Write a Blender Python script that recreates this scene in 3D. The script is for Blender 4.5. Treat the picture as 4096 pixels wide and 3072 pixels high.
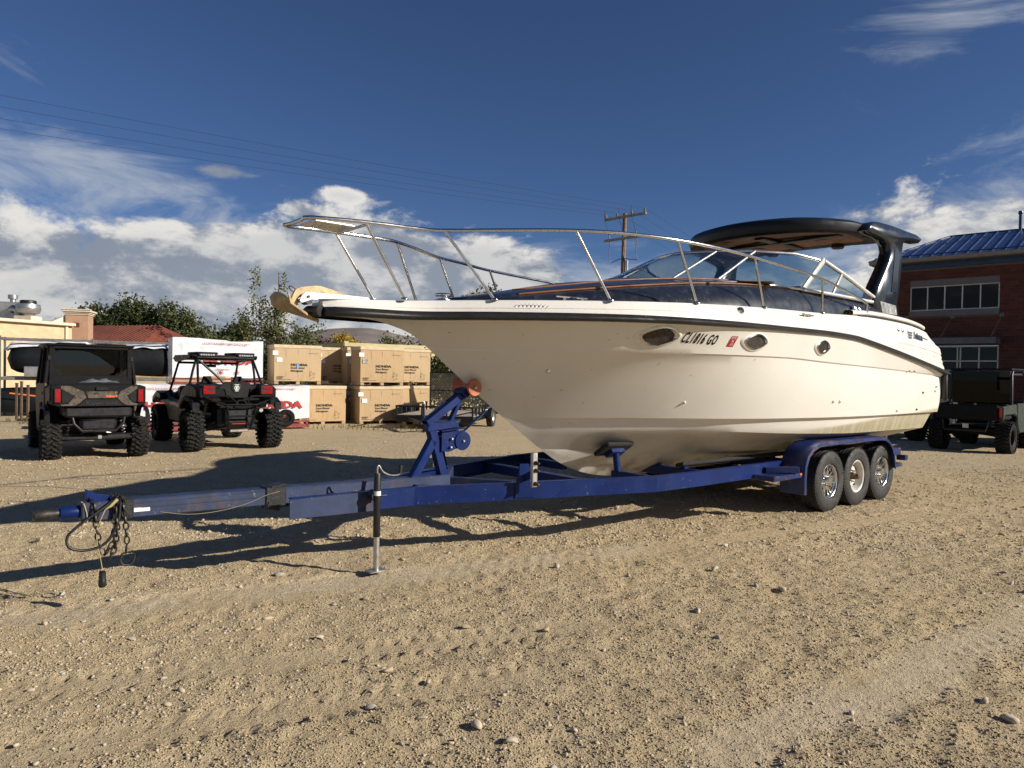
import bpy, math, random
import numpy as np
from mathutils import Vector, Matrix, noise as mnoise

for o in list(bpy.data.objects):
    bpy.data.objects.remove(o)
scene = bpy.context.scene
COL = scene.collection
R = math.radians
rnd = random.Random(11)
rng = np.random.default_rng(5)

# ------------------------------------------------------------------ camera
cam_d = bpy.data.cameras.new('camera')
cam = bpy.data.objects.new('camera', cam_d)
COL.objects.link(cam)
cam_d.sensor_width = 36.0
cam_d.lens = 24.97
cam_d.clip_start = 0.1
cam_d.clip_end = 20000
_p, _r = math.atan(46 / 2841), R(1.0)
_f = Vector((0, math.cos(_p), -math.sin(_p)))
_u0 = Vector((0, math.sin(_p), math.cos(_p)))
_r0 = Vector((1, 0, 0))
_rt = _r0 * math.cos(_r) + _u0 * math.sin(_r)
_up = _u0 * math.cos(_r) - _r0 * math.sin(_r)
cam.matrix_world = Matrix(((_rt.x, _up.x, -_f.x, 0), (_rt.y, _up.y, -_f.y, 0),
                           (_rt.z, _up.z, -_f.z, 1.6), (0, 0, 0, 1)))
scene.camera = cam

# ------------------------------------------------------------------ sun, exposure
SUN_EL, SUN_AZ = 24.5, 105.0      # azimuth clockwise from +Y
sun_d = bpy.data.lights.new('sun', 'SUN')
sun_d.energy = 5.0
sun_d.angle = R(0.53)
sun_d.color = (1.0, 0.925, 0.82)
sun = bpy.data.objects.new('sun', sun_d)
COL.objects.link(sun)
_sv = Vector((math.sin(R(SUN_AZ)) * math.cos(R(SUN_EL)), math.cos(R(SUN_AZ)) * math.cos(R(SUN_EL)), math.sin(R(SUN_EL))))
sun.rotation_euler = _sv.to_track_quat('Z', 'Y').to_euler()
sun.location = _sv * 60
scene.view_settings.view_transform = 'Standard'
scene.view_settings.look = 'None'
scene.view_settings.exposure = 0.38
scene.view_settings.gamma = 1.0
scene.render.engine = 'CYCLES'
cy = scene.cycles
cy.max_bounces = 6
cy.diffuse_bounces = 3
cy.glossy_bounces = 3
cy.transmission_bounces = 4
cy.transparent_max_bounces = 10
cy.caustics_reflective = False
cy.caustics_refractive = False
cy.use_adaptive_sampling = True
cy.adaptive_threshold = 0.02
cy.use_denoising = True
cy.denoiser = 'OPENIMAGEDENOISE'

# ------------------------------------------------------------------ node helpers
class NT:
    """tiny expression layer over a node tree"""
    def __init__(self, nt):
        self.nt = nt
    def new(self, t, **kw):
        n = self.nt.nodes.new(t)
        for k, v in kw.items():
            setattr(n, k, v)
        return n
    def put(self, sock, v):
        if isinstance(v, bpy.types.NodeSocket):
            self.nt.links.new(v, sock)
        elif v is not None:
            sock.default_value = v
    def m(self, op, a, b=None, c=None, clamp=False):
        n = self.new('ShaderNodeMath', operation=op, use_clamp=clamp)
        for i, v in enumerate((a, b, c)):
            if v is not None:
                self.put(n.inputs[i], v)
        return n.outputs[0]
    def vm(self, op, a, b=None):
        n = self.new('ShaderNodeVectorMath', operation=op)
        self.put(n.inputs[0], a)
        if b is not None:
            self.put(n.inputs[1], b)
        return n.outputs[0]
    def xyz(self, v):
        n = self.new('ShaderNodeSeparateXYZ')
        self.put(n.inputs[0], v)
        return n.outputs
    def vec(self, x, y, z):
        n = self.new('ShaderNodeCombineXYZ')
        for i, v in enumerate((x, y, z)):
            self.put(n.inputs[i], v)
        return n.outputs[0]
    def noise(self, v, scale, detail=5, rough=0.5, dist=0.0):
        n = self.new('ShaderNodeTexNoise')
        self.put(n.inputs['Vector'], v)
        n.inputs['Scale'].default_value = scale
        n.inputs['Detail'].default_value = detail
        n.inputs['Roughness'].default_value = rough
        n.inputs['Distortion'].default_value = dist
        return n.outputs[0]
    def vor(self, v, scale, feature='F1', rand=1.0):
        n = self.new('ShaderNodeTexVoronoi', feature=feature)
        self.put(n.inputs['Vector'], v)
        n.inputs['Scale'].default_value = scale
        n.inputs['Randomness'].default_value = rand
        return n.outputs
    def ss(self, v, a, b, lo=0.0, hi=1.0):
        n = self.new('ShaderNodeMapRange', interpolation_type='SMOOTHSTEP')
        self.put(n.inputs[0], v)
        for i, x in enumerate((a, b, lo, hi)):
            n.inputs[i + 1].default_value = x
        return n.outputs[0]
    def mix(self, f, a, b, mode='MIX'):
        n = self.new('ShaderNodeMix', data_type='RGBA', blend_type=mode)
        self.put(n.inputs[0], f)
        for k, v in ((6, a), (7, b)):
            if isinstance(v, (tuple, list)) and len(v) == 3:
                v = (*v, 1)
            self.put(n.inputs[k], v)
        return n.outputs[2]

# ------------------------------------------------------------------ world: physical sky with clouds
world = bpy.data.worlds.new('World')
scene.world = world
world.use_nodes = True
world.cycles.sampling_method = 'MANUAL'
world.cycles.sample_map_resolution = 512
wt = world.node_tree
wt.nodes.clear()
w = NT(wt)
sky = w.new('ShaderNodeTexSky', sky_type='NISHITA')
sky.sun_disc = False
sky.sun_elevation = R(SUN_EL)
sky.sun_rotation = R(SUN_AZ)
sky.altitude = 2000
sky.air_density = 1.0
sky.dust_density = 0.3
sky.ozone_density = 5.0
tc = w.new('ShaderNodeTexCoord')
dirv = tc.outputs['Generated']
dx, dy, dz = w.xyz(dirv)
el = w.m('MULTIPLY', w.m('ARCSINE', dz), 57.2958)
az = w.m('MULTIPLY', w.m('ARCTAN2', dx, dy), 57.2958)
def blob(a, e, ra, re, amp=1.0):
    q = w.m('ADD', w.m('POWER', w.m('ABSOLUTE', w.m('DIVIDE', w.m('SUBTRACT', az, a), ra)), 2.0),
            w.m('POWER', w.m('ABSOLUTE', w.m('DIVIDE', w.m('SUBTRACT', el, e), re)), 2.0))
    return w.m('MULTIPLY', w.m('EXPONENT', w.m('MULTIPLY', q, -1.0)), amp)
def add(*a):
    r = a[0]
    for x in a[1:]:
        r = w.m('ADD', r, x)
    return r
flat = w.vec(dx, dy, w.m('MULTIPLY', dz, 1.9))
flat2 = w.vm('ADD', flat, (0.045, -0.012, 0.05))       # a step towards the sun
wisp = w.vec(w.m('MULTIPLY', dx, 1.0), dy, w.m('MULTIPLY', dz, 3.2))
# heaped clouds: broken everywhere near the horizon, a bank in the north-west
low = w.ss(el, 14.0, 3.0)
cum_mask = add(blob(-26, 5.5, 15, 4.2, .52), blob(-8, 6.5, 9.5, 4.2, .55), blob(-16, 9.0, 7, 2.6, .36), blob(-22.5, 14.2, 3.8, 1.0, .43),
               blob(0, 6.0, 6.5, 3.6, .42), blob(-13.5, 13.4, 2.2, 0.7, .40), blob(-17.0, 12.2, 1.4, .6, .26), blob(38, 8.5, 13, 4.6, .45), blob(85, 7, 40, 5, .5), blob(-100, 7, 50, 5, .52), blob(170, 7, 45, 5, .5),  # wide banks out of view are strengthened to fill the shadows with neutral light
               w.m('MULTIPLY', low, 0.10))
def cumulus(v):
    return w.noise(v, 7.5, 9, .63, .2)
n1 = cumulus(flat)
n2 = cumulus(flat2)
d1 = w.m('ADD', n1, cum_mask)
d2 = w.m('ADD', n2, cum_mask)
cum = w.ss(d1, .71, .87)
lit = w.ss(w.m('SUBTRACT', d1, d2), -.10, .12)
thick = w.ss(d1, .85, 1.15)
# thin veils
n3 = w.noise(wisp, 3.6, 7, .62, 1.2)
veil_mask = add(blob(-33, 13.2, 9, 3.0, .44), blob(-12, 9.0, 22, 3.4, .33), blob(20, 8.0, 17, 2.3, .27), blob(12, 5.5, 10, 1.6, .24), blob(38, 11.5, 11, 4.0, .42), blob(31, 23.6, 6.5, 2.3, .36), blob(-36, 19.5, 4, 1.6, .16),
                blob(90, 15, 30, 6, .3), blob(-90, 15, 30, 6, .3), blob(180, 16, 40, 6, .3))
veil = w.ss(w.m('ADD', n3, veil_mask), .66, 1.02, 0, .85)
SKY_S = 0.055
def rad(c):                        # wanted radiance -> value before the background strength
    return (c[0] / SKY_S, c[1] / SKY_S, c[2] / SKY_S)
cloud_c = w.mix(lit, rad((.19, .22, .275)), rad((.60, .585, .56)))
cloud_c = w.mix(w.m('MULTIPLY', thick, .35), cloud_c, rad((.235, .265, .315)))
blue = w.mix(1.0, sky.outputs[0], (.84, .87, 1.0), 'MULTIPLY')
base = w.mix(veil, blue, rad((.34, .375, .43)))
base = w.mix(cum, base, cloud_c)
hz = w.ss(el, 3.5, -1.0, 0, .55)
base = w.mix(hz, base, rad((.36, .41, .48)))
bg = w.new('ShaderNodeBackground')
bg.inputs[1].default_value = SKY_S
w.put(bg.inputs[0], base)
wo = w.new('ShaderNodeOutputWorld')
wt.links.new(bg.outputs[0], wo.inputs[0])

# ------------------------------------------------------------------ materials
MATS = {}
def pm(name, base, rough=.5, metal=0.0, var=.12, scale=4.0, bump=0.0, bscale=40.0, coat=0.0, spec=.5, dirt=None, dscale=3.0, damt=.5, tint=None, trans=0.0, emit=None, streak=None, speck=None):
    """procedural principled material: tone variation, optional dirt patches, streaks and fine relief"""
    if name in MATS:
        return MATS[name]
    m = bpy.data.materials.new(name)
    m.use_nodes = True
    nt = m.node_tree
    t = NT(nt)
    b = nt.nodes['Principled BSDF']
    tcn = t.new('ShaderNodeTexCoord')
    v = tcn.outputs['Object']
    nz = t.noise(v, scale, 6, .6)
    lo = tuple(c * (1 - var) for c in base)
    hi = tuple(min(1, c * (1 + var)) for c in base)
    col = t.mix(t.ss(nz, .3, .7), lo, hi)
    if tint:
        col = t.mix(t.ss(t.noise(v, scale * .37, 4, .6), .48, .62), col, tint)
    if dirt:
        dn = t.noise(v, dscale, 8, .65)
        col = t.mix(t.ss(dn, .52, .68, 0, damt), col, dirt)
    if streak:
        sx, sy, sz = t.xyz(v)
        sn = t.noise(t.vec(t.m('MULTIPLY', sx, 14.0), t.m('MULTIPLY', sy, 14.0), t.m('MULTIPLY', sz, .8)), 1.0, 5, .6)
        col = t.mix(t.ss(sn, .5, .72, 0, streak[1]), col, streak[0])
    if speck:                                # small chips and scuffs
        sp = t.m('MULTIPLY', t.ss(t.noise(v, speck[1], 2, .5), .70, .73), t.ss(t.noise(v, speck[1] * .12, 3, .6), .45, .6))
        col = t.mix(t.m('MULTIPLY', sp, speck[2]), col, speck[0])
    t.put(b.inputs['Base Color'], col)
    b.inputs['Metallic'].default_value = metal
    b.inputs['Specular IOR Level'].default_value = spec
    t.put(b.inputs['Roughness'], t.ss(t.noise(v, scale * 2.3, 5, .6), .25, .75, max(.02, rough * .8), min(1, rough * 1.2)))
    if coat:
        b.inputs['Coat Weight'].default_value = coat
        b.inputs['Coat Roughness'].default_value = .08
    if bump:
        bn = t.new('ShaderNodeBump')
        bn.inputs['Strength'].default_value = min(1, bump)
        bn.inputs['Distance'].default_value = .01
        t.put(bn.inputs['Height'], t.noise(v, bscale, 6, .6))
        nt.links.new(bn.outputs[0], b.inputs['Normal'])
    if emit:
        b.inputs['Emission Color'].default_value = (*emit[0], 1)
        b.inputs['Emission Strength'].default_value = emit[1]
    MATS[name] = m
    return m
def glass_mat(name, tint, refl=1.0, rough=.01):
    if name in MATS:
        return MATS[name]
    m = bpy.data.materials.new(name)
    m.use_nodes = True
    nt = m.node_tree
    nt.nodes.clear()
    t = NT(nt)
    fr = t.new('ShaderNodeFresnel')
    fr.inputs[0].default_value = 1.5
    tr = t.new('ShaderNodeBsdfTransparent')
    tr.inputs[0].default_value = (*tint, 1)
    gl = t.new('ShaderNodeBsdfGlossy')
    gl.inputs['Roughness'].default_value = rough
    gl.inputs['Color'].default_value = (.95, .97, 1, 1)
    mx = t.new('ShaderNodeMixShader')
    f = t.m('MULTIPLY', fr.outputs[0], refl, clamp=True)
    t.put(mx.inputs[0], f)
    nt.links.new(tr.outputs[0], mx.inputs[1])
    nt.links.new(gl.outputs[0], mx.inputs[2])
    out = t.new('ShaderNodeOutputMaterial')
    nt.links.new(mx.outputs[0], out.inputs[0])
    MATS[name] = m
    return m

# ------------------------------------------------------------------ mesh helpers
def inherited(p):
    while p is not None:
        if p.get('_off') is not None:
            return p['_off']
        p = p.parent
    return None
class MB:
    def __init__(self):
        self.v = []
        self.f = []
    def add(self, vs, fs):
        o = len(self.v)
        self.v += [tuple(p) for p in vs]
        self.f += [tuple(i + o for i in q) for q in fs]
        return self
    def box(self, c, s, rot=None, taper=None):
        """box with centre c and size s; rot an Euler tuple or Matrix; taper scales x,y at the top"""
        hx, hy, hz = s[0] / 2, s[1] / 2, s[2] / 2
        tx, ty = taper or (1, 1)
        vs = [Vector((x * (tx if z > 0 else 1), y * (ty if z > 0 else 1), z)) for z in (-hz, hz) for x, y in ((-hx, -hy), (hx, -hy), (hx, hy), (-hx, hy))]
        if rot is not None:
            mt = rot if isinstance(rot, Matrix) else Matrix.Rotation(rot[2], 3, 'Z') @ Matrix.Rotation(rot[1], 3, 'Y') @ Matrix.Rotation(rot[0], 3, 'X')
            vs = [mt @ p for p in vs]
        vs = [p + Vector(c) for p in vs]
        return self.add(vs, [(3, 2, 1, 0), (4, 5, 6, 7), (0, 1, 5, 4), (1, 2, 6, 5), (2, 3, 7, 6), (3, 0, 4, 7)])
    def bbox(self, c, s, b=.01, rot=None):
        """bevelled box"""
        h = [max(x / 2, 1e-4) for x in s]
        b = min(b, *[x * .9 for x in h])
        vs, ix = [], {}
        for sx in (-1, 1):
            for sy in (-1, 1):
                for sz in (-1, 1):
                    for k in range(3):
                        q = [sx * h[0], sy * h[1], sz * h[2]]
                        for j in range(3):
                            if j != k:
                                q[j] -= (sx, sy, sz)[j] * b
                        ix[sx, sy, sz, k] = len(vs)
                        vs.append(Vector(q))
        fs = []
        for k in range(3):
            i, j = (k + 1) % 3, (k + 2) % 3
            for sk in (-1, 1):
                q = []
                for a, bb in ((-1, -1), (1, -1), (1, 1), (-1, 1)):
                    t = [0, 0, 0]
                    t[k], t[i], t[j] = sk, a, bb
                    q.append(ix[t[0], t[1], t[2], k])
                fs.append(q if sk > 0 else q[::-1])
            for a in (-1, 1):
                for bb in (-1, 1):
                    q = []
                    for e, kk in ((-1, i), (1, i), (1, j), (-1, j)):
                        t = [0, 0, 0]
                        t[k], t[i], t[j] = e, a, bb
                        q.append(ix[t[0], t[1], t[2], kk])
                    fs.append(q if a * bb > 0 else q[::-1])
        for sx in (-1, 1):
            for sy in (-1, 1):
                for sz in (-1, 1):
                    q = [ix[sx, sy, sz, k] for k in range(3)]
                    fs.append(q if sx * sy * sz > 0 else q[::-1])
        if rot is not None:
            mt = rot if isinstance(rot, Matrix) else Matrix.Rotation(rot[2], 3, 'Z') @ Matrix.Rotation(rot[1], 3, 'Y') @ Matrix.Rotation(rot[0], 3, 'X')
            vs = [mt @ p for p in vs]
        return self.add([p + Vector(c) for p in vs], fs)
    def beam(self, p0, p1, wy, wz, b=.006, roll=0.0):
        """rectangular bar from p0 to p1 (wy sideways, wz upwards)"""
        p0, p1 = Vector(p0), Vector(p1)
        dd = p1 - p0
        L = dd.length
        xx = dd.normalized()
        up = Vector((0, 0, 1)) if abs(xx.z) < .98 else Vector((1, 0, 0))
        yy = up.cross(xx).normalized()
        zz = xx.cross(yy)
        mt = Matrix((xx, yy, zz)).transposed()
        if roll:
            mt = mt @ Matrix.Rotation(roll, 3, 'X')
        return self.bbox((p0 + p1) / 2, (L, wy, wz), b, mt)
    def tube(self, pts, r, n=10, closed=False, caps=True):
        pts = [Vector(p) for p in pts]
        N = len(pts)
        rr = r if isinstance(r, (list, tuple)) else [r] * N
        o = len(self.v)
        prev = None
        for i, p in enumerate(pts):
            a = pts[i - 1] if (i > 0 or closed) else p
            c = pts[(i + 1) % N] if (i < N - 1 or closed) else p
            tt = (c - a).normalized()
            if prev is None:
                up = Vector((0, 0, 1)) if abs(tt.z) < .9 else Vector((1, 0, 0))
                u = tt.cross(up).normalized()
            else:
                u = (prev - tt * prev.dot(tt)).normalized()
            prev = u
            q = tt.cross(u)
            for k in range(n):
                an = 2 * math.pi * k / n
                self.v.append(tuple(p + (u * math.cos(an) + q * math.sin(an)) * rr[i]))
        for i in range(N if closed else N - 1):
            for k in range(n):
                a, b = o + i * n + k, o + i * n + (k + 1) % n
                j = (i + 1) % N
                c, e = o + j * n + (k + 1) % n, o + j * n + k
                self.f.append((a, b, c, e))
        if caps and not closed:
            self.f.append(tuple(o + k for k in range(n))[::-1])
            self.f.append(tuple(o + (N - 1) * n + k for k in range(n)))
        return self
    def cyl(self, p0, p1, r0, r1=None, n=16):
        return self.tube([p0, p1], [r0, r0 if r1 is None else r1], n)
    def lathe(self, prof, c=(0, 0, 0), axis='Y', n=32, closed=False):
        """prof: list of (radius, height along axis)"""
        o = len(self.v)
        for r, h in prof:
            for k in range(n):
                a = 2 * math.pi * k / n
                p = {'Y': (r * math.cos(a), h, r * math.sin(a)), 'Z': (r * math.cos(a), r * math.sin(a), h), 'X': (h, r * math.cos(a), r * math.sin(a))}[axis]
                self.v.append((p[0] + c[0], p[1] + c[1], p[2] + c[2]))
        for i in range(len(prof) - (0 if closed else 1)):
            j = (i + 1) % len(prof)
            for k in range(n):
                self.f.append((o + i * n + k, o + i * n + (k + 1) % n, o + j * n + (k + 1) % n, o + j * n + k))
        return self
    def prism(self, poly, t0, t1, mp, bev=0.0):
        """poly in 2D extruded from t0 to t1; mp(u, v, t) -> xyz"""
        n = len(poly)
        def inset(d):
            out = []
            ar = sum(poly[i][0] * poly[(i + 1) % n][1] - poly[(i + 1) % n][0] * poly[i][1] for i in range(n))
            sg = 1 if ar > 0 else -1
            for i in range(n):
                a, b, c = Vector(poly[i - 1]), Vector(poly[i]), Vector(poly[(i + 1) % n])
                e1, e2 = (b - a), (c - b)
                if e1.length < 1e-9 or e2.length < 1e-9:
                    out.append(tuple(b)); continue
                e1.normalize(); e2.normalize()
                n1, n2 = Vector((-e1.y, e1.x)) * sg, Vector((-e2.y, e2.x)) * sg
                k = max(.35, 1 + n1.dot(n2))
                out.append(tuple(b + (n1 + n2) / k * d))
            return out
        rings = [(poly, t0), (poly, t1)]
        if bev:
            pi = inset(bev)
            s = 1 if t1 > t0 else -1
            rings = [(pi, t0), (poly, t0 + bev * s), (poly, t1 - bev * s), (pi, t1)]
        o = len(self.v)
        for p, t in rings:
            self.v += [tuple(mp(u, v, t)) for u, v in p]
        for i in range(len(rings) - 1):
            for k in range(n):
                self.f.append((o + i * n + k, o + i * n + (k + 1) % n, o + (i + 1) * n + (k + 1) % n, o + (i + 1) * n + k))
        self.f.append(tuple(o + k for k in range(n))[::-1])
        self.f.append(tuple(o + (len(rings) - 1) * n + k for k in range(n)))
        return self
    def mesh(self, name, off=None, fix=True):
        me = bpy.data.meshes.new(name)
        vs = self.v if off is None else [(p[0] - off[0], p[1] - off[1], p[2] - off[2]) for p in self.v]
        me.from_pydata(vs, [], self.f)
        if fix:
            import bmesh
            bm = bmesh.new()
            bm.from_mesh(me)
            bmesh.ops.recalc_face_normals(bm, faces=bm.faces)
            bm.to_mesh(me)
            bm.free()
        me.update()
        return me
    def build(self, name, mat, parent=None, smooth=None, off=None, fix=True):
        if off is None:
            off = inherited(parent)
        me = self.mesh(name, off, fix)
        return mobj(name, me, mat, parent, smooth)
def curve_pts(pts, n=4):
    """Catmull-Rom points through a polyline"""
    p = [Vector(q) for q in pts]
    p = [p[0] * 2 - p[1]] + p + [p[-1] * 2 - p[-2]]
    out = []
    for i in range(1, len(p) - 2):
        for k in range(n):
            t = k / n
            a, b, c, d = p[i - 1], p[i], p[i + 1], p[i + 2]
            out.append(.5 * ((2 * b) + (c - a) * t + (2 * a - 5 * b + 4 * c - d) * t * t + (3 * b - a - 3 * c + d) * t ** 3))
    out.append(p[-2])
    return out
def shade(me, ang=35):
    if ang:
        me.polygons.foreach_set('use_smooth', [True] * len(me.polygons))
        try:
            me.set_sharp_from_angle(angle=R(ang))
        except Exception:
            pass
def mobj(name, me, mat=None, parent=None, smooth=None):
    o = bpy.data.objects.new(name, me)
    COL.objects.link(o)
    if mat is not None and not me.materials:
        me.materials.append(mat)
    if smooth:
        shade(me, smooth)
    if parent is not None:
        o.parent = parent
    return o
def empty(name, loc, rz=0.0, off=None):
    o = bpy.data.objects.new(name, None)
    COL.objects.link(o)
    o.location = loc
    o.rotation_euler = (0, 0, rz)
    o.empty_display_size = .3
    if off is not None:
        o['_off'] = off
    return o
def tag(o, label=None, cat=None, group=None, kind=None):
    for k, v in (('label', label), ('category', cat), ('group', group), ('kind', kind)):
        if v:
            o[k] = v
    return o
def copy_tree(o, parent=None):
    c = o.copy()
    COL.objects.link(c)
    c.parent = parent
    for ch in o.children:
        copy_tree(ch, c)
    return c
def text_mesh(body, size=1.0, bold=0.0, ex=.0006, align='CENTER', sx=1.0, shear=0.0, space=1.0, res=2):
    cu = bpy.data.curves.new('lettering', 'FONT')
    cu.body = body
    cu.size = size
    cu.offset = bold
    cu.extrude = ex
    cu.align_x = align
    cu.align_y = 'CENTER'
    cu.shear = shear
    cu.space_character = space
    cu.resolution_u = res
    ob = bpy.data.objects.new('lettering_curve', cu)
    COL.objects.link(ob)
    dg = bpy.context.evaluated_depsgraph_get()
    dg.update()
    me = bpy.data.meshes.new_from_object(ob.evaluated_get(dg))
    bpy.data.objects.remove(ob)
    bpy.data.curves.remove(cu)
    if sx != 1.0:
        for q in me.vertices:
            q.co.x *= sx
    return me
def text(body, name, mat, parent, mt, **kw):
    """flat lettering placed by a 4x4 matrix in the parent's frame"""
    me = text_mesh(body, **kw)
    off = inherited(parent)
    if off is not None:
        mt = Matrix.Translation(-Vector(off)) @ mt
    me.transform(mt)
    me.materials.clear()
    return mobj(name, me, mat, parent)
def frame(o, x, y):
    """matrix with the given origin, x and y axes"""
    x, y = Vector(x).normalized(), Vector(y).normalized()
    z = x.cross(y)
    return Matrix(((x.x, y.x, z.x, o[0]), (x.y, y.y, z.y, o[1]), (x.z, y.z, z.z, o[2]), (0, 0, 0, 1)))
def pchip(xs, ys):
    xs, ys = np.array(xs, float), np.array(ys, float)
    h = np.diff(xs)
    dl = np.diff(ys) / h
    m = np.zeros(len(xs))
    for i in range(1, len(xs) - 1):
        if dl[i - 1] * dl[i] > 0:
            w1, w2 = 2 * h[i] + h[i - 1], h[i] + 2 * h[i - 1]
            m[i] = (w1 + w2) / (w1 / dl[i - 1] + w2 / dl[i])
    m[0], m[-1] = dl[0], dl[-1]
    def f(x):
        x = min(max(x, xs[0]), xs[-1])
        i = min(max(int(np.searchsorted(xs, x) - 1), 0), len(h) - 1)
        t = (x - xs[i]) / h[i]
        return float((2 * t**3 - 3 * t**2 + 1) * ys[i] + (t**3 - 2 * t**2 + t) * h[i] * m[i] + (-2 * t**3 + 3 * t**2) * ys[i + 1] + (t**3 - t**2) * h[i] * m[i + 1])
    return f
def vnoise(x, y, seed=0):
    """value noise on numpy arrays"""
    xi, yi = np.floor(x).astype(np.int64), np.floor(y).astype(np.int64)
    fx, fy = x - xi, y - yi
    fx, fy = fx * fx * (3 - 2 * fx), fy * fy * (3 - 2 * fy)
    def hsh(a, b):
        h = (a * 374761393 + b * 668265263 + seed * 1442695041) & 0x7fffffff
        h = ((h ^ (h >> 13)) * 1274126177) & 0x7fffffff
        return ((h ^ (h >> 16)) & 0xffff) / 65535.0
    return (hsh(xi, yi) * (1 - fx) + hsh(xi + 1, yi) * fx) * (1 - fy) + (hsh(xi, yi + 1) * (1 - fx) + hsh(xi + 1, yi + 1) * fx) * fy
def np_mesh(name, V, Fc):
    """fast mesh from numpy arrays; Fc is (n, k) with equal-sized faces"""
    me = bpy.data.meshes.new(name)
    n, k = Fc.shape
    me.vertices.add(len(V))
    me.vertices.foreach_set('co', np.ascontiguousarray(V, np.float32).ravel())
    me.loops.add(n * k)
    me.loops.foreach_set('vertex_index', np.ascontiguousarray(Fc, np.int32).ravel())
    me.polygons.add(n)
    me.polygons.foreach_set('loop_start', np.arange(0, n * k, k, dtype=np.int32))
    me.update(calc_edges=True)
    return me

# ================================================================== GROUND
def track(x, y, x0, y0, azd, half, length0, length1):
    """distance along and across a straight wheel track"""
    a = R(azd)
    ux, uy = math.sin(a), math.cos(a)
    al = (x - x0) * ux + (y - y0) * uy
    ac = (x - x0) * uy - (y - y0) * ux
    inside = np.clip((half - np.abs(ac)) / .05, 0, 1) * np.clip((al - length0) / .5, 0, 1) * np.clip((length1 - al) / .5, 0, 1)
    return al, ac, inside
TRACKS = [(-.6, 3.45, 68, .16, -4, 1.1), (.1, 4.35, 70, .15, -3.6, .9), (2.0, 3.6, 52, .14, -.7, 4.2), (3.4, 4.8, 54, .15, -3.4, 5),
          (-2.2, 4.9, 64, .17, -4, 4), (-.5, 5.6, 62, .2, -3, 7)]
def ground_h(x, y):
    h = .035 * (vnoise(x * .33, y * .33, 1) - .5) + .022 * (vnoise(x * 1.1, y * 1.1, 2) - .5)
    near = np.clip((16 - y) / 6, 0, 1)
    h = h + near * (.020 * (vnoise(x * 4.1, y * 4.1, 3) - .5) + .018 * (vnoise(x * 11, y * 11, 4) - .5) + .013 * (vnoise(x * 24, y * 24, 5) - .5))
    for i, (x0, y0, a, hf, l0, l1) in enumerate(TRACKS):
        al, ac, ins = track(x, y, x0, y0, a, hf, l0, l1)
        sq = np.sin((al + .35 * np.abs(ac) * (1 if i % 2 else -1)) * 2 * math.pi / (.105 if i < 3 else .14))
        lug = np.clip((np.abs(ac) - hf * .3) / .04, 0, 1)
        h = h * (1 - .75 * ins) - ins * .010 + ins * lug * (.014 if i < 2 else .009) * np.clip(sq * 1.6, -1, 1) * np.clip(vnoise(x * 1.7, y * 1.7, 9) * 2.2 - .5, 0, 1)
    return h
def axis(lo, hi, step, far, grow=1.18):
    a = list(np.arange(lo, hi + step / 2, step))
    s, q = step, a[-1]
    while q < far:
        s *= grow
        q += s
        a.append(q)
    s, q, b = step, a[0], []
    while q > -far:
        s *= grow
        q -= s
        b.append(q)
    return np.array(b[::-1] + a)
gx = axis(-4.5, 5.5, .03, 9000)
gy = np.concatenate([-np.array([9000, 3000, 1000, 300, 100, 30, 10, 3, 0, 1.2])[:0], [-6000, -1500, -400, -100, -25, -6, 0, 1.2, 2.0], axis(2.4, 9.5, .028, 12000)[axis(2.4, 9.5, .028, 12000) > 2.39]])
GX, GY = np.meshgrid(gx, gy)
GZ = ground_h(GX, GY)
GZ[np.hypot(GX, GY) > 60] *= .3
V = np.stack([GX.ravel(), GY.ravel(), GZ.ravel()], 1)
nx, ny = len(gx), len(gy)
ii = (np.arange(ny - 1)[:, None] * nx + np.arange(nx - 1)[None, :]).ravel()
Fq = np.stack([ii, ii + 1, ii + nx + 1, ii + nx], 1)
gme = np_mesh('ground', V, Fq)
gme.polygons.foreach_set('use_smooth', [True] * len(gme.polygons))

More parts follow.
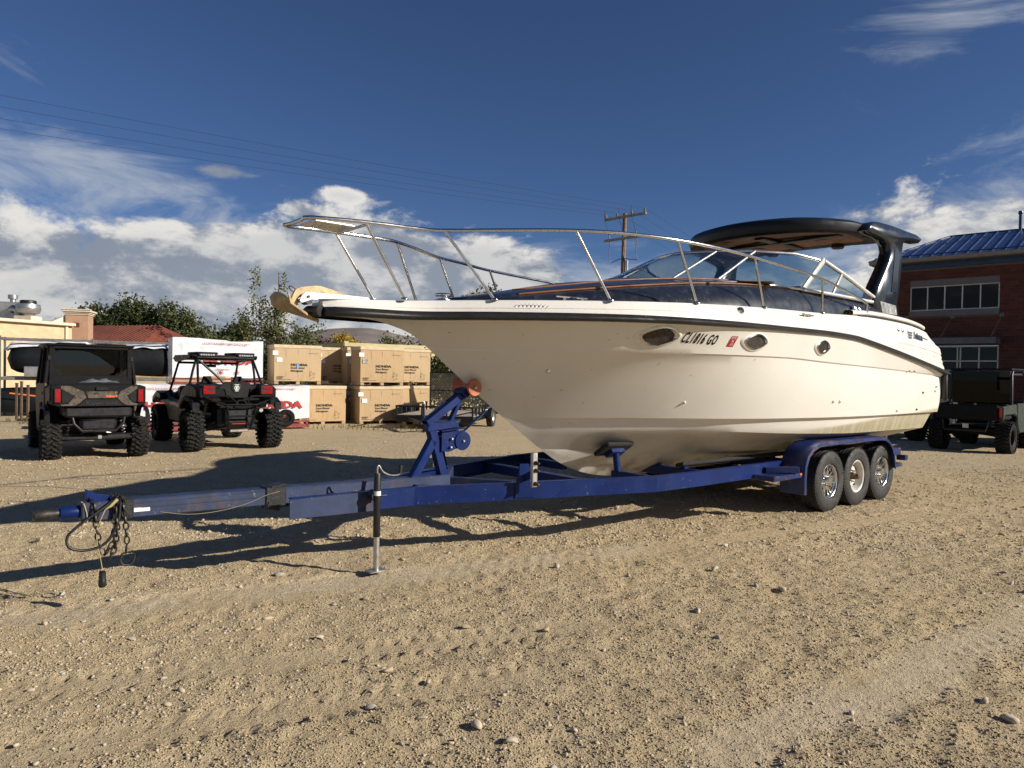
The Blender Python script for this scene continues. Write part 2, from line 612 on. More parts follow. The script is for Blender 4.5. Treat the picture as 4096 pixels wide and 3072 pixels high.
def ground_mat():
    m = bpy.data.materials.new('dirt_and_gravel')
    m.use_nodes = True
    nt = m.node_tree
    t = NT(nt)
    b = nt.nodes['Principled BSDF']
    v = t.new('ShaderNodeTexCoord').outputs['Object']
    big = t.noise(v, .35, 6, .6, .4)
    mid = t.noise(v, 2.2, 7, .62, .3)
    fin = t.noise(v, 30, 6, .72)
    col = t.mix(t.ss(big, .36, .64), (.565, .44, .255), (.50, .395, .245))
    col = t.mix(t.ss(mid, .40, .66, 0, .65), col, (.63, .505, .31))
    col = t.mix(t.ss(fin, .38, .66, 0, .55), col, (.44, .345, .22))
    pv = t.vor(v, 42)
    peb = t.ss(pv[0], .30, .12)
    sel = t.ss(t.xyz(pv[1])[0], .42, .46)
    patch = t.ss(t.noise(v, 1.1, 5, .6), .42, .58, .15, 1)
    pebm = t.m('MULTIPLY', t.m('MULTIPLY', peb, sel), patch)
    pc = t.mix(t.xyz(pv[1])[1], (.36, .31, .25), (.58, .50, .39))
    col = t.mix(pebm, col, pc)
    px, py, pz = t.xyz(v)
    for (x0, y0, a_, hf, l0, l1) in TRACKS[2:5]:
        ux, uy = math.sin(R(a_)), math.cos(R(a_))
        ex_, ey_ = t.m('SUBTRACT', px, x0), t.m('SUBTRACT', py, y0)
        al = t.m('ADD', t.m('MULTIPLY', ex_, ux), t.m('MULTIPLY', ey_, uy))
        ac = t.m('ABSOLUTE', t.m('SUBTRACT', t.m('MULTIPLY', ex_, uy), t.m('MULTIPLY', ey_, ux)))
        ins = t.m('MULTIPLY', t.ss(ac, hf + .05, hf - .05), t.m('MULTIPLY', t.ss(al, l0 - .3, l0 + .5), t.ss(al, l1 + .3, l1 - .5)))
        col = t.mix(t.m('MULTIPLY', t.m('MULTIPLY', ins, t.ss(mid, .25, .6)), .55), col, (.60, .495, .345))
    # far away the lot gives way to dry grass
    far = t.ss(t.m('ADD', py, t.m('MULTIPLY', t.noise(v, .3, 5, .6), 12.0)), 34, 46)
    col = t.mix(far, col, t.mix(t.noise(v, .8, 5, .6), (.10, .11, .035), (.26, .21, .10)))
    t.put(b.inputs['Base Color'], col)
    b.inputs['Roughness'].default_value = .95
    b.inputs['Specular IOR Level'].default_value = .15
    pv2 = t.vor(v, 95)
    hgt = t.m('ADD', t.m('MULTIPLY', fin, 1.1), t.m('MULTIPLY', t.noise(v, 9, 6, .7), 1.2))
    hgt = t.m('ADD', hgt, t.m('MULTIPLY', pebm, .75))
    hgt = t.m('ADD', hgt, t.m('MULTIPLY', t.m('MULTIPLY', t.ss(pv2[0], .4, .1), t.ss(t.xyz(pv2[1])[0], .5, .55)), .35))
    bn = t.new('ShaderNodeBump')
    bn.inputs['Strength'].default_value = .95
    bn.inputs['Distance'].default_value = .022
    t.put(bn.inputs['Height'], hgt)
    nt.links.new(bn.outputs[0], b.inputs['Normal'])
    return m
ground = tag(mobj('ground', gme, ground_mat()), kind='structure')

def stone_mat(name, vary=True):
    m = bpy.data.materials.new(name)
    m.use_nodes = True
    nt = m.node_tree
    t = NT(nt)
    b = nt.nodes['Principled BSDF']
    gi = t.new('ShaderNodeNewGeometry')
    oi = t.new('ShaderNodeObjectInfo')
    r = gi.outputs['Random Per Island'] if vary else oi.outputs['Random']
    cr = t.new('ShaderNodeValToRGB')
    e = cr.color_ramp.elements
    e[0].color = (.36, .295, .205, 1)
    e[1].color = (.50, .42, .31, 1)
    for p, c in ((.25, (.46, .37, .245)), (.45, (.47, .395, .285)), (.62, (.36, .335, .30)), (.70, (.42, .39, .345)), (.8, (.50, .41, .305))):
        k = cr.color_ramp.elements.new(p)
        k.color = (*c, 1)
    t.put(cr.inputs[0], r)
    v = t.new('ShaderNodeTexCoord').outputs['Object']
    col = t.mix(t.ss(t.noise(v, 60, 5, .6), .35, .7, 0, .4), cr.outputs[0], (.50, .41, .28))
    t.put(b.inputs['Base Color'], col)
    b.inputs['Roughness'].default_value = .9
    b.inputs['Specular IOR Level'].default_value = .2
    return m
SM, SM1 = stone_mat('gravel_stone'), stone_mat('loose_stone', False)
phi = (1 + 5 ** .5) / 2
ICO_V = np.array([(-1, phi, 0), (1, phi, 0), (-1, -phi, 0), (1, -phi, 0), (0, -1, phi), (0, 1, phi), (0, -1, -phi), (0, 1, -phi), (phi, 0, -1), (phi, 0, 1), (-phi, 0, -1), (-phi, 0, 1)], float)
ICO_V /= np.linalg.norm(ICO_V[0])
ICO_F = np.array([(0, 11, 5), (0, 5, 1), (0, 1, 7), (0, 7, 10), (0, 10, 11), (1, 5, 9), (5, 11, 4), (11, 10, 2), (10, 7, 6), (7, 1, 8), (3, 9, 4), (3, 4, 2), (3, 2, 6), (3, 6, 8), (3, 8, 9), (4, 9, 5), (2, 4, 11), (6, 2, 10), (8, 6, 7), (9, 8, 1)])
def scatter_view(n, ymin, ymax, power):
    """points over the lot inside the wedge in front of the camera"""
    u = rng.random(n)
    y = ymin * (ymax / ymin) ** (u ** power)
    x = (rng.random(n) * 2 - 1) * (y * .78 + 1.0)
    return x, y
def gravel(n, ymin, ymax, rmin, rmax, power, dens_scale):
    x, y = scatter_view(n * 2, ymin, ymax, power)
    keep = vnoise(x * dens_scale, y * dens_scale, 31) * .45 + vnoise(x * .45, y * .45, 32) * .45 + rng.random(len(x)) * .65 > .74
    for (x0, y0, a, hf, l0, l1) in TRACKS:
        _, _, ins = track(x, y, x0, y0, a, hf, l0, l1)
        keep &= (ins < .5) | (rng.random(len(x)) < .12)
    x, y = x[keep][:n], y[keep][:n]
    k = len(x)
    r = rmin * (rmax / rmin) ** (rng.random(k) ** 2.4)
    ax = np.stack([r * rng.uniform(.75, 1.35, k), r * rng.uniform(.7, 1.1, k), r * rng.uniform(.45, .8, k)], 1)
    th = rng.random(k) * 6.283
    jit = rng.uniform(.72, 1.2, (k, 12, 1))
    P = ICO_V[None] * jit * ax[:, None, :]
    tl = rng.normal(0, .25, (k, 1))
    P = np.stack([P[:, :, 0], P[:, :, 1] - P[:, :, 2] * tl, P[:, :, 2] + P[:, :, 0] * tl], 2)
    c, s = np.cos(th)[:, None], np.sin(th)[:, None]
    P = np.stack([P[:, :, 0] * c - P[:, :, 1] * s, P[:, :, 0] * s + P[:, :, 1] * c, P[:, :, 2]], 2)
    z = ground_h(x, y) + ax[:, 2] * .25
    P += np.stack([x, y, z], 1)[:, None, :]
    Fc = (ICO_F[None] + (np.arange(k) * 12)[:, None, None]).reshape(-1, 3)
    return P.reshape(-1, 3), Fc
OCT_V = np.array([(1, 0, 0), (-1, 0, 0), (0, 1, 0), (0, -1, 0), (0, 0, 1), (0, 0, -.3)], float)
OCT_F = np.array([(0, 2, 4), (2, 1, 4), (1, 3, 4), (3, 0, 4), (2, 0, 5), (1, 2, 5), (3, 1, 5), (0, 3, 5)])
gv1, gf1 = gravel(15000, 2.55, 9.5, .0045, .013, 1.0, 1.3)
gv2, gf2 = gravel(17000, 6.5, 26.0, .009, .022, 1.0, .8)
gme2 = np_mesh('gravel', np.concatenate([gv1, gv2]), np.concatenate([gf1, gf2 + len(gv1)]))
gr = mobj('gravel', gme2, SM)
tag(gr, 'loose beige gravel scattered over the dirt yard', 'gravel', kind='stuff')
def clods(n, ymin, ymax, rmin, rmax):
    """tiny crumbs of dirt, half sunk"""
    x, y = scatter_view(n, ymin, ymax, 1.0)
    keep = vnoise(x * 2.3, y * 2.3, 41) * .5 + vnoise(x * .6, y * .6, 42) * .5 + rng.random(len(x)) * .5 > .50
    for (x0, y0, a, hf, l0, l1) in TRACKS:
        _, _, ins = track(x, y, x0, y0, a, hf, l0, l1)
        keep &= (ins < .5) | (rng.random(len(x)) < .25)
    x, y = x[keep], y[keep]
    k = len(x)
    r = rmin * (rmax / rmin) ** (rng.random(k) ** 2.0) * (.75 + .07 * y)
    th = rng.random(k) * 6.283
    Pq = OCT_V[None] * rng.uniform(.6, 1.3, (k, 6, 1)) * np.stack([r * rng.uniform(.9, 1.6, k), r * rng.uniform(.7, 1.1, k), r * rng.uniform(.6, 1.05, k)], 1)[:, None, :]
    c, s_ = np.cos(th)[:, None], np.sin(th)[:, None]
    Pq = np.stack([Pq[:, :, 0] * c - Pq[:, :, 1] * s_, Pq[:, :, 0] * s_ + Pq[:, :, 1] * c, Pq[:, :, 2]], 2)
    Pq += np.stack([x, y, ground_h(x, y)], 1)[:, None, :]
    return Pq.reshape(-1, 3), (OCT_F[None] + (np.arange(k) * 6)[:, None, None]).reshape(-1, 3)
cv, cf = clods(170000, 2.55, 13.0, .0038, .0095)
ground_m = ground.data.materials[0]
cl_o = mobj('dirt_crumbs', np_mesh('dirt_crumbs', cv, cf), ground_m)
tag(cl_o, 'small crumbs of dry dirt strewn over the yard', 'dirt', kind='stuff')
# the larger stones that can be told apart
stone_meshes = []
for k in range(14):
    q = ICO_V * 1.0
    V2, F2 = [tuple(p) for p in q], []
    cache = {}
    def mid(a, b):
        key = (min(a, b), max(a, b))
        if key not in cache:
            p = (np.array(V2[a]) + np.array(V2[b])) / 2
            V2.append(tuple(p / np.linalg.norm(p)))
            cache[key] = len(V2) - 1
        return cache[key]
    for a, b, c in ICO_F:
        ab, bc, ca = mid(a, b), mid(b, c), mid(c, a)
        F2 += [(a, ab, ca), (b, bc, ab), (c, ca, bc), (ab, bc, ca)]
    A = np.array(V2)
    for j in range(7):                       # chop flats off a ball
        nn = rng.normal(size=3)
        nn /= np.linalg.norm(nn)
        dd = A @ nn
        lim = rng.uniform(.45, .8)
        A = A - np.where(dd > lim, dd - lim, 0)[:, None] * nn
    A *= rng.uniform(.93, 1.07, (len(A), 1))
    A *= np.array([rng.uniform(1.0, 1.5), rng.uniform(.75, 1.05), rng.uniform(.5, .8)])
    me = np_mesh('stone', A, np.array(F2))
    if k % 3 == 0:
        shade(me, 30)
    me.materials.append(SM1)
    stone_meshes.append(me)
x, y = scatter_view(290, 2.75, 11.5, .75)
for i in range(290):
    o = bpy.data.objects.new('stone', stone_meshes[i % 14])
    COL.objects.link(o)
    r = .013 * (3.0 ** (rnd.random() ** 2.2)) * (1 + .06 * max(0, y[i] - 5))
    o.scale = (r, r, r * rnd.uniform(.8, 1.1))
    o.rotation_euler = (rnd.uniform(-.3, .3), rnd.uniform(-.3, .3), rnd.uniform(0, 6.28))
    o.location = (x[i], y[i], float(ground_h(np.array([x[i]]), np.array([y[i]]))[0]) + r * .28)
    o.parent = ground

# ================================================================== BOAT (local frame: x aft, y away from the viewer side, z up)
P0 = (2.941, 9.436)
BRZ = R(40.0)
M_gel = None
def hull_mat():
    m = bpy.data.materials.new('cream_gelcoat')
    m.use_nodes = True
    nt = m.node_tree
    t = NT(nt)
    b = nt.nodes['Principled BSDF']
    v = t.new('ShaderNodeTexCoord').outputs['Object']
    x, y, z = t.xyz(v)
    col = t.mix(t.ss(t.noise(v, .9, 5, .6), .3, .7), (.69, .665, .605), (.73, .71, .65))
    # algae and scum below the float line, rising aft
    line = t.m('ADD', t.m('MULTIPLY', t.m('SUBTRACT', x, -2.0), .060), .47)
    hz_ = t.m('SUBTRACT', line, z)
    st = t.noise(t.vec(t.m('MULTIPLY', x, 7.0), y, t.m('MULTIPLY', z, 1.2)), 1.6, 6, .65)
    scum = t.m('MULTIPLY', t.m('MULTIPLY', t.ss(hz_, .0, .05), t.ss(st, .2, .7, .6, 1)), t.ss(x, -1.6, .6))
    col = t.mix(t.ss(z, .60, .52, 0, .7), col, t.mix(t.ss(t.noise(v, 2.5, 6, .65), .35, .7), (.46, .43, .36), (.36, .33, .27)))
    col = t.mix(scum, col, t.mix(t.ss(st, .4, .62), (.29, .25, .11), (.44, .42, .33)))
    # rusty grime along the keel
    low = t.m('MULTIPLY', t.ss(z, .36, .06), t.ss(t.noise(v, 5, 8, .7), .44, .66))
    col = t.mix(t.m('MULTIPLY', low, .75), col, (.15, .10, .065))
    sc = t.noise(t.vec(t.m('MULTIPLY', x, 3.0), t.m('MULTIPLY', y, 3.0), t.m('MULTIPLY', z, 6.0)), 5, 4, .5)
    col = t.mix(t.ss(sc, .705, .74, 0, .55), col, (.26, .21, .15))
    t.put(b.inputs['Base Color'], col)
    t.put(b.inputs['Roughness'], t.ss(t.noise(v, 3, 5, .6), .3, .7, .28, .42))
    b.inputs['Specular IOR Level'].default_value = .45
    bn = t.new('ShaderNodeBump')
    bn.inputs['Strength'].default_value = .12
    bn.inputs['Distance'].default_value = .004
    t.put(bn.inputs['Height'], t.noise(v, 3.5, 4, .5))
    nt.links.new(bn.outputs[0], b.inputs['Normal'])
    return m
M_hull = hull_mat()
M_deck = pm('white_gelcoat', (.74, .715, .655), .32, 0, .05, 1.5, .05, 6, streak=((.56, .51, .42), .18))
M_navy = pm('navy_gelcoat', (.013, .016, .021), .27, 0, .35, 2.5, .05, 12, coat=.35, dirt=(.045, .048, .052), dscale=9, damt=.35, streak=((.07, .073, .078), .5))
M_arch = pm('slate_blue_gelcoat', (.014, .020, .028), .22, 0, .2, 2, .02, 8, coat=.3)
M_rub = pm('black_rubber', (.012, .012, .013), .42, 0, .3, 6, .1, 40)
M_steel = pm('stainless_steel', (.62, .61, .58), .17, 1.0, .06, 6)
M_alu = pm('aluminium', (.66, .66, .64), .34, 1.0, .08, 9, .05, 60)
M_alupaint = pm('white_window_frame', (.62, .61, .58), .4, .4, .08, 9)
M_brown = pm('brown_vinyl', (.20, .075, .025), .6, 0, .2, 5, .2, 90)
M_lining = pm('dark_brown_lining', (.19, .062, .018), .6, 0, .2, 5, .2, 90)
M_top = pm('dull_black_gelcoat', (.010, .012, .016), .42, 0, .25, 2, .03, 10, spec=.35)
M_mattblack = pm('matt_black_vinyl', (.008, .008, .009), .75, 0, .3, 7, .1, 60)
M_black = pm('black_plastic', (.010, .010, .011), .45, 0, .3, 7, .1, 60)
M_glass = glass_mat('boat_glass', (.80, .86, .83), 1.6)
M_darkglass = pm('dark_acrylic', (.012, .011, .010), .10, 0, .5, 9, coat=.5)
M_louver = pm('grey_port_blind', (.055, .046, .038), .65, 0, .45, 40, spec=.25)
M_ink = pm('black_lettering', (.008, .008, .01), .5)
M_red = pm('red_sticker', (.42, .012, .02), .5)
M_paper = pm('white_print', (.75, .75, .73), .6)
M_bronze = pm('galvanised_anchor', (.46, .34, .18), .55, .25, .25, 7, .2, 50, dirt=(.16, .17, .13), dscale=9, damt=.8)

boat = empty('motor_boat', (P0[0], P0[1], .45), BRZ, off=(0, 0, .45))
tag(boat, 'large cream cabin cruiser with navy hardtop resting on the blue trailer', 'boat')
PLAN = pchip([-5.9, -5.86, -5.7, -5.17, -4.57, -4.1, -3.72, -3.3, -2.86, -2.1, -1.2, 1, 2.2, 3.1], [.0, .14, .24, .33, .68, .99, 1.20, 1.37, 1.48, 1.55, 1.57, 1.57, 1.54, 1.50])
RUBZ = pchip([-5.9, -5.4, -4.56, -3.4, -1.8, -.8, .0, .5, 1.0, 1.9, 3.1], [2.05, 2.05, 2.07, 2.085, 2.09, 2.09, 2.07, 2.02, 1.96, 1.85, 1.70])
GUNZ = pchip([-5.9, -5.7, -5.1, -4.5, -3.7, -2.8, -1.8, -.6, .7, 1.6, 2.5, 3.1], [2.13, 2.155, 2.19, 2.215, 2.24, 2.27, 2.30, 2.325, 2.36, 2.345, 2.31, 2.28])
STEM = pchip([-5.9, -5.7, -5.44, -5.2, -5.0, -4.86, -4.66, -4.47, -4.06, -3.9, -3.44, -3.2, -2.96, -2.57, -2.1, -1.0, 3.1], [2.05, 2.04, 2.03, 1.985, 1.92, 1.83, 1.68, 1.54, 1.24, 1.13, .82, .68, .58, .49, .455, .45, .50])
KW = pchip([-4.83, -4.5, -4.0, -3.5, -3.0, -2.4, -1.5, 0, 1.5, 3.1], [0, .24, .65, .98, 1.20, 1.37, 1.48, 1.51, 1.50, 1.45])
KZ = pchip([-4.83, -3.8, -2.4, -1.4, -.5, 1.2, 3.1], [1.80, 1.80, 1.81, 1.81, 1.78, 1.73, 1.66])
C1W = pchip([-3.93, -3.5, -3.0, -2.4, -1.7, -1, 0, 1, 3.1], [0, .28, .57, .88, 1.14, 1.30, 1.41, 1.44, 1.43])
C1Z = pchip([-3.93, -3.0, -1.2, 1, 3.1], [1.155, 1.165, 1.15, 1.14, 1.14])
C2W = pchip([-3.72, -3.2, -2.6, -2.0, -1.2, -.4, .8, 3.1], [0, .32, .65, .89, 1.12, 1.25, 1.31, 1.32])
C2Z = pchip([-3.72, -3.0, -2.2, -1.7, -.6, .8, 3.1], [1.015, 1.035, 1.04, 1.01, .96, .92, .91])
S1W = pchip([-3.44, -2.9, -2.3, -1.5, -.5, 1, 3.1], [0, .20, .41, .62, .75, .80, .80])
S1Z = pchip([-3.44, -2.4, -1.0, 1, 3.1], [.82, .80, .77, .74, .74])
S2W = pchip([-3.1, -2.5, -1.8, -.5, 3.1], [0, .16, .30, .38, .40])
S2Z = pchip([-3.1, -2.4, -1.0, 1, 3.1], [.635, .62, .60, .585, .60])
def section(s):
    """half section from the rub rail down to the keel: list of (w, z, stern shift)"""
    st = (0.0, STEM(s))
    def pt(W, Z, s0):
        return (max(W(s), 0.0), Z(s)) if s > s0 else st
    rub = (PLAN(s), min(RUBZ(s), 9))
    k = pt(KW, KZ, -4.83)
    kd = .022 * min(1, max(0, (s + 4.6) / 1.2))
    k2 = (max(k[0] - kd, 0), k[1] - .012) if s > -4.83 else st
    c1 = pt(C1W, C1Z, -3.93)
    c1i = (max(c1[0] - .055 * min(1, max(0, (s + 3.93) / 1.0)), 0), c1[1] - .006 * min(1, max(0, (s + 3.93)))) if s > -3.93 else st
    c2 = pt(C2W, C2Z, -3.72)
    s1 = pt(S1W, S1Z, -3.44)
    s1b = (s1[0] - .03 * min(1, max(0, (s + 3.3))), s1[1] - .035 * min(1, max(0, (s + 3.44) / .6))) if s > -3.44 else st
    s2 = pt(S2W, S2Z, -3.1)
    s2b = (max(s2[0] - .02, 0), s2[1] - .02 * min(1, max(0, (s + 3.1)))) if s > -3.1 else st
    out = []
    n = 6
    for i in range(n):
        f = i / n
        g = f ** (1 - .28 * max(0, min(1, (-s - 1.0) / 3)))
        out.append((rub[0] + (k[0] - rub[0]) * g, rub[1] + (k[1] - rub[1]) * f, 0))
    out.append((*k, 0))
    n = 7
    for i in range(n):
        f = i / n
        bul = .02 * math.sin(math.pi * f) * max(0, min(1, (s + 3.5) / 2))
        g = f ** (1 - .12 * max(0, min(1, (-s - 1.5) / 2)))
        out.append((k2[0] + (c1[0] - k2[0]) * g + bul, k2[1] + (c1[1] - k2[1]) * f, .10 * f))
    out += [(*c1, .10), (*c1i, .17), ((c1i[0] + c2[0]) / 2, (c1i[1] + c2[1]) / 2, .25), (*c2, .33)]
    out.append(((c2[0] * .55 + s1[0] * .45), (c2[1] * .55 + s1[1] * .45), .4))
    out += [(*s1, .45), (*s1b, .45), ((s1b[0] + s2[0]) / 2, (s1b[1] + s2[1]) / 2, .5), (*s2, .52), (*s2b, .52), (s2b[0] * .4, (s2b[1] * .4 + st[1] * .6), .55), (*st, .55)]
    return out
def stern(s, sh):
    return s - sh * max(0, (s - 1.8) / 1.3) ** 2
STN = sorted(set([round(-5.9 + .9 * (i / 14) ** 1.6, 4) for i in range(15)] + [round(-5 + i * .075, 4) for i in range(41)] + [round(-2 + i * .17, 4) for i in range(31)]))
STN = [s for s in STN if s <= 3.1]
SECS = [(s, section(s)) for s in STN]
def hullw(s, z):
    sec = section(s)
    for a, b in zip(sec, sec[1:]):
        if b[1] <= z <= a[1] and a[1] > b[1]:
            f = (a[1] - z) / (a[1] - b[1])
            return a[0] + (b[0] - a[0]) * f
    return sec[0][0]
hb = MB()
ns = len(SECS[0][1])
for sg in (1, -1):
    o = len(hb.v)
    for s, sec in SECS:
        hb.v += [(stern(s, q[2]), -sg * q[0], q[1]) for q in sec]
    for i in range(len(SECS) - 1):
        for j in range(ns - 1):
            a = o + i * ns + j
            hb.f.append((a, a + 1, a + ns + 1, a + ns))
    if sg == 1:
        last_n = list(range(o + (len(SECS) - 1) * ns, o + len(SECS) * ns))
    else:
        last_f = list(range(o + (len(SECS) - 1) * ns, o + len(SECS) * ns))
hb.f.append(tuple(last_n + last_f[::-1]))
import bmesh
hme = hb.mesh('hull', (0, 0, .45), fix=False)
bm = bmesh.new()
bm.from_mesh(hme)
bmesh.ops.remove_doubles(bm, verts=bm.verts, dist=.0008)
bmesh.ops.recalc_face_normals(bm, faces=bm.faces)
bm.to_mesh(hme)
bm.free()
hull = mobj('hull', hme, M_hull, boat, 28)

def surf(s, z, o=0.0):
    """point on the near hull side"""
    return (s, -(hullw(s, z) + o), z)
# ---- rub rail (black with a bright insert)
rr = MB()
path = [(s, PLAN(s), RUBZ(s)) for s in STN]
def strip(mb, rows, sg, close=False):
    """loft rows of (s, w, z) profiles"""
    o = len(mb.v)
    k = len(rows[0])
    for r in rows:
        mb.v += [(p[0], -sg * p[1], p[2]) for p in r]
    for i in range(len(rows) - 1):
        for j in range(k - 1 if not close else k):
            a, b = o + i * k + j, o + i * k + (j + 1) % k
            mb.f.append((a, b, b + k, a + k))
for sg in (1, -1):
    strip(rr, [[(s, w_ + o_, z + h_ * float(np.interp(s, [-4.6, -3.0, -1.5], [.82, .72, .62]))) for o_, h_ in ((-.03, .05), (.022, .046), (.034, .03), (.03, .012), (.036, .0), (.034, -.018), (.02, -.036), (-.03, -.04))] for s, w_, z in path], sg)
rr.tube([(-5.90, -.12, 2.055), (-5.945, 0, 2.055), (-5.90, .12, 2.055)], .045, 10)
for sg in (1, -1):
    rr.bbox((3.10, -sg * 1.49, 1.50), (.07, .06, .40), .02)
rr.bbox((3.10, 0, 1.69), (.07, 3.0, .07), .02)
rr.build('rub_rail', M_rub, boat, 40)
# ---- white topsides above the rub rail, ribbed vents on the quarter
tb = MB()
def top_section(s):
    w0, z0, zg = PLAN(s), RUBZ(s), GUNZ(s)
    rows = [(w0 - .012, z0 + .02), (w0 - .022, z0 + .05 * min(1, (zg - z0) / .3))]
    n = 30
    zb, zt = rows[-1][1], zg - .018
    for i in range(1, n + 1):
        f = i / n
        z = zb + (zt - zb) * f
        lean = .075 * f ** 1.3
        fw = max(0, min(1, (s - .55) / .5)) if s < 3 else 1
        q = (zg - z)
        rib = 0
        lim = .27 + .02 * (s - 1)
        if s > 1.15 and q > lim and z > z0 + .07:
            ph = ((q - lim) / .062) % 1.0
            rib = -.016 * (1 - ph) * min(1, (s - 1.15) / .2)
        if .17 < q < .20 and s > .3:
            rib -= .007
        if s < .3 and f > .42 and f < .5:
            rib -= .008
        rows.append((w0 - .022 - lean + rib, z))
    rows += [(w0 - .112, zg - .002), (w0 - .13, zg), (max(w0 - .26, 0), zg + .012), (max(w0 - .34, 0), zg - .02)]
    return rows
def top_s(s, z):
    if s < 1.3:
        return s
    e = float(np.interp(z, [1.70, 2.05, 2.10, 2.17, 2.2, 2.32], [0, .10, .22, .38, .43, .60]))
    return s - e * ((s - 1.3) / 1.8) ** 2
TST = [s for s in STN if s > -5.88]
for sg in (1, -1):
    rows = []
    for s in TST:
        rows.append([(top_s(s, q[1]), max(q[0], 0), q[1]) for q in top_section(s)])
    strip(tb, rows, sg)
k = len(top_section(0))
tb.f.append(tuple(range((len(TST) - 1) * k, len(TST) * k)) + tuple(range((2 * len(TST) - 1) * k, 2 * len(TST) * k))[::-1])
# deck between the side decks
strip(tb, [[(top_s(s, GUNZ(s)), max(PLAN(s) - .34, 0), GUNZ(s) - .02), (top_s(s, GUNZ(s)), -max(PLAN(s) - .34, 0), GUNZ(s) - .02)] for s in TST], 1)
tb.add([(-5.88, -.1, 2.06), (-5.88, .1, 2.06), (-5.875, .1, 2.13), (-5.875, -.1, 2.13)], [(0, 1, 2, 3)])
tb.build('deck_moulding', M_deck, boat, 30)
# aft coaming cap with its dark seam
for sg in (1, -1):
    cp = MB()
    strip(cp, [[(top_s(s, 2.32), PLAN(s) - .095 + o_, GUNZ(s) + h_ + .012 * min(1, (s - .15) / .5)) for o_, h_ in ((0, .006), (.012, .018), (.008, .046), (-.02, .062), (-.16, .062), (-.16, .0))] for s in np.linspace(.15, 3.1, 24)], sg)
    cp.build('coaming_cap', M_deck, boat, 40)
    sm_ = MB()
    strip(sm_, [[(top_s(s, 2.32) - .01, PLAN(s) - .10 + o_, GUNZ(s) + h_) for o_, h_ in ((.004, -.004), (.004, .02), (-.05, .02))] for s in np.linspace(.35, 3.08, 20)], sg)
    sm_.build('seam', M_black, boat)
# ---- dark trunk cabin
tk = MB()
TW = pchip([-4.75, -4.4, -3.8, -3.2, -2.5, -1.5, -.5, 1.1], [.02, .30, .62, .84, 1.03, 1.20, 1.28, 1.30])
TZ = pchip([-4.75, -4.4, -3.8, -3.0, -2.2, -1.4, -.6, .3, 1.1], [2.235, 2.27, 2.35, 2.45, 2.53, 2.57, 2.58, 2.575, 2.55])
TBW = pchip([-4.75, -4.2, -3.6, -2.8, -1.5, 1.1], [.06, .60, .92, 1.22, 1.38, 1.40])
trows = []
for s in np.linspace(-4.75, 1.1, 60):
    wb, wt_, zt, zg = TBW(s), TW(s), TZ(s), GUNZ(s)
    cr = .10 * min(1, (s + 4.75) / 1.5)
    row = [(s, wb, zg - .03)]
    for f in (.25, .5, .75, .92, 1.0):
        row.append((s, wb + (wt_ - wb) * f ** 1.5, zg + (zt - zg) * f ** .9))
    for f in (.94, .8, .55, .28, 0.0):
        row.append((s, wt_ * f, zt + .012 + cr * (1 - f * f)))
    trows.append(row)
for sg in (1, -1):
    strip(tk, trows, sg)
trunk = tk.build('cabin_trunk', M_navy, boat, 35)
tb_ = MB()
for sg in (1, -1):
    for ff, zz in ((1.0, .008), (.80, .032)):
        tb_.tube([(r_[0][0], -sg * (TW(r_[0][0]) * ff + (.004 if ff == 1 else 0)), TZ(r_[0][0]) + zz + (.10 * min(1, (r_[0][0] + 4.75) / 1.5) * (1 - ff * ff) + .006 if ff < 1 else 0)) for r_ in trows[6:44]], .009, 6)
tb_.build('trim_strip', M_brown, trunk, 60)
hp = MB()
hp.bbox((-1.43, -1.135, 2.603), (.40, .15, .010), .004, (R(-10), 0, R(-34)))
hp.build('deck_pad', M_brown, trunk)

# ---- windshield
WB = {'s': pchip([0, 1, 2, 3, 4, 5, 6], [-2.45, -2.10, -1.78, -1.36, -.69, .10, .98])}
base = [(-2.46, .0, 2.645), (-2.36, .28, 2.635), (-2.12, .58, 2.63), (-1.78, .90, 2.615), (-1.36, 1.17, 2.60), (-.69, 1.30, 2.59), (-.05, 1.325, 2.585), (.98, 1.34, 2.575)]
topc = [(-1.34, .0, 3.06), (-1.28, .20, 3.06), (-1.14, .46, 3.06), (-.87, .80, 3.055), (-.47, 1.08, 3.04), (-.06, 1.22, 2.985), (.30, 1.27, 2.87), (1.04, 1.33, 2.635)]
ws = empty('windshield', (0, 0, 0), 0, off=(0, 0, .45))
ws.parent = boat
fr_ = MB()
for sg in (1, -1):
    for ln, rr_ in ((base, .016), (topc, .018)):
        fr_.tube([(p[0], -sg * p[1], p[2]) for p in ln], rr_, 8)
    for i, rr_ in ((2, .016), (3, .017), (5, .0), (6, .014)):
        if rr_:
            fr_.tube([(base[i][0], -sg * base[i][1], base[i][2]), (topc[i][0], -sg * topc[i][1], topc[i][2])], rr_, 8)
fr_.build('frame', M_alu, ws, 50)
for sg in (1, -1):
    cm = MB()
    cm.beam((base[5][0], -sg * base[5][1], base[5][2]), (topc[5][0] + .01, -sg * topc[5][1], topc[5][2] + .02), .03, .07, .01)
    cm.tube([(p[0], -sg * (p[1] + .004), p[2] + .004) for p in topc[5:]], .024, 8)
    cm.tube([(p[0], -sg * (p[1] + .004), p[2] + .0) for p in base[5:]], .022, 8)
    cm.beam((base[6][0], -sg * (base[6][1] + .004), base[6][2]), (topc[6][0], -sg * (topc[6][1] + .004), topc[6][2]), .02, .035, .004)
    cm.build('side_frame', M_alupaint, ws, 50)
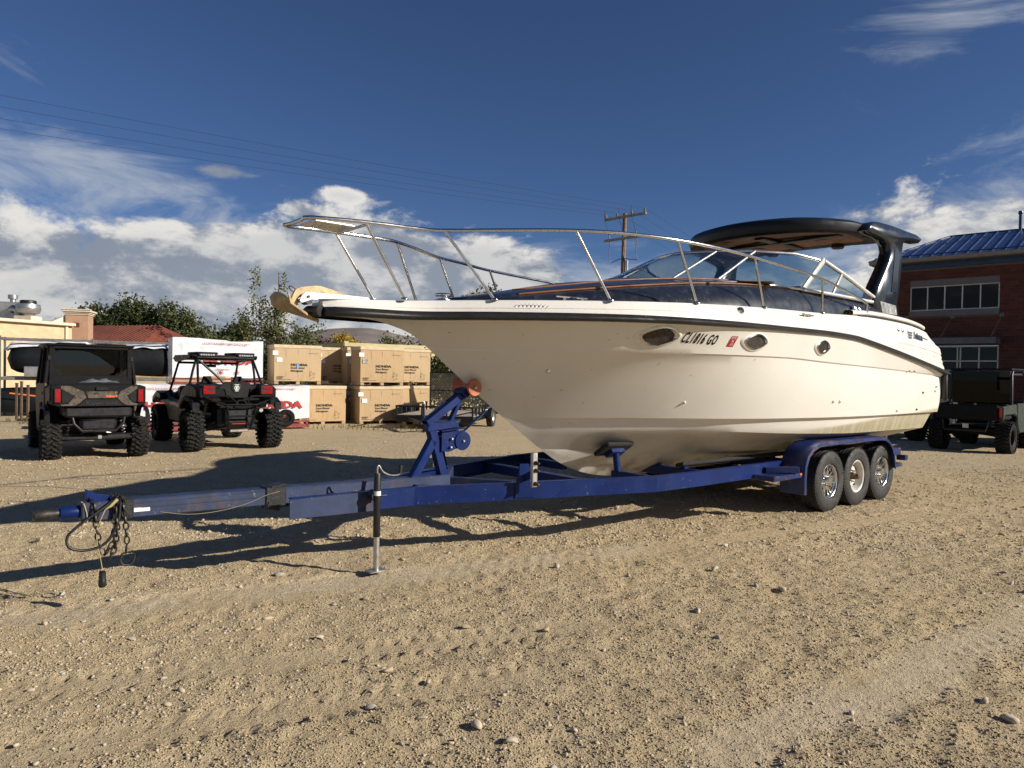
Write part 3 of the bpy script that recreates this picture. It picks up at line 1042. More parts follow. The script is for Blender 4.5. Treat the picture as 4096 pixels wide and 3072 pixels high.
def pane(idx, sg):
    g = MB()
    rows = []
    th = .005
    for t_ in np.linspace(0, 1, 3):
        rows.append([tuple((1 - t_) * base[i][k] + t_ * topc[i][k] for k in range(3)) for i in idx])
    for off_ in (0, th):
        o = len(g.v)
        kk = len(idx)
        for r_ in rows:
            g.v += [(p[0] + off_ * .6, -sg * (p[1] - off_ * .6), p[2] - off_ * .4) for p in r_]
        for i in range(2):
            for j in range(kk - 1):
                a = o + i * kk + j
                g.f.append((a, a + 1, a + kk + 1, a + kk))
    g.build('pane', M_glass, ws, 40, fix=False)
for sg in (1, -1):
    for idx in ((0, 1, 2), (2, 3), (3, 4, 5), (5, 6), (6, 7)):
        pane(idx, sg)
# helm dash, wheel and seat backs seen through the glass
dsh = MB()
dsh.bbox((-.55, .55, 2.62), (.5, .9, .22), .05, (0, R(-20), 0))
dsh.bbox((.35, .55, 2.55), (.16, .5, .75), .06, (0, R(8), 0))
dsh.bbox((.35, -.45, 2.48), (.16, .6, .6), .06, (0, R(8), 0))
dsh.build('helm', M_black, boat, 40)

# ---- hardtop with brown lining
def ht_z(s, w_):
    zc = float(np.interp(s, [-.3, .2, .7, 1.9], [3.555, 3.60, 3.615, 3.60]))
    return zc + .05 * (1 - (w_ / 1.2) ** 2)
def nose(s):
    return 1 + .25 * max(0, min(1, (.9 - s) / .8))
out = []
for i in range(40):                       # rounded nose
    a = math.pi * (-.5 + i / 39)
    out.append((.95 - 1.05 * math.cos(a), 1.23 * math.sin(a)))
out += [(1.2, 1.23), (1.6, 1.22), (1.74, 1.16), (1.79, 1.02), (1.80, .6), (1.80, 0), (1.80, -.6), (1.79, -1.02), (1.74, -1.16), (1.6, -1.22), (1.2, -1.23)]
NO = len(out)
ctr = (.88, 0)
ht = MB()
rings = [(.0, 0), (.35, .0), (.7, .0), (.90, -.004), (.97, -.018), (1.0, -.05), (1.0, -.10), (.985, -.145)]
for f, dz_ in rings:
    for p in out:
        s_, w_ = ctr[0] + (p[0] - ctr[0]) * f, p[1] * f
        ht.v.append((s_, -w_, ht_z(s_, w_) + dz_ * nose(s_)))
for i in range(len(rings) - 1):
    for k_ in range(NO):
        ht.f.append((i * NO + k_, i * NO + (k_ + 1) % NO, (i + 1) * NO + (k_ + 1) % NO, (i + 1) * NO + k_))
htop = ht.build('hardtop', M_top, boat, 40)
hl = MB()
rim_ = [(.985, -.145), (.95, -.165), (.86, -.165), (.80, -.14)]
for f, dz_ in rim_:
    for p in out:
        s_, w_ = ctr[0] + (p[0] - ctr[0]) * f, p[1] * f
        hl.v.append((s_, -w_, ht_z(s_, w_) + dz_ * nose(s_)))
for i in range(3):
    for k_ in range(NO):
        hl.f.append((i * NO + k_, i * NO + (k_ + 1) % NO, (i + 1) * NO + (k_ + 1) % NO, (i + 1) * NO + k_))
hl.build('underside_rim', M_mattblack, htop, 40)
hl = MB()
for f, dz_ in ((.82, -.146), (.4, -.135), (.0, -.13)):
    for p in out:
        s_, w_ = ctr[0] + (p[0] - ctr[0]) * f, p[1] * f
        hl.v.append((s_, -w_, ht_z(s_, w_) + dz_ * nose(s_)))
for i in range(2):
    for k_ in range(NO):
        hl.f.append((i * NO + k_, i * NO + (k_ + 1) % NO, (i + 1) * NO + (k_ + 1) % NO, (i + 1) * NO + k_))
hl.build('lining', M_lining, htop, 40)
hx = MB()
hx.bbox((1.10, 0, 3.495), (1.15, .13, .035), .01)
hx.bbox((.98, 0, 3.485), (.13, 1.85, .034), .01)
hx.build('lining_batten', M_black, htop)
for q in ((.45, -.5), (1.35, -.5), (.45, .5), (1.35, .5)):
    lm = MB()
    zz = ht_z(*q) - .142 * nose(q[0])
    lm.lathe([(.0, -.002), (.055, -.002), (.09, -.012), (.105, -.004), (.11, .01)], (q[0], q[1], zz), 'Z', 20)
    lm.build('dome_light', M_brown, htop, 40)
for q in (-.55, .45):
    lm = MB()
    lm.lathe([(0, -.05), (.07, -.05), (.085, -.035), (.085, .03)], (1.68, q, ht_z(1.68, q) - .16), 'Z', 18)
    lm.build('speaker', M_black, htop, 40)
ARCH = [(.84, 3.47), (.90, 3.56), (1.0, 3.60), (1.2, 3.625), (1.6, 3.635), (2.42, 3.625), (2.53, 3.60), (2.55, 3.555), (2.49, 3.52), (2.05, 3.50), (1.92, 3.44), (1.88, 3.30), (1.85, 3.05), (1.78, 2.8), (1.71, 2.60), (1.76, 2.48), (1.80, 2.38),
        (1.16, 2.38), (1.08, 2.47), (.98, 2.59), (1.14, 2.82), (1.32, 3.02), (1.45, 3.17), (1.51, 3.29), (1.48, 3.37), (1.36, 3.42), (1.15, 3.44), (.95, 3.45)]
for sg in (1, -1):
    am = MB()
    am.prism(ARCH, 1.17, 1.34, lambda u, v_, t_: (u, -sg * (t_ - .03 * (v_ - 2.4) + .03), v_), .028)
    arch = am.build('arch_leg', M_arch, boat, 50)
    pl_ = MB()
    pl_.prism([(1.22, 2.45), (1.66, 2.45), (1.62, 2.575), (1.14, 2.60)], 1.341, 1.35, lambda u, v_, t_: (u, -sg * (t_ - .03 * (v_ - 2.4) + .03), v_), .002)
    pl_.build('base_plate', M_alu, arch)
    rc = MB()
    rc.prism([(1.50, 2.75), (1.68, 2.75), (1.77, 3.28), (1.62, 3.33)], 1.340, 1.346, lambda u, v_, t_: (u, -sg * (t_ - .03 * (v_ - 2.4) + .03), v_), .004)
    rc.build('recess_panel', M_arch, arch)
    fl = MB()
    ip = ARCH[19:28]
    for i in range(len(ip) - 1):
        fl.add([(ip[i][0] - .012, -sg * 1.20, ip[i][1] - .012), (ip[i + 1][0] - .012, -sg * 1.20, ip[i + 1][1] - .012), (ip[i + 1][0] - .02, -sg * 1.26, ip[i + 1][1] - .05 - .02 * (i % 2)), (ip[i][0] - .02, -sg * 1.26, ip[i][1] - .05 - .02 * ((i + 1) % 2))], [(0, 1, 2, 3)])
    fl.build('torn_lining', M_black, arch)
# ---- bow rail
RAIL = [(-6.05, .10, 2.745), (-6.04, .22, 2.745), (-5.63, .27, 2.765), (-5.15, .31, 2.775), (-4.93, .38, 2.78), (-4.5, .69, 2.80), (-4.06, 1.01, 2.815), (-3.6, 1.21, 2.825), (-3.1, 1.37, 2.815), (-2.5, 1.45, 2.80), (-2.0, 1.47, 2.78), (-1.3, 1.48, 2.745), (-.65, 1.48, 2.70), (.0, 1.48, 2.61), (.48, 1.48, 2.52), (.53, 1.475, 2.48), (.54, 1.47, 2.36)]
rail = MB()
full = [(p[0], -p[1], p[2]) for p in RAIL[::-1]] + [(p[0], p[1], p[2]) for p in RAIL]
rail.tube(curve_pts(full, 3), .0165, 10)
railo = rail.build('bow_rail', M_steel, boat, 50)
STAN = [((-5.60, .27, 2.766), (-5.22, .24, 2.19)), ((-4.93, .38, 2.78), (-4.55, .60, 2.215)), ((-4.02, 1.03, 2.816), (-3.68, 1.13, 2.24)), ((-3.07, 1.37, 2.815), (-2.79, 1.39, 2.27)), ((-1.97, 1.47, 2.778), (-1.74, 1.45, 2.30)), ((-.60, 1.48, 2.695), (-.55, 1.46, 2.325))]
for a, b in STAN:
    for sg in (1, -1):
        sm_ = MB()
        sm_.tube([(a[0], -sg * a[1], a[2]), (b[0], -sg * b[1], b[2])], .0125, 8)
        sm_.lathe([(.0, .012), (.022, .01), (.032, .0), (.032, -.008)], (b[0], -sg * b[1], b[2] + .006), 'Z', 12)
        sm_.build('stanchion', M_steel, railo, 50)
cr_ = MB()
cr_.bbox((-5.80, 0, 2.75), (.34, .30, .02), .006)
cr_.tube([(-5.58, -.26, 2.755), (-5.58, .26, 2.755)], .012, 8)
cr_.build('rail_platform', M_alu, railo)
# ---- portholes
def ell(s0, z0, a, b, n=28, lens=.35):
    pts = []
    for i in range(n):
        t_ = 2 * math.pi * i / n
        c_, s_ = math.cos(t_), math.sin(t_)
        pts.append((s0 + a * c_, z0 + b * (s_ * (1 - lens * c_ * c_)) + .10 * b * (0 if s_ > 0 else s_ * abs(s_))))
    return pts
for s0, z0, a, b, mt_ in ((-3.17, 1.950, .195, .078, M_louver), (-1.96, 1.945, .185, .074, M_louver), (-.68, 1.938, .150, .074, M_darkglass)):
    for sg in (1, -1):
        po = empty('porthole', (0, 0, 0), 0, off=(0, 0, .45))
        po.parent = boat
        E0 = [ell(s0, z0, a * k_, b * k_) for k_ in (1.22, 1.14, 1.03, .90, .80)]
        mb = MB()
        for row, oo in zip(E0[:3], (.002, .012, .014)):
            mb.v += [(p[0], -sg * (hullw(*p) + oo), p[1]) for p in row]
        for i in range(2):
            for k_ in range(28):
                mb.f.append((i * 28 + k_, i * 28 + (k_ + 1) % 28, (i + 1) * 28 + (k_ + 1) % 28, (i + 1) * 28 + k_))
        mb.build('flange', M_hull, po, 60)
        mb = MB()
        for row, oo in zip(E0[2:], (.014, .024, -.004)):
            mb.v += [(p[0], -sg * (hullw(*p) + oo), p[1]) for p in row]
        for i in range(2):
            for k_ in range(28):
                mb.f.append((i * 28 + k_, i * 28 + (k_ + 1) % 28, (i + 1) * 28 + (k_ + 1) % 28, (i + 1) * 28 + k_))
        mb.build('rim', M_steel, po, 60)
        mb = MB()
        mb.v += [(p[0], -sg * (hullw(*p) + .005), p[1]) for p in E0[4]]
        mb.f.append(tuple(range(28)))
        mb.build('pane', mt_, po, 60)
# ---- registration numbers, sticker, maker's badge
def hull_text(body, name, mat, s0, z0, slope=0.0, lift=.004, **kw):
    me = text_mesh(body, **kw)
    for q in me.vertices:
        s_, z_ = s0 + q.co.x, z0 + q.co.y + slope * q.co.x
        q.co = Vector((s_, -(hullw(s_, z_) + lift), z_ - .45))
    me.materials.clear()
    return mobj(name, me, mat, boat)
hull_text('CL1816 GO', 'registration_number', M_ink, -2.715, 1.940, -.03, size=.13, bold=.003, sx=.54, shear=.14, align='CENTER', space=1.22)
stk = MB()
pp = [(-2.335, 1.985), (-2.245, 1.985), (-2.26, 1.885), (-2.35, 1.885)]
stk.add([(p[0], -(hullw(*p) + .004), p[1]) for p in pp], [(0, 1, 2, 3)])
stk.build('registration_sticker', M_red, boat)
for tx, zz in (('WYO', 1.966), ('24', 1.937), ('AIS', 1.906)):
    hull_text(tx, 'sticker_lettering', M_paper, -2.297, zz, 0, .006, size=.03, bold=.0015)
def topw(s, z):
    rows = top_section(s)
    for a, b in zip(rows, rows[1:]):
        if a[1] <= z <= b[1]:
            f = (z - a[1]) / (b[1] - a[1])
            return a[0] + (b[0] - a[0]) * f
    return rows[-3][0]
M_badge = pm('blue_grey_badge', (.05, .085, .14), .4)
def side_pt(s_, z_, lift):
    s0 = s_
    for _ in range(12):
        s0 += s_ - top_s(s0, z_)
    return (s_, -(topw(min(3.08, s0), z_) + lift), z_)
def badge(poly, name, lift=.007, mat=None):
    mb = MB()
    mb.add([side_pt(p[0], p[1], lift) for p in poly], [tuple(range(len(poly)))])
    return mb.build(name, mat or M_badge, boat)
for k_ in range(3):
    z_ = 2.225 - k_ * .034 - .012
    badge([(1.76, z_ + .024), (1.92 - .02 * k_, z_ + .020), (1.90 - .02 * k_, z_ - .004), (1.76, z_)], 'maker_badge')
badge([(1.735, 2.255), (1.75, 2.255), (1.75, 2.135), (1.735, 2.135)], 'maker_badge')
me = text_mesh('Avions', size=.135, bold=.007, sx=.92, shear=.1)
for q in me.vertices:
    p = side_pt(2.12 + q.co.x, 2.185 + q.co.y - .06 * q.co.x, .008)
    q.co = Vector((p[0], p[1], p[2] - .45))
me.materials.clear()
mobj('maker_badge_lettering', me, M_badge, boat)
badge([(2.32, 2.170), (2.52, 2.150), (2.52, 2.162), (2.32, 2.186)], 'maker_badge')
# ---- small fittings
def fitting(name, s, z, r, d, mat, on_top=False):
    mb = MB()
    w_ = (topw(s, z) if on_top else hullw(s, z))
    mb.lathe([(0, d), (r * .55, d), (r * .75, d * .7), (r, d * .5), (r * 1.1, 0), (r * 1.1, -.01)], (0, 0, 0), 'Y', 14)
    mb.v = [(s + p[0], -(w_ + p[1]), z + p[2]) for p in mb.v]
    mb.build(name, mat, boat, 40)
for s, z, r, mt_ in ((-3.85, 1.62, .022, M_steel), (-2.42, 1.33, .016, M_deck), (-.20, 1.33, .018, M_deck), (-.05, 1.33, .020, M_deck), (1.78, 1.71, .014, M_steel), (1.95, 1.71, .014, M_steel), (2.35, 1.42, .014, M_black), (2.82, 1.44, .016, M_deck), (2.86, 1.50, .012, M_steel), (1.55, 1.19, .02, M_deck), (2.20, 1.19, .014, M_black)):
    fitting('through_hull_fitting', s, z, r, .016, mt_)
for s, z in ((1.42, 2.24), (1.56, 2.235)):
    fitting('fuel_cap', s, z, .028, .014, M_steel, True)
fitting('navigation_light', -2.2, 2.235, .035, .03, M_steel, True)
vn = MB()
w_ = lambda s: topw(s, 2.165)
for k_ in range(9):
    z_ = 2.165 + .028 * math.sin(0)
    a = -4.43 + k_ * .028
    hgt = .026 * math.sqrt(max(.05, 1 - ((k_ - 4) / 4.6) ** 2))
    vn.beam((a, -(w_(a) + .004), z_ - hgt), (a + .03, -(w_(a + .03) + .004), z_ + hgt), .008, .010, .002)
vn.build('vent_grille', M_deck, boat)
cl = MB()
for s in (-1.02, -.93):
    cl.cyl((s, -(PLAN(s) - .12), GUNZ(s) - .05), (s, -(PLAN(s) - .055), GUNZ(s) - .045), .013, n=8)
cl.beam((-1.10, -(PLAN(-1) - .055), GUNZ(-1) - .040), (-.85, -(PLAN(-1) - .055), GUNZ(-1) - .045), .018, .018, .008)
cl.build('cleat', M_steel, boat)
cl = MB()
for s in (-3.98, -3.84):
    cl.cyl((s, -(PLAN(s) - .2), GUNZ(s)), (s, -(PLAN(s) - .2), GUNZ(s) + .03), .014, n=8)
cl.beam((-4.08, -(PLAN(-3.95) - .22), GUNZ(-3.9) + .035), (-3.74, -(PLAN(-3.95) - .17), GUNZ(-3.9) + .035), .02, .018, .008)
cl.build('cleat', M_steel, boat)
wl = MB()
wl.lathe([(.0, .095), (.07, .095), (.08, .085), (.08, .075), (.055, .065), (.055, .05), (.085, .04), (.09, .0)], (-4.75, -.12, 2.19), 'Z', 20)
wl.build('windlass', M_steel, boat, 30)
hn = MB()
for s in (.36, .47):
    hn.tube([(s, -1.345 - .02, 2.44), (s - .01, -1.39, 2.46), (s + .01, -1.41, 2.42), (s + .02, -1.40, 2.36)], [.02, .028, .034, .03], 10)
hn.build('horn', M_steel, boat, 50)
# pulpit roller channel and swim ladder
pr = MB()
for sg in (1, -1):
    pr.prism([(-6.00, 2.20), (-5.67, 2.203), (-5.40, 2.20), (-5.40, 2.185), (-5.93, 2.15), (-5.98, 2.13), (-6.03, 2.112), (-6.045, 2.13), (-6.03, 2.165)], .045, .055, lambda u, v_, t_: (u, -sg * t_, v_), .002)
pr.bbox((-5.60, 0, 2.186), (.45, .095, .010), .003, (0, R(-3), 0))
pr.build('anchor_roller_bracket', M_alupaint, boat)
pr = MB()
pr.cyl((-5.965, -.045, 2.135), (-5.965, .045, 2.135), .030, n=16)
pr.cyl((-5.975, -.064, 2.165), (-5.975, .064, 2.165), .011, n=10)
pr.build('anchor_roller', M_black, boat, 40)
ld = MB()
for yy in (-.62, -.22):
    ld.tube([(3.22, yy, 1.15), (3.28, yy, .95), (3.28, yy, .62)], .014, 8)
ld.tube([(3.28, -.62, .62), (3.28, -.22, .62)], .014, 8)
ld.tube([(3.28, -.62, .88), (3.28, -.22, .88)], .012, 8)
ld.build('swim_ladder', M_steel, boat, 50)
dr = MB()
dr.bbox((2.85, 0, .78), (.45, .35, .35), .06, (0, R(12), 0))
dr.bbox((3.0, 0, .52), (.34, .14, .35), .05, (0, R(8), 0))
dr.build('stern_drive', M_black, boat, 40)

# ---- anchor lying in the roller: a thing of its own
anc = empty('plough_anchor', (P0[0], P0[1], 2.15), BRZ, off=(0, 0, 2.15))
tag(anc, 'tan weathered plough anchor hanging over the bow pulpit', 'anchor')
sk = MB()
sk.prism([(-6.10, 2.135), (-6.06, 2.22), (-6.02, 2.24), (-5.90, 2.262), (-5.85, 2.262), (-5.62, 2.212), (-5.62, 2.195), (-5.96, 2.195), (-6.00, 2.17), (-6.025, 2.175), (-6.05, 2.12), (-6.035, 2.10), (-6.055, 2.05), (-6.08, 2.08)], -.014, .014, lambda u, v_, t_: (u, t_, v_), .003)
sk.build('shank', M_bronze, anc, 30)
for sg in (1, -1):
    fk = MB()
    # curved plough blade: crown line on the centre plane, outer edge swept back to the tip
    A = [(-6.115, 0, 2.15), (-6.095, 0, 2.12), (-6.075, 0, 2.08), (-6.02, 0, 2.035), (-5.93, 0, 2.005), (-5.86, 0, 1.985)]
    B = [(-6.16, .17, 2.205), (-6.185, .185, 2.17), (-6.165, .18, 2.10), (-6.09, .15, 2.065), (-5.98, .07, 2.025), (-5.86, .004, 1.982)]
    for th in (0, .010):
        for a, b in zip(A, B):
            for f in (0, .33, .66, 1):
                q = [a[k_] + (b[k_] - a[k_]) * f for k_ in range(3)]
                q[2] += .016 * math.sin(math.pi * f) - th
                q[0] -= th * .5
                fk.v.append((q[0], -sg * q[1], q[2]))
    n_ = len(A)
    for l in (0, 1):
        for i in range(n_ - 1):
            for j in range(3):
                a = l * n_ * 4 + i * 4 + j
                fk.f.append((a, a + 1, a + 5, a + 4))
    for i in range(n_ - 1):
        a = i * 4 + 3
        fk.f.append((a, a + 4, a + 4 + n_ * 4, a + n_ * 4))
    for j in range(3):
        fk.f.append((j, j + 1, j + 1 + n_ * 4, j + n_ * 4))
    fk.build('fluke', M_bronze, anc, 35)
sh_ = MB()
sh_.tube(curve_pts([(-5.995, .02, 2.19), (-6.04, .03, 2.222), (-6.08, .03, 2.243), (-6.105, .012, 2.235), (-6.10, -.006, 2.212), (-6.075, -.01, 2.195)]), .0045, 8)
sh_.build('retaining_cable', M_black, anc, 50)

# ================================================================== BOAT TRAILER (same frame)
M_blue = pm('blue_trailer_paint', (.004, .017, .098), .38, 0, .2, 3, .08, 25, dirt=(.008, .022, .085), dscale=4, damt=.6, spec=.25, speck=((.30, .30, .32), 55.0, .7))
M_bluedull = pm('faded_blue_paint', (.014, .028, .075), .55, 0, .25, 4, .12, 25, dirt=(.10, .055, .03), dscale=6, damt=.45, speck=((.20, .20, .21), 40.0, .7))
M_bluerust = pm('rusty_blue_paint', (.005, .018, .095), .4, 0, .25, 4, .12, 25, dirt=(.16, .075, .035), dscale=5, damt=.85)
M_tyre = pm('tyre_rubber', (.022, .021, .020), .75, 0, .25, 8, .15, 60, dirt=(.075, .068, .055), dscale=7, damt=.5)
M_chain = pm('dark_chain_steel', (.05, .048, .045), .5, .7, .3, 30, .1, 80, dirt=(.10, .06, .04), dscale=20, damt=.4)
M_tape = pm('black_tape', (.012, .012, .012), .5, 0, .3, 20, .4, 30)
M_zinc = pm('zinc_steel', (.48, .47, .44), .42, .9, .15, 12, .1, 60)
M_poly = pm('polished_wheel', (.72, .72, .70), .20, 1.0, .08, 8)
M_wwheel = pm('white_wheel_paint', (.66, .64, .57), .42, 0, .1, 8, dirt=(.30, .25, .18), dscale=12, damt=.5)
M_amber = pm('amber_roller', (.40, .10, .035), .35, 0, .2, 8, coat=.3)
M_rusty = pm('rusty_hub', (.10, .055, .03), .7, .3, .4, 20, .3, 50)
M_strap = pm('blue_webbing', (.03, .09, .17), .7, 0, .3, 40)
M_wire = pm('yellow_wire', (.42, .35, .15), .5)
M_cablet = pm('tan_cable', (.30, .25, .16), .6)
M_carpet = pm('black_carpet', (.012, .012, .012), .95, 0, .4, 60, .5, 160)
M_greytxt = pm('worn_tyre_lettering', (.10, .098, .09), .7)
M_lens = pm('amber_marker', (.55, .14, .02), .3, coat=.5)

tr = empty('boat_trailer', (P0[0], P0[1], 0), BRZ, off=(0, 0, 0))
tag(tr, 'long dark blue triple axle boat trailer under the cream cruiser', 'boat trailer')
BW = [(-6.18, .27), (-5.15, .33), (-2.9, 1.06), (-2.3, 1.09), (2.15, 1.09)]
def beam_w(s):
    return float(np.interp(s, [p[0] for p in BW], [p[1] for p in BW]))
for sg in (1, -1):
    mb = MB()
    # open channel: web with two flanges, swept along the plan polyline
    prof = [(0, -.075), (0, .075), (-.06, .075), (-.06, .066), (-.009, .066), (-.009, -.066), (-.06, -.066), (-.06, -.075)]
    o = len(mb.v)
    for s, w_ in BW:
        for a, b in prof:
            mb.v.append((s, -sg * (w_ + a), .56 + b))
    for i in range(len(BW) - 1):
        for j in range(8):
            a, b = o + i * 8 + j, o + i * 8 + (j + 1) % 8
            mb.f.append((a, b, b + 8, a + 8))
    mb.f += [tuple(range(o, o + 8)), tuple(range(o + 32, o + 40))]
    mb.build('side_beam', M_blue, tr)
    mb = MB()
    mb.prism([(-6.20, .482), (-5.52, .478), (-5.52, .638), (-6.20, .628)], 0, .010, lambda u, v_, t_: (u, -sg * (beam_w(u) + .002 + t_), v_), .002)
    mb.build('tongue_plate', M_bluedull, tr)
mb = MB()
mb.beam((-7.50, 0, .646), (-4.6, 0, .60), .13, .125, .008)
mb.build('tongue', M_bluedull, tr)
mb = MB()
mb.box((-6.3, -.0665, .675), (2.1, .004, .004))
mb.beam((-7.15, -.067, .643), (-6.15, -.067, .628), .004, .006, .001)
mb.build('weld_seam', M_bluedull, tr)
for s0, L, ex in ((-7.27, .075, .006), (-6.30, .16, .012)):
    mb = MB()
    z_ = .645 - (s0 + 7.42) * .016
    mb.beam((s0, 0, z_ + .001), (s0 + L, 0, z_ - L * .016), .13 + ex * 2, .125 + ex * 2, .008)
    if L > .1:
        mb.bbox((s0 + .06, -.08, .555), (.10, .012, .06), .004, (0, R(14), 0))
        mb.bbox((s0 + .10, -.02, .705), (.14, .10, .012), .004, (0, R(-4), R(10)))
    mb.build('tape_wrap', M_tape, tr)
mb = MB()
mb.lathe([(0, -7.75), (.030, -7.75), (.036, -7.735), (.037, -7.69), (.031, -7.63), (.028, -7.59), (.028, -7.52)], (0, 0, .645), 'X', 20)
mb.box((-7.75, 0, .635), (.010, .045, .03))
mb.build('coupler', M_chain, tr, 40)
mb = MB()
mb.lathe([(.028, -7.61), (.040, -7.61), (.043, -7.60), (.043, -7.49), (.040, -7.48)], (0, 0, .645), 'X', 20)
mb.prism([(-7.46, .70), (-7.32, .70), (-7.33, .735), (-7.39, .745), (-7.42, .76), (-7.47, .79)], -.015, .02, lambda u, v_, t_: (u, t_, v_), .003)
mb.build('coupler_collar', M_blue, tr, 40)
mb = MB()
mb.bbox((-7.145, -.0675, .630), (.10, .003, .028), .001, (0, R(1), 0))
mb.build('paint_sample_label', M_paper, tr)
# safety chains and breakaway cable
def link(mb, c, ax, r=.021, rr=.0055, ro=0.0):
    ax = Vector(ax).normalized()
    side = ax.cross(Vector((math.cos(ro), math.sin(ro), .3))).normalized()
    pts = []
    for k_ in range(10):
        a = 2 * math.pi * k_ / 10
        pts.append(Vector(c) + ax * (r * 1.25 * math.cos(a)) + side * (r * .68 * math.sin(a)))
    mb.tube(pts, rr, 5, closed=True)
def chain(pts, name='safety_chain'):
    mb = MB()
    P_ = [Vector(p) for p in pts]
    acc, k_ = 0, 0
    for a, b in zip(P_, P_[1:]):
        L = (b - a).length
        n_ = max(1, int(L / .036))
        for i in range(n_):
            link(mb, a + (b - a) * (i + .5) / n_, b - a, .022, .0058, k_ % 2 * 1.57)
            k_ += 1
    return mb.build(name, M_chain, tr, 50)
chain([(-7.30, .02, .725), (-7.28, -.08, .70), (-7.27, -.095, .55), (-7.25, -.10, .42), (-7.22, -.09, .36), (-7.17, -.10, .44), (-7.16, -.09, .60), (-7.15, -.07, .73), (-7.14, .02, .73)])
chain([(-7.12, .04, .73), (-7.12, -.085, .72), (-7.10, -.10, .56), (-7.09, -.10, .42), (-7.10, -.11, .36)])
chain([(-7.155, .02, .74), (-7.16, -.09, .70), (-7.15, -.105, .52), (-7.16, -.10, .40), (-7.20, -.11, .33)])
mb = MB()
mb.tube(curve_pts([(-7.12, -.11, .36), (-7.13, -.11, .31), (-7.11, -.11, .28), (-7.07, -.11, .28), (-7.05, -.11, .31), (-7.045, -.11, .34)]), .0075, 8)
mb.build('chain_hook', M_chain, tr, 50)
mb = MB()
mb.tube(curve_pts([(-7.16, -.08, .72), (-7.24, -.09, .66), (-7.36, -.10, .58), (-7.43, -.10, .51), (-7.42, -.11, .44), (-7.33, -.11, .41), (-7.22, -.11, .44), (-7.15, -.11, .56), (-7.13, -.10, .70)], 5), .009, 8)
mb.build('wiring_harness', M_black, tr, 60)
mb = MB()
mb.tube([(-7.15, -.10, .72), (-7.19, -.105, .68), (-7.22, -.10, .66)], [.012, .010, .004], 8)
mb.tube(curve_pts([(-7.22, -.10, .66), (-7.27, -.105, .52), (-7.25, -.11, .36), (-7.235, -.11, .27)]), .003, 6)
mb.tube([(-7.345, -.03, .712), (-7.335, -.068, .70), (-7.32, -.072, .64), (-7.315, -.072, .56)], .0035, 6)
mb.build('loose_wire', M_wire, tr, 60)
mb = MB()
mb.lathe([(0, .155), (.016, .155), (.024, .165), (.024, .20), (.021, .21), (.021, .255), (.012, .262), (0, .262)], (-7.235, -.11, 0), 'Z', 14)
mb.build('wiring_plug', M_black, tr, 40)
mb = MB()
mb.tube(curve_pts([(-7.03, -.07, .60), (-6.85, -.08, .565), (-6.65, -.085, .565), (-6.45, -.08, .595), (-6.30, -.08, .645), (-6.2, -.085, .665)]), .0022, 6)
mb.build('brake_cable', M_cablet, tr, 60)
for o in tr.children:
    if o.name.split('.')[0] in ('safety_chain', 'chain_hook', 'wiring_harness', 'loose_wire', 'wiring_plug'):
        o.location.x = -.15
# jack
jk = empty('tongue_jack', (0, 0, 0), 0, off=(0, 0, 0))
jk.parent = tr
mb = MB()
mb.lathe([(0, .795), (.024, .795), (.028, .785), (.028, .30), (.025, .295)], (-5.55, -.42, 0), 'Z', 18)
mb.build('outer_tube', M_black, jk, 40)
mb = MB()
mb.lathe([(.0285, .655), (.0288, .655), (.0288, .620), (.0285, .620)], (-5.55, -.42, 0), 'Z', 18)
mb.build('warning_label', M_paper, jk, 40)
mb = MB()
mb.lathe([(.023, .30), (.023, .03)], (-5.55, -.42, 0), 'Z', 18)
mb.bbox((-5.55, -.42, .030), (.15, .10, .012), .004)
mb.build('foot', M_zinc, jk, 40)
mb = MB()
mb.tube(curve_pts([(-5.55, -.42, .79), (-5.55, -.42, .84), (-5.535, -.42, .85), (-5.50, -.42, .80), (-5.42, -.40, .765), (-5.33, -.36, .755), (-5.30, -.34, .76)]), .007, 8)
mb.build('crank', M_zinc, jk, 50)
mb = MB()
mb.cyl((-5.295, -.335, .75), (-5.285, -.33, .83), .016, .018, 12)
mb.build('crank_grip', M_black, jk, 40)
mb = MB()
mb.cyl((-5.55, -.42, .615), (-5.55, -.34, .615), .045, n=18)
mb.cyl((-5.55, -.42, .615), (-5.47, -.43, .615), .008, n=8)
mb.build('swivel_mount', M_black, jk, 40)
# cross members
for s0, z_ in ((-4.95, .56), (-3.45, .55), (-1.9, .54), (-.1, .52), (1.95, .54)):
    mb = MB()
    w_ = beam_w(s0) - .03
    mb.beam((s0, -w_, z_), (s0, w_, z_), .10, .10, .006)
    mb.build('cross_member', M_blue, tr)
mb = MB()
mb.beam((-4.62, 0, .60), (-4.1, -.64, .58), .05, .09, .004)
mb.beam((-4.62, 0, .60), (-4.1, .64, .58), .05, .09, .004)
mb.build('brace', M_bluedull, tr)
# winch stand
wsn = empty('winch_stand', (0, 0, 0), 0, off=(0, 0, 0))
wsn.parent = tr
mb = MB()
mb.beam((-4.64, 0, .63), (-4.78, 0, 1.08), .076, .080, .006)
mb.build('post', M_blue, wsn)
mb = MB()
mb.beam((-4.98, 0, .63), (-4.76, 0, .98), .076, .076, .006)
mb.build('strut', M_blue, wsn)
mb = MB()
mb.beam((-4.84, 0, 1.095), (-4.50, 0, 1.125), .085, .075, .006)
mb.build('arm', M_blue, wsn)
mb = MB()
for yy in (-.045, .045):
    mb.beam((-4.84, yy, 1.13), (-4.45, yy, 1.385), .008, .065, .002)
mb.beam((-4.84, 0, 1.155), (-4.46, 0, 1.405), .09, .008, .002)
mb.build('upper_arm', M_blue, wsn)
mb = MB()
mb.beam((-4.58, 0, 1.13), (-4.44, 0, 1.39), .055, .035, .004)
mb.build('rear_arm', M_blue, wsn)
mb = MB()
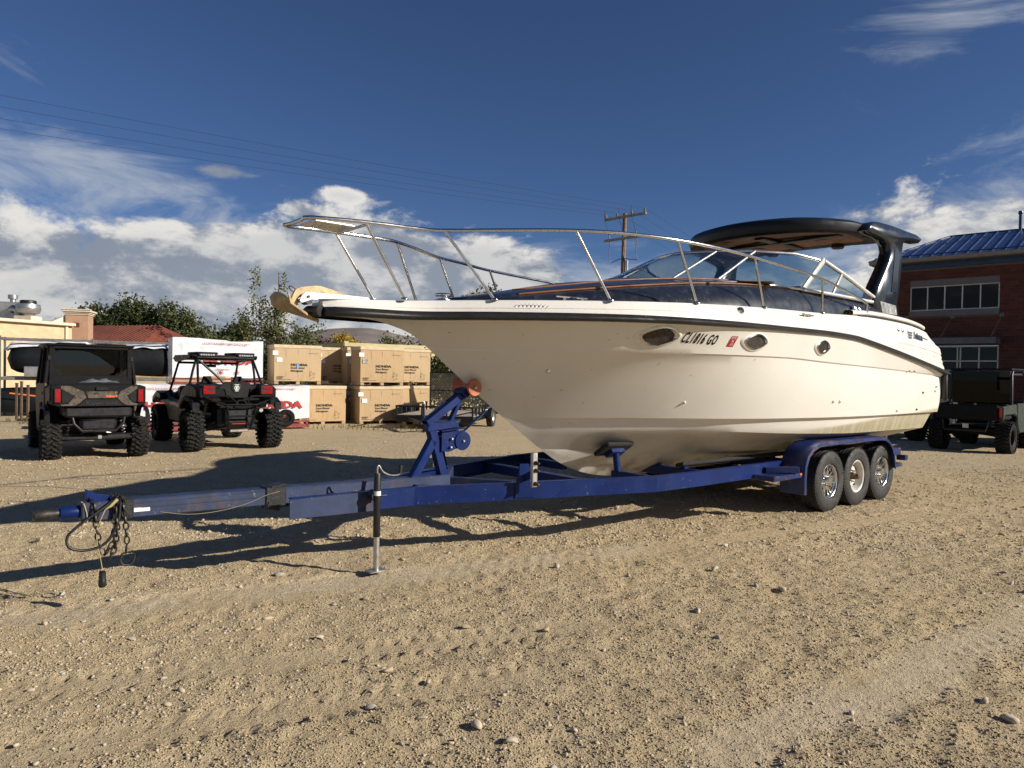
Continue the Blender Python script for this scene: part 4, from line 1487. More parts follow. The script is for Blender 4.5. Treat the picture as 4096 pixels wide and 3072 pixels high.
mb.bbox((-4.43, 0, 1.415), (.11, .17, .07), .008, (0, R(-35), 0))
mb.build('roller_bracket', M_blue, wsn)
rl = MB()
rl.lathe([(.012, -.135), (.03, -.135), (.075, -.14), (.082, -.125), (.055, -.08), (.034, -.03), (.032, .03), (.055, .08), (.082, .125), (.075, .14), (.03, .135), (.012, .135)], (-4.395, 0, 1.455), 'Y', 28)
rl.build('bow_roller', M_amber, wsn, 50)
mb = MB()
mb.lathe([(0, -.152), (.012, -.152), (.016, -.14), (.016, .14), (.012, .152), (0, .152)], (-4.395, 0, 1.455), 'Y', 12)
mb.build('axle_bolt', M_zinc, wsn, 40)
wn = empty('winch', (0, 0, 0), 0, off=(0, 0, 0))
wn.parent = tr
mb = MB()
mb.prism([(-4.70, .88), (-4.62, .87), (-4.50, .91), (-4.44, 1.0), (-4.44, 1.065), (-4.70, 1.045)], .05, .058, lambda u, v_, t_: (u, -t_, v_), .002)
mb.prism([(-4.70, .88), (-4.62, .87), (-4.50, .91), (-4.44, 1.0), (-4.44, 1.065), (-4.70, 1.045)], -.05, -.042, lambda u, v_, t_: (u, -t_, v_), .002)
mb.bbox((-4.57, 0, 1.07), (.26, .12, .012), .003, (0, R(-4), 0))
mb.build('winch_housing', M_blue, wn)
mb = MB()
mb.lathe([(.0, -.07), (.085, -.07), (.088, -.062), (.06, -.058), (.05, -.04), (.05, .04), (.085, .05), (0, .05)], (-4.47, 0, .965), 'Y', 26)
mb.build('drum', M_blue, wn, 40)
for s_, z_ in ((-4.47, .965), (-4.60, .99), (-4.61, .915)):
    mb = MB()
    mb.lathe([(0, -.088), (.009, -.088), (.012, -.08), (.012, -.06)], (s_, 0, z_), 'Y', 8)
    mb.build('bolt', M_zinc, wn, 40)
mb = MB()
mb.beam((-4.44, 0, 1.03), (-4.16, 0, 1.235), .045, .004, .001)
mb.build('strap', M_strap, wn)
mb = MB()
mb.tube([(-4.17, 0, 1.225), (-4.13, .012, 1.255), (-4.08, .012, 1.275), (-4.06, 0, 1.30), (-4.09, -.012, 1.325), (-4.12, -.012, 1.30)], [.006, .012, .011, .010, .009, .006], 8)
mb.build('strap_hook', M_steel, wn, 50)
# guide bracket on the beam
for sg in (1, -1):
    mb = MB()
    wv = beam_w(-4.2)
    mb.prism([(-4.30, .50), (-4.12, .50), (-4.12, .60), (-4.18, .80), (-4.26, .80), (-4.30, .60)], .004, .012, lambda u, v_, t_: (u, -sg * (wv + t_ + (u + 4.2) * .318), v_), .002)
    mb.beam((-4.21, -sg * (wv + .02), .68), (-4.21, -sg * (wv + .10), .72), .04, .06, .004)
    br = mb.build('guide_bracket', M_blue, tr)
    mb = MB()
    mb.bbox((-4.21, -sg * (wv + .12), .76), (.055, .035, .30), .004)
    mb.build('guide_post', M_alu, br)
    for z_ in (.82, .755, .64):
        mb = MB()
        mb.lathe([(0, .055), (.008, .055), (.012, .035), (.02, .02), (.02, 0)], (0, 0, 0), 'Y', 10)
        mb.v[-50:] = [(-4.21 + p[0], -sg * (wv + .135 + p[1]), z_ + p[2]) for p in mb.v[-50:]]
        mb.build('guide_bolt', M_rusty, br, 40)
# bunks
for sg in (1, -1):
    mb = MB()
    nrm = -R(34) * sg
    mb.bbox((-2.75, -sg * .37, .825), (.40, .24, .045), .012, (nrm, R(2), 0))
    pad = mb.build('bow_pad', M_carpet, tr)
    mb = MB()
    mb.bbox((-2.75, -sg * .385, .785), (.20, .12, .05), .006, (nrm, 0, 0))
    mb.cyl((-2.75, -sg * .40, .78), (-2.74, -sg * .42, .58), .036, n=14)
    mb.build('pad_post', M_blue, tr, 40)
    mb = MB()
    mb.beam((-2.74, -sg * .36, .56), (-2.74, -sg * 1.03, .56), .08, .08, .005)
    mb.build('outrigger', M_blue, tr)
    mb = MB()
    mb.beam((-2.0, -sg * .64, .635), (2.4, -sg * .66, .625), .11, .045, .01, roll=-R(19) * sg)
    mb.build('bunk', M_carpet, tr)
    for s_ in (-1.9, -.1, 1.9):
        mb = MB()
        mb.beam((s_, -sg * .64, .55), (s_, -sg * .64, .62), .05, .07, .004)
        mb.build('bunk_post', M_blue, tr)
# fenders
FP = [(-.64, .27), (-.645, .45), (-.63, .60), (-.57, .72), (-.46, .80), (-.30, .845), (-.1, .855), (.6, .855), (1.3, .85), (1.48, .84), (1.62, .79), (1.74, .70), (1.81, .58), (1.86, .40)]
for sg in (1, -1):
    mb = MB()
    rows = []
    for i, (s, z) in enumerate(FP):
        a, c = FP[max(0, i - 1)], FP[min(len(FP) - 1, i + 1)]
        tx, tz = c[0] - a[0], c[1] - a[1]
        L = math.hypot(tx, tz)
        nx_, nz_ = tz / L, -tx / L          # inward normal
        rows.append([(s, 1.05, z), (s, 1.32, z), (s - nx_ * -.012, 1.345, z + nz_ * .012), (s + nx_ * .05, 1.35, z + nz_ * .05), (s + nx_ * .05, 1.343, z + nz_ * .05), (s + nx_ * .014, 1.335, z + nz_ * .014), (s + nx_ * .006, 1.05, z + nz_ * .006)])
    strip(mb, rows, sg, close=True)
    mb.build('fender', M_bluerust, tr, 40)
    mb = MB()
    mb.bbox((-.98, -sg * 1.21, .50), (.60, .26, .055), .006)
    mb.beam((-1.05, -sg * 1.10, .56), (-.80, -sg * 1.36, .575), .07, .07, .005)
    stp = mb.build('fender_step', M_bluerust, tr)
    mb = MB()
    mb.bbox((-.72, -sg * 1.343, .515), (.05, .012, .025), .004)
    mb.build('marker_lamp', M_lens, stp)
    mb = MB()
    mb.bbox((2.05, -sg * 1.12, .60), (.25, .30, .10), .006)
    mb.bbox((2.05, -sg * 1.16, .42), (.22, .28, .05), .006)
    mb.bbox((2.14, -sg * 1.30, .52), (.09, .12, .07), .006)
    mb.build('rear_bracket', M_bluerust, tr)
    for s_ in (.11, .84, 1.57):
        mb = MB()
        mb.beam((s_ - .36, -sg * 1.0, .44), (s_ + .36, -sg * 1.0, .44), .06, .03, .004)
        mb.beam((s_ - .18, -sg * 1.02, .43), (s_ - .1, -sg * 1.02, .60), .03, .03, .004)
        mb.build('leaf_spring', M_black, tr)
# axles and wheels
def road_wheel(kind):
    wt_ = empty('wheel', (0, 0, 0))
    Rt, hw = .366, .105
    prof = [(.205, -hw * .82), (.215, -hw * 1.0), (.235, -hw * 1.06), (.27, -hw * 1.10), (.31, -hw * 1.08), (.338, -hw * 1.0), (.352, -hw * .92), (.362, -hw * .80)]
    gr_ = []
    for y_ in (-.055, -.02, .02, .055):
        gr_ += [(.365, y_ - .008), (.355, y_ - .006), (.355, y_ + .006), (.365, y_ + .008)]
    prof = prof + [(.364, -hw * .72)] + gr_ + [(.364, hw * .72)] + [(r, -y_) for r, y_ in prof[::-1]]
    mb = MB()
    mb.lathe(prof, (0, 0, 0), 'Y', 56)
    # shoulder blocks
    for k_ in range(56):
        a = 2 * math.pi * (k_ + .5) / 56
        for yy in (-.084, .084):
            mb.box((.360 * math.cos(a), yy, .360 * math.sin(a)), (.012, .03, .026), Matrix.Rotation(-a, 3, 'Y'))
    ty = mb.build('tyre', M_tyre, wt_, 40, off=(0, 0, 0))
    mb = MB()
    if kind == 'alloy':
        mb.lathe([(.205, -.085), (.208, -.092), (.200, -.098), (.190, -.094), (.184, -.085), (.180, -.02), (.180, .08)], (0, 0, 0), 'Y', 40)
        rim = mb.build('rim', M_poly, wt_, 40, off=(0, 0, 0))
        for k_ in range(8):
            a = 2 * math.pi * (k_ + .3) / 8
            sp = MB()
            sp.prism([(.06, -.035), (.12, -.028), (.183, -.045), (.183, -.022), (.125, -.006), (.125, .006), (.183, .022), (.183, .045), (.12, .028), (.06, .035)], -.05, -.03, lambda u, v_, t_: (u * math.cos(a) - v_ * math.sin(a), t_ - .10 * (u - .06), u * math.sin(a) + v_ * math.cos(a)), .003)
            sp.build('spoke', M_poly, wt_, off=(0, 0, 0))
        mb = MB()
        mb.lathe([(.105, .02), (.105, .0), (.085, -.015), (.062, -.03), (.058, -.10), (.05, -.108), (0, -.108)], (0, 0, 0), 'Y', 24)
        mb.build('hub_cap', M_poly, wt_, 40, off=(0, 0, 0))
        mb = MB()
        mb.lathe([(.178, .03), (0, .03)], (0, 0, 0), 'Y', 24)
        mb.build('brake_drum', M_black, wt_, off=(0, 0, 0))
        mb = MB()
        for k_ in range(16):
            a = 2 * math.pi * k_ / 16
            mb.box((.1965 * math.cos(a), -.098, .1965 * math.sin(a)), (.007, .004, .007))
        tag(mb.build('rim_rivet', M_black, wt_, off=(0, 0, 0)), kind='stuff')
    else:
        mb.lathe([(.205, -.080), (.208, -.092), (.200, -.098), (.186, -.088), (.180, -.06), (.172, -.02), (.160, .005), (.150, .0), (.135, -.02), (.115, -.028), (.085, -.02), (.045, -.02)], (0, 0, 0), 'Y', 40)
        mb.build('rim', M_wwheel, wt_, 40, off=(0, 0, 0))
        for k_ in range(8):
            a = 2 * math.pi * k_ / 8
            sp = MB()
            sp.lathe([(0, -.03), (.017, -.03), (.019, -.022)], (.138 * math.cos(a), .0, .138 * math.sin(a)), 'Y', 10)
            sp.build('wheel_slot', M_black, wt_, off=(0, 0, 0))
        mb = MB()
        mb.lathe([(.05, -.02), (.045, -.07), (.032, -.08), (.030, -.12), (0, -.124)], (0, 0, 0), 'Y', 18)
        for k_ in range(6):
            a = 2 * math.pi * k_ / 6
            mb.cyl((.075 * math.cos(a), -.02, .075 * math.sin(a)), (.075 * math.cos(a), -.05, .075 * math.sin(a)), .009, n=6)
        mb.build('hub', M_rusty, wt_, 40, off=(0, 0, 0))
    # raised maker's name around the sidewall
    me = text_mesh('NATIONAL' if kind == 'steel' else 'FREESTAR', size=.055, bold=.001, sx=1.15, space=1.15)
    for q in me.vertices:
        rr_ = .287 + q.co.y
        a = math.pi / 2 - q.co.x / .287 - (.25 if kind == 'alloy' else -.1)
        q.co = Vector((rr_ * math.cos(a), -.1165, rr_ * math.sin(a)))
    me.materials.clear()
    mobj('tyre_lettering', me, M_greytxt, ty)
    return wt_
wa, wb_ = road_wheel('alloy'), road_wheel('steel')
spots = [(.11, 'a'), (.84, 's'), (1.57, 'a')]
used = {}
for sg in (1, -1):
    for s_, kd in spots:
        src = wa if kd == 'a' else wb_
        if kd not in used:
            w_o = src
            used[kd] = 1
        else:
            w_o = copy_tree(src)
        w_o.parent = tr
        w_o.location = (s_, -sg * 1.175, .358)
        w_o.rotation_euler = (0, rnd.uniform(0, .8) if s_ != .84 else .2, 0 if sg == 1 else math.pi)
for s_, kd in spots:
    mb = MB()
    mb.cyl((s_, -1.12, .358), (s_, 1.12, .358), .038, n=12)
    mb.build('axle', M_black, tr, 40)
mb = MB()
mb.bbox((2.18, 0, .545), (.06, 2.3, .10), .006)
mb.build('rear_bar', M_blue, tr)

# ================================================================== SIDE-BY-SIDE VEHICLES (local: x right, y forward, z up; origin under the rear axle)
M_plas = pm('dark_grey_plastic', (.0055, .0055, .006), .65, 0, .2, 9, .15, 90, spec=.2)
M_plas2 = pm('charcoal_panel', (.014, .0137, .0133), .65, 0, .15, 9, .15, 90, spec=.2)
M_roofp = pm('black_roof_plastic', (.007, .007, .008), .5, 0, .3, 7, .1, 60, spec=.25)
M_knob = pm('knobby_tyre', (.008, .008, .008), .8, 0, .3, 9, .2, 60, spec=.2)
M_lug = pm('dusty_tyre_lug', (.024, .023, .021), .9, 0, .25, 9, .2, 60, spec=.2)
M_tail = pm('red_tail_lens', (.30, .004, .006), .25, 0, .3, 60, coat=.6)
M_orange = pm('orange_decal', (.75, .16, .02), .5)
M_gloss = pm('gloss_black_paint', (.007, .008, .010), .5, 0, .2, 4, spec=.18)
M_cabglass = glass_mat('cab_glass', (.22, .25, .25), 1.3)
M_screen = glass_mat('smoked_screen', (.02, .022, .022), .35)
M_cloth = pm('grey_tarpaulin', (.14, .15, .17), .5, 0, .3, 9, .5, 12)
M_led = pm('clear_lamp_lens', (.55, .56, .56), .15, .3, .4, 60, coat=.5)
M_redtrim = pm('red_trim', (.45, .015, .015), .4)
def camo_mat(name, cols):
    m = bpy.data.materials.new(name)
    m.use_nodes = True
    nt = m.node_tree
    t = NT(nt)
    b = nt.nodes['Principled BSDF']
    v = t.new('ShaderNodeTexCoord').outputs['Object']
    a = t.noise(v, 6, 7, .72, .8)
    c = t.noise(t.vm('ADD', v, (5, 3, 1)), 14, 8, .75, 1.2)
    col = t.mix(t.ss(a, .42, .50), cols[0], cols[1])
    col = t.mix(t.ss(c, .52, .57), col, cols[2])
    col = t.mix(t.ss(t.noise(t.vm('ADD', v, (2, 9, 4)), 30, 6, .7, .6), .60, .63), col, cols[3])
    t.put(b.inputs['Base Color'], col)
    b.inputs['Roughness'].default_value = .6
    b.inputs['Specular IOR Level'].default_value = .2
    return m
M_camo = camo_mat('woodland_camouflage', ((.070, .057, .044), (.105, .087, .068), (.03, .025, .02), (.19, .17, .145)))
M_camog = camo_mat('green_camouflage', ((.03, .04, .034), (.05, .062, .053), (.018, .024, .021), (.03, .036, .03)))

def knob_wheel(rad, wid, style, rimmat):
    wt_ = empty('wheel', (0, 0, 0), off=(0, 0, 0))
    h = wid / 2
    rc = rad * .93
    mb = MB()
    mb.lathe([(rad * .52, -h * .8), (rad * .58, -h * .98), (rad * .72, -h * 1.04), (rad * .85, -h * .98), (rc * .98, -h * .82), (rc, -h * .6), (rc, h * .6), (rc * .98, h * .82), (rad * .85, h * .98), (rad * .72, h * 1.04), (rad * .58, h * .98), (rad * .52, h * .8)], (0, 0, 0), 'X', 36)
    mb.build('tyre', M_knob, wt_, 50)
    mb = MB()
    n_ = 22 if style == 'vee' else 26
    for k_ in range(n_):
        a = 2 * math.pi * k_ / n_
        for sx in (-1, 1):
            aa = a + (math.pi / n_ if sx > 0 else 0)
            for x0, ln, tw, w_, dpt in (((h * .30, wid * .40, .55, .030, .03), (h * .84, wid * .22, -.3, .036, .034)) if style == 'vee' else ((h * .22, wid * .24, .2, .040, .028), (h * .62, wid * .24, -.35, .046, .032), (h * .95, wid * .16, .1, .05, .04))):
                q = aa + (0 if x0 < h * .5 else math.pi / n_ * .6)
                rr_ = rad - dpt * .45 - (.012 if x0 > h * .8 else 0)
                rm = Matrix.Rotation(q - math.pi / 2, 3, 'X') @ Matrix.Rotation(tw * sx, 3, 'Z')
                mb.box((sx * x0, rr_ * math.cos(q), rr_ * math.sin(q)), (ln, w_, dpt), rm, (.86, .8))
    tag(mb.build('tread_lug', M_lug, wt_), kind='stuff')
    mb = MB()
    mb.lathe([(rad * .53, h * .8), (rad * .54, h * .92), (rad * .48, h * .86), (rad * .44, h * .3), (rad * .30, h * .2), (rad * .2, h * .5), (0, h * .52)], (0, 0, 0), 'X', 24)
    mb.build('rim', rimmat, wt_, 40)
    return wt_
def place_wheels(proto, root, spots):
    for i, (x_, y_, r_) in enumerate(spots):
        w_o = proto if i == 0 else copy_tree(proto)
        w_o.parent = root
        w_o.location = (x_, y_, r_)
        w_o.rotation_euler = (rnd.uniform(0, 6.2), 0, 0 if x_ > 0 else math.pi)
LASTO = None
def P(name, mat, parent, smooth=None):
    class _C:
        def __enter__(self):
            self.mb = MB()
            return self.mb
        def __exit__(self, *a):
            global LASTO
            LASTO = self.mb.build(name, mat, parent, smooth)
    return _C()
def spring(mb, p0, p1, r, turns, wr):
    p0, p1 = Vector(p0), Vector(p1)
    ax = (p1 - p0).normalized()
    u = ax.cross(Vector((0, 1, 0))).normalized()
    q = ax.cross(u)
    pts = []
    n_ = int(turns * 10)
    for i in range(n_ + 1):
        a = 2 * math.pi * i / 10
        pts.append(p0 + (p1 - p0) * (i / n_) + (u * math.cos(a) + q * math.sin(a)) * r)
    mb.tube(pts, wr, 5)

# ---------------------------------------------------------------- closed-cab utility vehicle with camouflage panels
rid = empty('utility_vehicle', (-7.20, 12.28, 0), R(38), off=(0, 0, 0))
tag(rid, 'closed cab utility vehicle in brown camouflage seen from behind', 'utility vehicle')
place_wheels(knob_wheel(.355, .27, 'vee', M_plas), rid, [(-.655, 0, .35), (.655, 0, .35), (-.655, 2.3, .35), (.655, 2.3, .35)])
with P('bed', M_plas, rid) as mb:
    mb.bbox((0, -.02, .96), (1.32, .92, .06), .02)
    for sx in (-1, 1):
        mb.bbox((sx * .65, -.02, 1.09), (.06, .95, .34), .03)
    mb.bbox((0, .42, 1.10), (1.3, .06, .34), .02)
for sx in (-1, 1):
    with P('bed_side', M_camo, rid) as mb:
        mb.prism([(-.30, 1.22), (.42, 1.20), (.42, .92), (.20, .92), (.05, .99), (-.30, .99)], .682, .70, lambda u, v_, t_: (sx * t_, u, v_), .006)
    with P('fender_flare', M_plas, rid, 40) as mb:
        pts = [(-.44, .62), (-.42, .80), (-.30, .90), (0, .93), (.30, .90), (.42, .78), (.46, .60)]
        rows = [[(u, .70, v_), (u, .76, v_ - .02), (u, .78, v_ - .06)] for u, v_ in pts]
        o = len(mb.v)
        for r_ in rows:
            mb.v += [(sx * p[1], p[0], p[2]) for p in r_]
        for i in range(len(rows) - 1):
            for j in range(2):
                a = o + i * 3 + j
                mb.f.append((a, a + 1, a + 4, a + 3))
# tailgate
YT = -.50
tg = None
with P('tailgate', M_plas, rid) as mb:
    mb.prism([(-.69, 1.245), (-.60, 1.275), (.60, 1.275), (.69, 1.245), (.69, .955), (.60, .915), (-.60, .915), (-.69, .955)], YT, YT + .05, lambda u, v_, t_: (u, t_, v_), .008)
tgo = LASTO
def gate(poly, name, mat, lift=.010, parent=None):
    with P(name, mat, parent or tgo) as mb:
        mb.prism(poly, YT - lift, YT + .004, lambda u, v_, t_: (u, t_, v_), .003)
gate([(-.21, 1.165), (.27, 1.165), (.22, 1.05), (-.17, 1.05)], 'camouflage_panel', M_camo)
gate([(-.56, 1.255), (-.44, 1.255), (-.24, 1.165), (-.20, 1.06), (-.30, .965), (-.37, .925), (-.56, .925), (-.56, .955), (-.46, .955), (-.36, 1.09), (-.56, 1.20)], 'camouflage_panel', M_camo)
gate([(.56, 1.255), (.46, 1.255), (.30, 1.165), (.25, 1.06), (.33, .965), (.40, .925), (.56, .925), (.56, .955), (.48, .975), (.40, 1.09), (.56, 1.20)], 'camouflage_panel', M_camo)
gate([(-.545, 1.205), (-.37, 1.095), (-.455, .975), (-.545, .975)], 'light_surround', M_plas2, .014)
gate([(.545, 1.205), (.41, 1.095), (.48, .985), (.545, .985)], 'light_surround', M_plas2, .014)
gate([(-.22, 1.025), (.25, 1.025), (.345, .92), (-.32, .92)], 'name_panel', M_plas2, .018)
gate([(-.06, 1.235), (.12, 1.235), (.12, 1.18), (-.06, 1.18)], 'handle', M_plas2, .030)
text('Kawasaki', 'name_lettering', M_black, tgo, frame((.015, YT - .021, .968), (1, 0, 0), (0, 0, 1)), size=.098, bold=.003, sx=1.25, ex=.004)
text('Inline-4', 'model_lettering', M_orange, tgo, frame((.165, YT - .013, 1.083), (1, 0, 0), (0, 0, 1)), size=.05, bold=.002, sx=1.1, shear=.3)
for sx in (-1, 1):
    with P('tail_light', M_black, rid) as mb:
        mb.bbox((sx * .605, YT - .005, 1.095), (.105, .06, .25), .015)
    tl = LASTO
    with P('lens', M_tail, tl) as mb:
        mb.bbox((sx * .605, YT - .036, 1.095), (.075, .012, .21), .006)
# cab
YC = .50
with P('rear_cab_panel', M_plas, rid) as mb:
    mb.bbox((0, YC, 1.335), (1.30, .06, .17), .015)
    mb.bbox((-.60, YC, 1.64), (.09, .07, .62), .015)
    mb.bbox((.60, YC, 1.64), (.09, .07, .62), .015)
    mb.bbox((0, YC, 1.905), (1.28, .07, .06), .015)
    mb.prism([(-.56, 1.55), (-.40, 1.42), (-.56, 1.40)], YC - .02, YC + .02, lambda u, v_, t_: (u, t_, v_), .003)
    mb.prism([(.56, 1.55), (.40, 1.42), (.56, 1.40)], YC - .02, YC + .02, lambda u, v_, t_: (u, t_, v_), .003)
rcp = LASTO
text('RIDGE', 'model_lettering', M_black, rcp, frame((.28, YC - .036, 1.335), (1, 0, 0), (0, 0, 1)), size=.075, bold=.002, sx=1.5, ex=.003)
with P('rear_window', M_cabglass, rid) as mb:
    mb.box((0, YC, 1.65), (1.12, .008, .50))
with P('roof', M_roofp, rid, 40) as mb:
    for q in ((0, 1.30, 1.945, 1.36, 1.72),):
        mb.bbox((q[0], q[1], q[2]), (q[3], q[4], .05), .025)
    mb.bbox((-.30, 1.25, 1.972), (.42, 1.55, .03), .012)
    mb.bbox((.34, 1.25, 1.972), (.42, 1.55, .03), .012)
for sx in (-1, 1):
    with P('hinge', M_black, rid) as mb:
        mb.bbox((sx * .635, YC - .035, 1.72), (.05, .02, .09), .008)
    with P('door', M_camo, rid) as mb:
        mb.prism([(.42, 1.28), (1.95, 1.24), (2.02, .95), (1.75, .45), (.75, .42), (.45, .62)], .67, .72, lambda u, v_, t_: (sx * t_, u, v_), .015)
    with P('door_frame', M_plas, rid) as mb:
        mb.beam((sx * .69, .47, 1.27), (sx * .63, .52, 1.93), .05, .05, .01)
        mb.beam((sx * .69, 1.15, 1.26), (sx * .63, 1.12, 1.93), .05, .07, .01)
        mb.beam((sx * .69, 2.05, 1.20), (sx * .63, 1.75, 1.93), .05, .06, .01)
        mb.beam((sx * .63, .5, 1.92), (sx * .63, 1.8, 1.92), .05, .05, .01)
    with P('door_window', M_cabglass, rid) as mb:
        mb.add([(sx * .685, .5, 1.27), (sx * .685, 2.02, 1.23), (sx * .63, 1.76, 1.92), (sx * .63, .53, 1.92)], [(0, 1, 2, 3)])
    with P('rocker', M_plas, rid) as mb:
        mb.bbox((sx * .66, 1.2, .42), (.10, 1.35, .10), .02)
with P('door_handle', M_black, rid) as mb:
    mb.bbox((-.728, .66, 1.10), (.02, .12, .05), .006)
with P('windscreen', M_cabglass, rid) as mb:
    mb.box((0, 1.93, 1.58), (1.25, .008, .78), (R(-20), 0, 0))
with P('hood', M_camo, rid, 40) as mb:
    mb.prism([(1.95, 1.22), (2.55, 1.10), (2.78, .95), (2.82, .70), (2.70, .60), (1.95, .60)], -.62, .62, lambda u, v_, t_: (t_, u, v_), .04)
with P('dashboard', M_black, rid) as mb:
    mb.bbox((0, 1.85, 1.18), (1.2, .25, .25), .05)
    mb.bbox((0, .95, .62), (1.25, 1.6, .10), .03)
for x_ in (-.42, 0, .42):
    with P('seat', M_black, rid, 40) as mb:
        mb.bbox((x_, .80, 1.12), (.36, .12, .60), .05, (R(10), 0, 0))
        mb.bbox((x_, 1.05, .85), (.38, .45, .12), .04)
with P('mirror', M_plas2, rid) as mb:
    mb.bbox((.0, 1.62, 1.70), (.22, .03, .07), .012)
for p0, p1, tg_ in (((-.20, .56, 1.66), (-.06, .56, 1.44), 0), ((.30, .56, 1.70), (.16, .56, 1.45), 0)):
    with P('window_strut', M_zinc, rid) as mb:
        mb.cyl(p0, p1, .006, n=6)
with P('paper_tag', M_paper, rid) as mb:
    mb.bbox((-.06, .58, 1.60), (.12, .004, .06), .001)
    mb.bbox((-.05, .578, 1.52), (.015, .004, .12), .001)
with P('plastic_wrap', M_paper, rid) as mb:
    mb.prism([(-.50, 1.66), (-.45, 1.68), (-.44, 1.60), (-.46, 1.55), (-.455, 1.46), (-.50, 1.45), (-.49, 1.55)], .56, .563, lambda u, v_, t_: (u, t_, v_))
# undercarriage
with P('rear_frame', M_black, rid, 40) as mb:
    mb.tube([(-.42, -.36, .90), (-.36, -.42, .62), (-.25, -.44, .50), (.25, -.44, .50), (.36, -.42, .62), (.42, -.36, .90)], .022, 8)
    mb.tube([(-.22, -.42, .80), (.22, -.42, .80)], .016, 8)
    mb.bbox((0, -.15, .60), (.55, .5, .22), .05)
    mb.bbox((0, .9, .38), (1.1, 2.4, .10), .03)
    mb.bbox((0, -.44, .50), (.16, .05, .05), .008)
    mb.bbox((0, .0, .82), (1.0, .9, .20), .04)
for sx in (-1, 1):
    with P('suspension_arm', M_black, rid, 40) as mb:
        mb.tube([(sx * .20, -.16, .40), (sx * .54, -.05, .33)], .02, 8)
        mb.tube([(sx * .20, .16, .42), (sx * .54, .05, .36)], .02, 8)
    with P('drive_shaft', M_zinc, rid, 40) as mb:
        mb.tube([(sx * .16, -.02, .44), (sx * .55, 0, .35)], .014, 8)
    with P('shock_absorber', M_zinc, rid, 40) as mb:
        spring(mb, (sx * .42, -.12, .42), (sx * .36, -.10, .82), .035, 7, .007)
    with P('mud_guard', M_black, rid) as mb:
        mb.bbox((sx * .62, .62, .70), (.28, .06, .50), .02, (R(-15), 0, 0))
with P('hitch_receiver', M_zinc, rid) as mb:
    mb.bbox((0, -.48, .40), (.06, .10, .06), .006)
tp = MB()
for i in range(13):
    for j in range(5):
        u = i / 12
        tp.v.append((u * .62 - .25, .10 + j * .06, 1.265 + .075 * math.sin(math.pi * u) ** .6 * math.sin(math.pi * (j + .3) / 5) * (.75 + .35 * math.sin(u * 19 + j))))
for i in range(12):
    for j in range(4):
        a = i * 5 + j
        tp.f.append((a, a + 1, a + 6, a + 5))
tpo = tp.build('tarpaulin', M_cloth, None, 60, off=(0, 0, 0))
tpo.location, tpo.rotation_euler = (-7.20 + .616 * .22, 12.28 - .788 * .22, .035), (0, 0, R(38))
tag(tpo, 'crumpled grey plastic sheet lying in the camouflage vehicle bed', 'tarpaulin')

# ---------------------------------------------------------------- open sport vehicle
krx = empty('sport_side_by_side', (-5.49, 13.93, 0), R(38), off=(0, 0, 0))
tag(krx, 'black open sport side by side with red tail lights, beside the camouflage one', 'utility vehicle')
place_wheels(knob_wheel(.395, .29, 'block', M_gloss), krx, [(-.735, 0, .39), (.735, 0, .39), (-.735, 2.5, .39), (.735, 2.5, .39)])
with P('chassis', M_black, krx) as mb:
    mb.bbox((0, 1.2, .50), (1.05, 2.6, .20), .05)
    mb.bbox((0, -.05, .66), (.70, .55, .40), .06)
with P('tub', M_gloss, krx, 40) as mb:
    for sx in (-1, 1):
        mb.prism([(-.38, 1.10), (-.20, 1.24), (.45, 1.28), (.80, 1.16), (1.05, .92), (1.75, .92), (2.05, 1.10), (2.35, 1.08), (2.75, .95), (2.8, .80), (2.45, .85), (2.1, .72), (1.9, .48), (.75, .45), (.55, .62), (.35, .84), (.0, .92), (-.38, .88)], .60, .74, lambda u, v_, t_: (sx * t_, u, v_), .03)
with P('cargo_bed', M_plas, krx) as mb:
    mb.bbox((0, 0, .98), (1.15, .62, .10), .03)
    mb.bbox((0, .32, 1.12), (1.15, .05, .30), .02)
with P('rear_panel', M_plas2, krx) as mb:
    mb.prism([(-.24, 1.33), (.18, 1.33), (.32, 1.20), (.20, 1.18), (.17, 1.02), (-.22, 1.02), (-.26, 1.18), (-.40, 1.20)], -.42, -.36, lambda u, v_, t_: (u, t_, v_), .01)
    mb.prism([(-.14, 1.30), (.06, 1.30), (.06, 1.20), (.0, 1.13), (-.09, 1.13), (-.14, 1.20)], -.43, -.42, lambda u, v_, t_: (u, t_, v_), .004)
rp = LASTO
with P('emblem_plate', M_black, rp) as mb:
    mb.prism([(-.12, 1.29), (.04, 1.29), (.04, 1.20), (-.01, 1.14), (-.08, 1.14), (-.12, 1.20)], -.436, -.43, lambda u, v_, t_: (u, t_, v_), .002)
with P('emblem', M_paper, rp) as mb:
    mb.lathe([(.046, -.4395), (.046, -.4375), (.036, -.4375), (.036, -.4395)], (-.04, 0, 1.215), 'Y', 20, True)
    mb.prism([(-.065, 1.235), (-.03, 1.245), (-.015, 1.23), (-.04, 1.222), (-.02, 1.205), (-.045, 1.185), (-.065, 1.195), (-.05, 1.21)], -.4395, -.4375, lambda u, v_, t_: (u, t_, v_))
for tx, z_ in (('Kawasaki', 1.278), ('TERYX', 1.155)):
    text(tx, 'maker_lettering', M_paper, rp, frame((-.04, -.4395, z_), (1, 0, 0), (0, 0, 1)), size=.022, bold=.001)
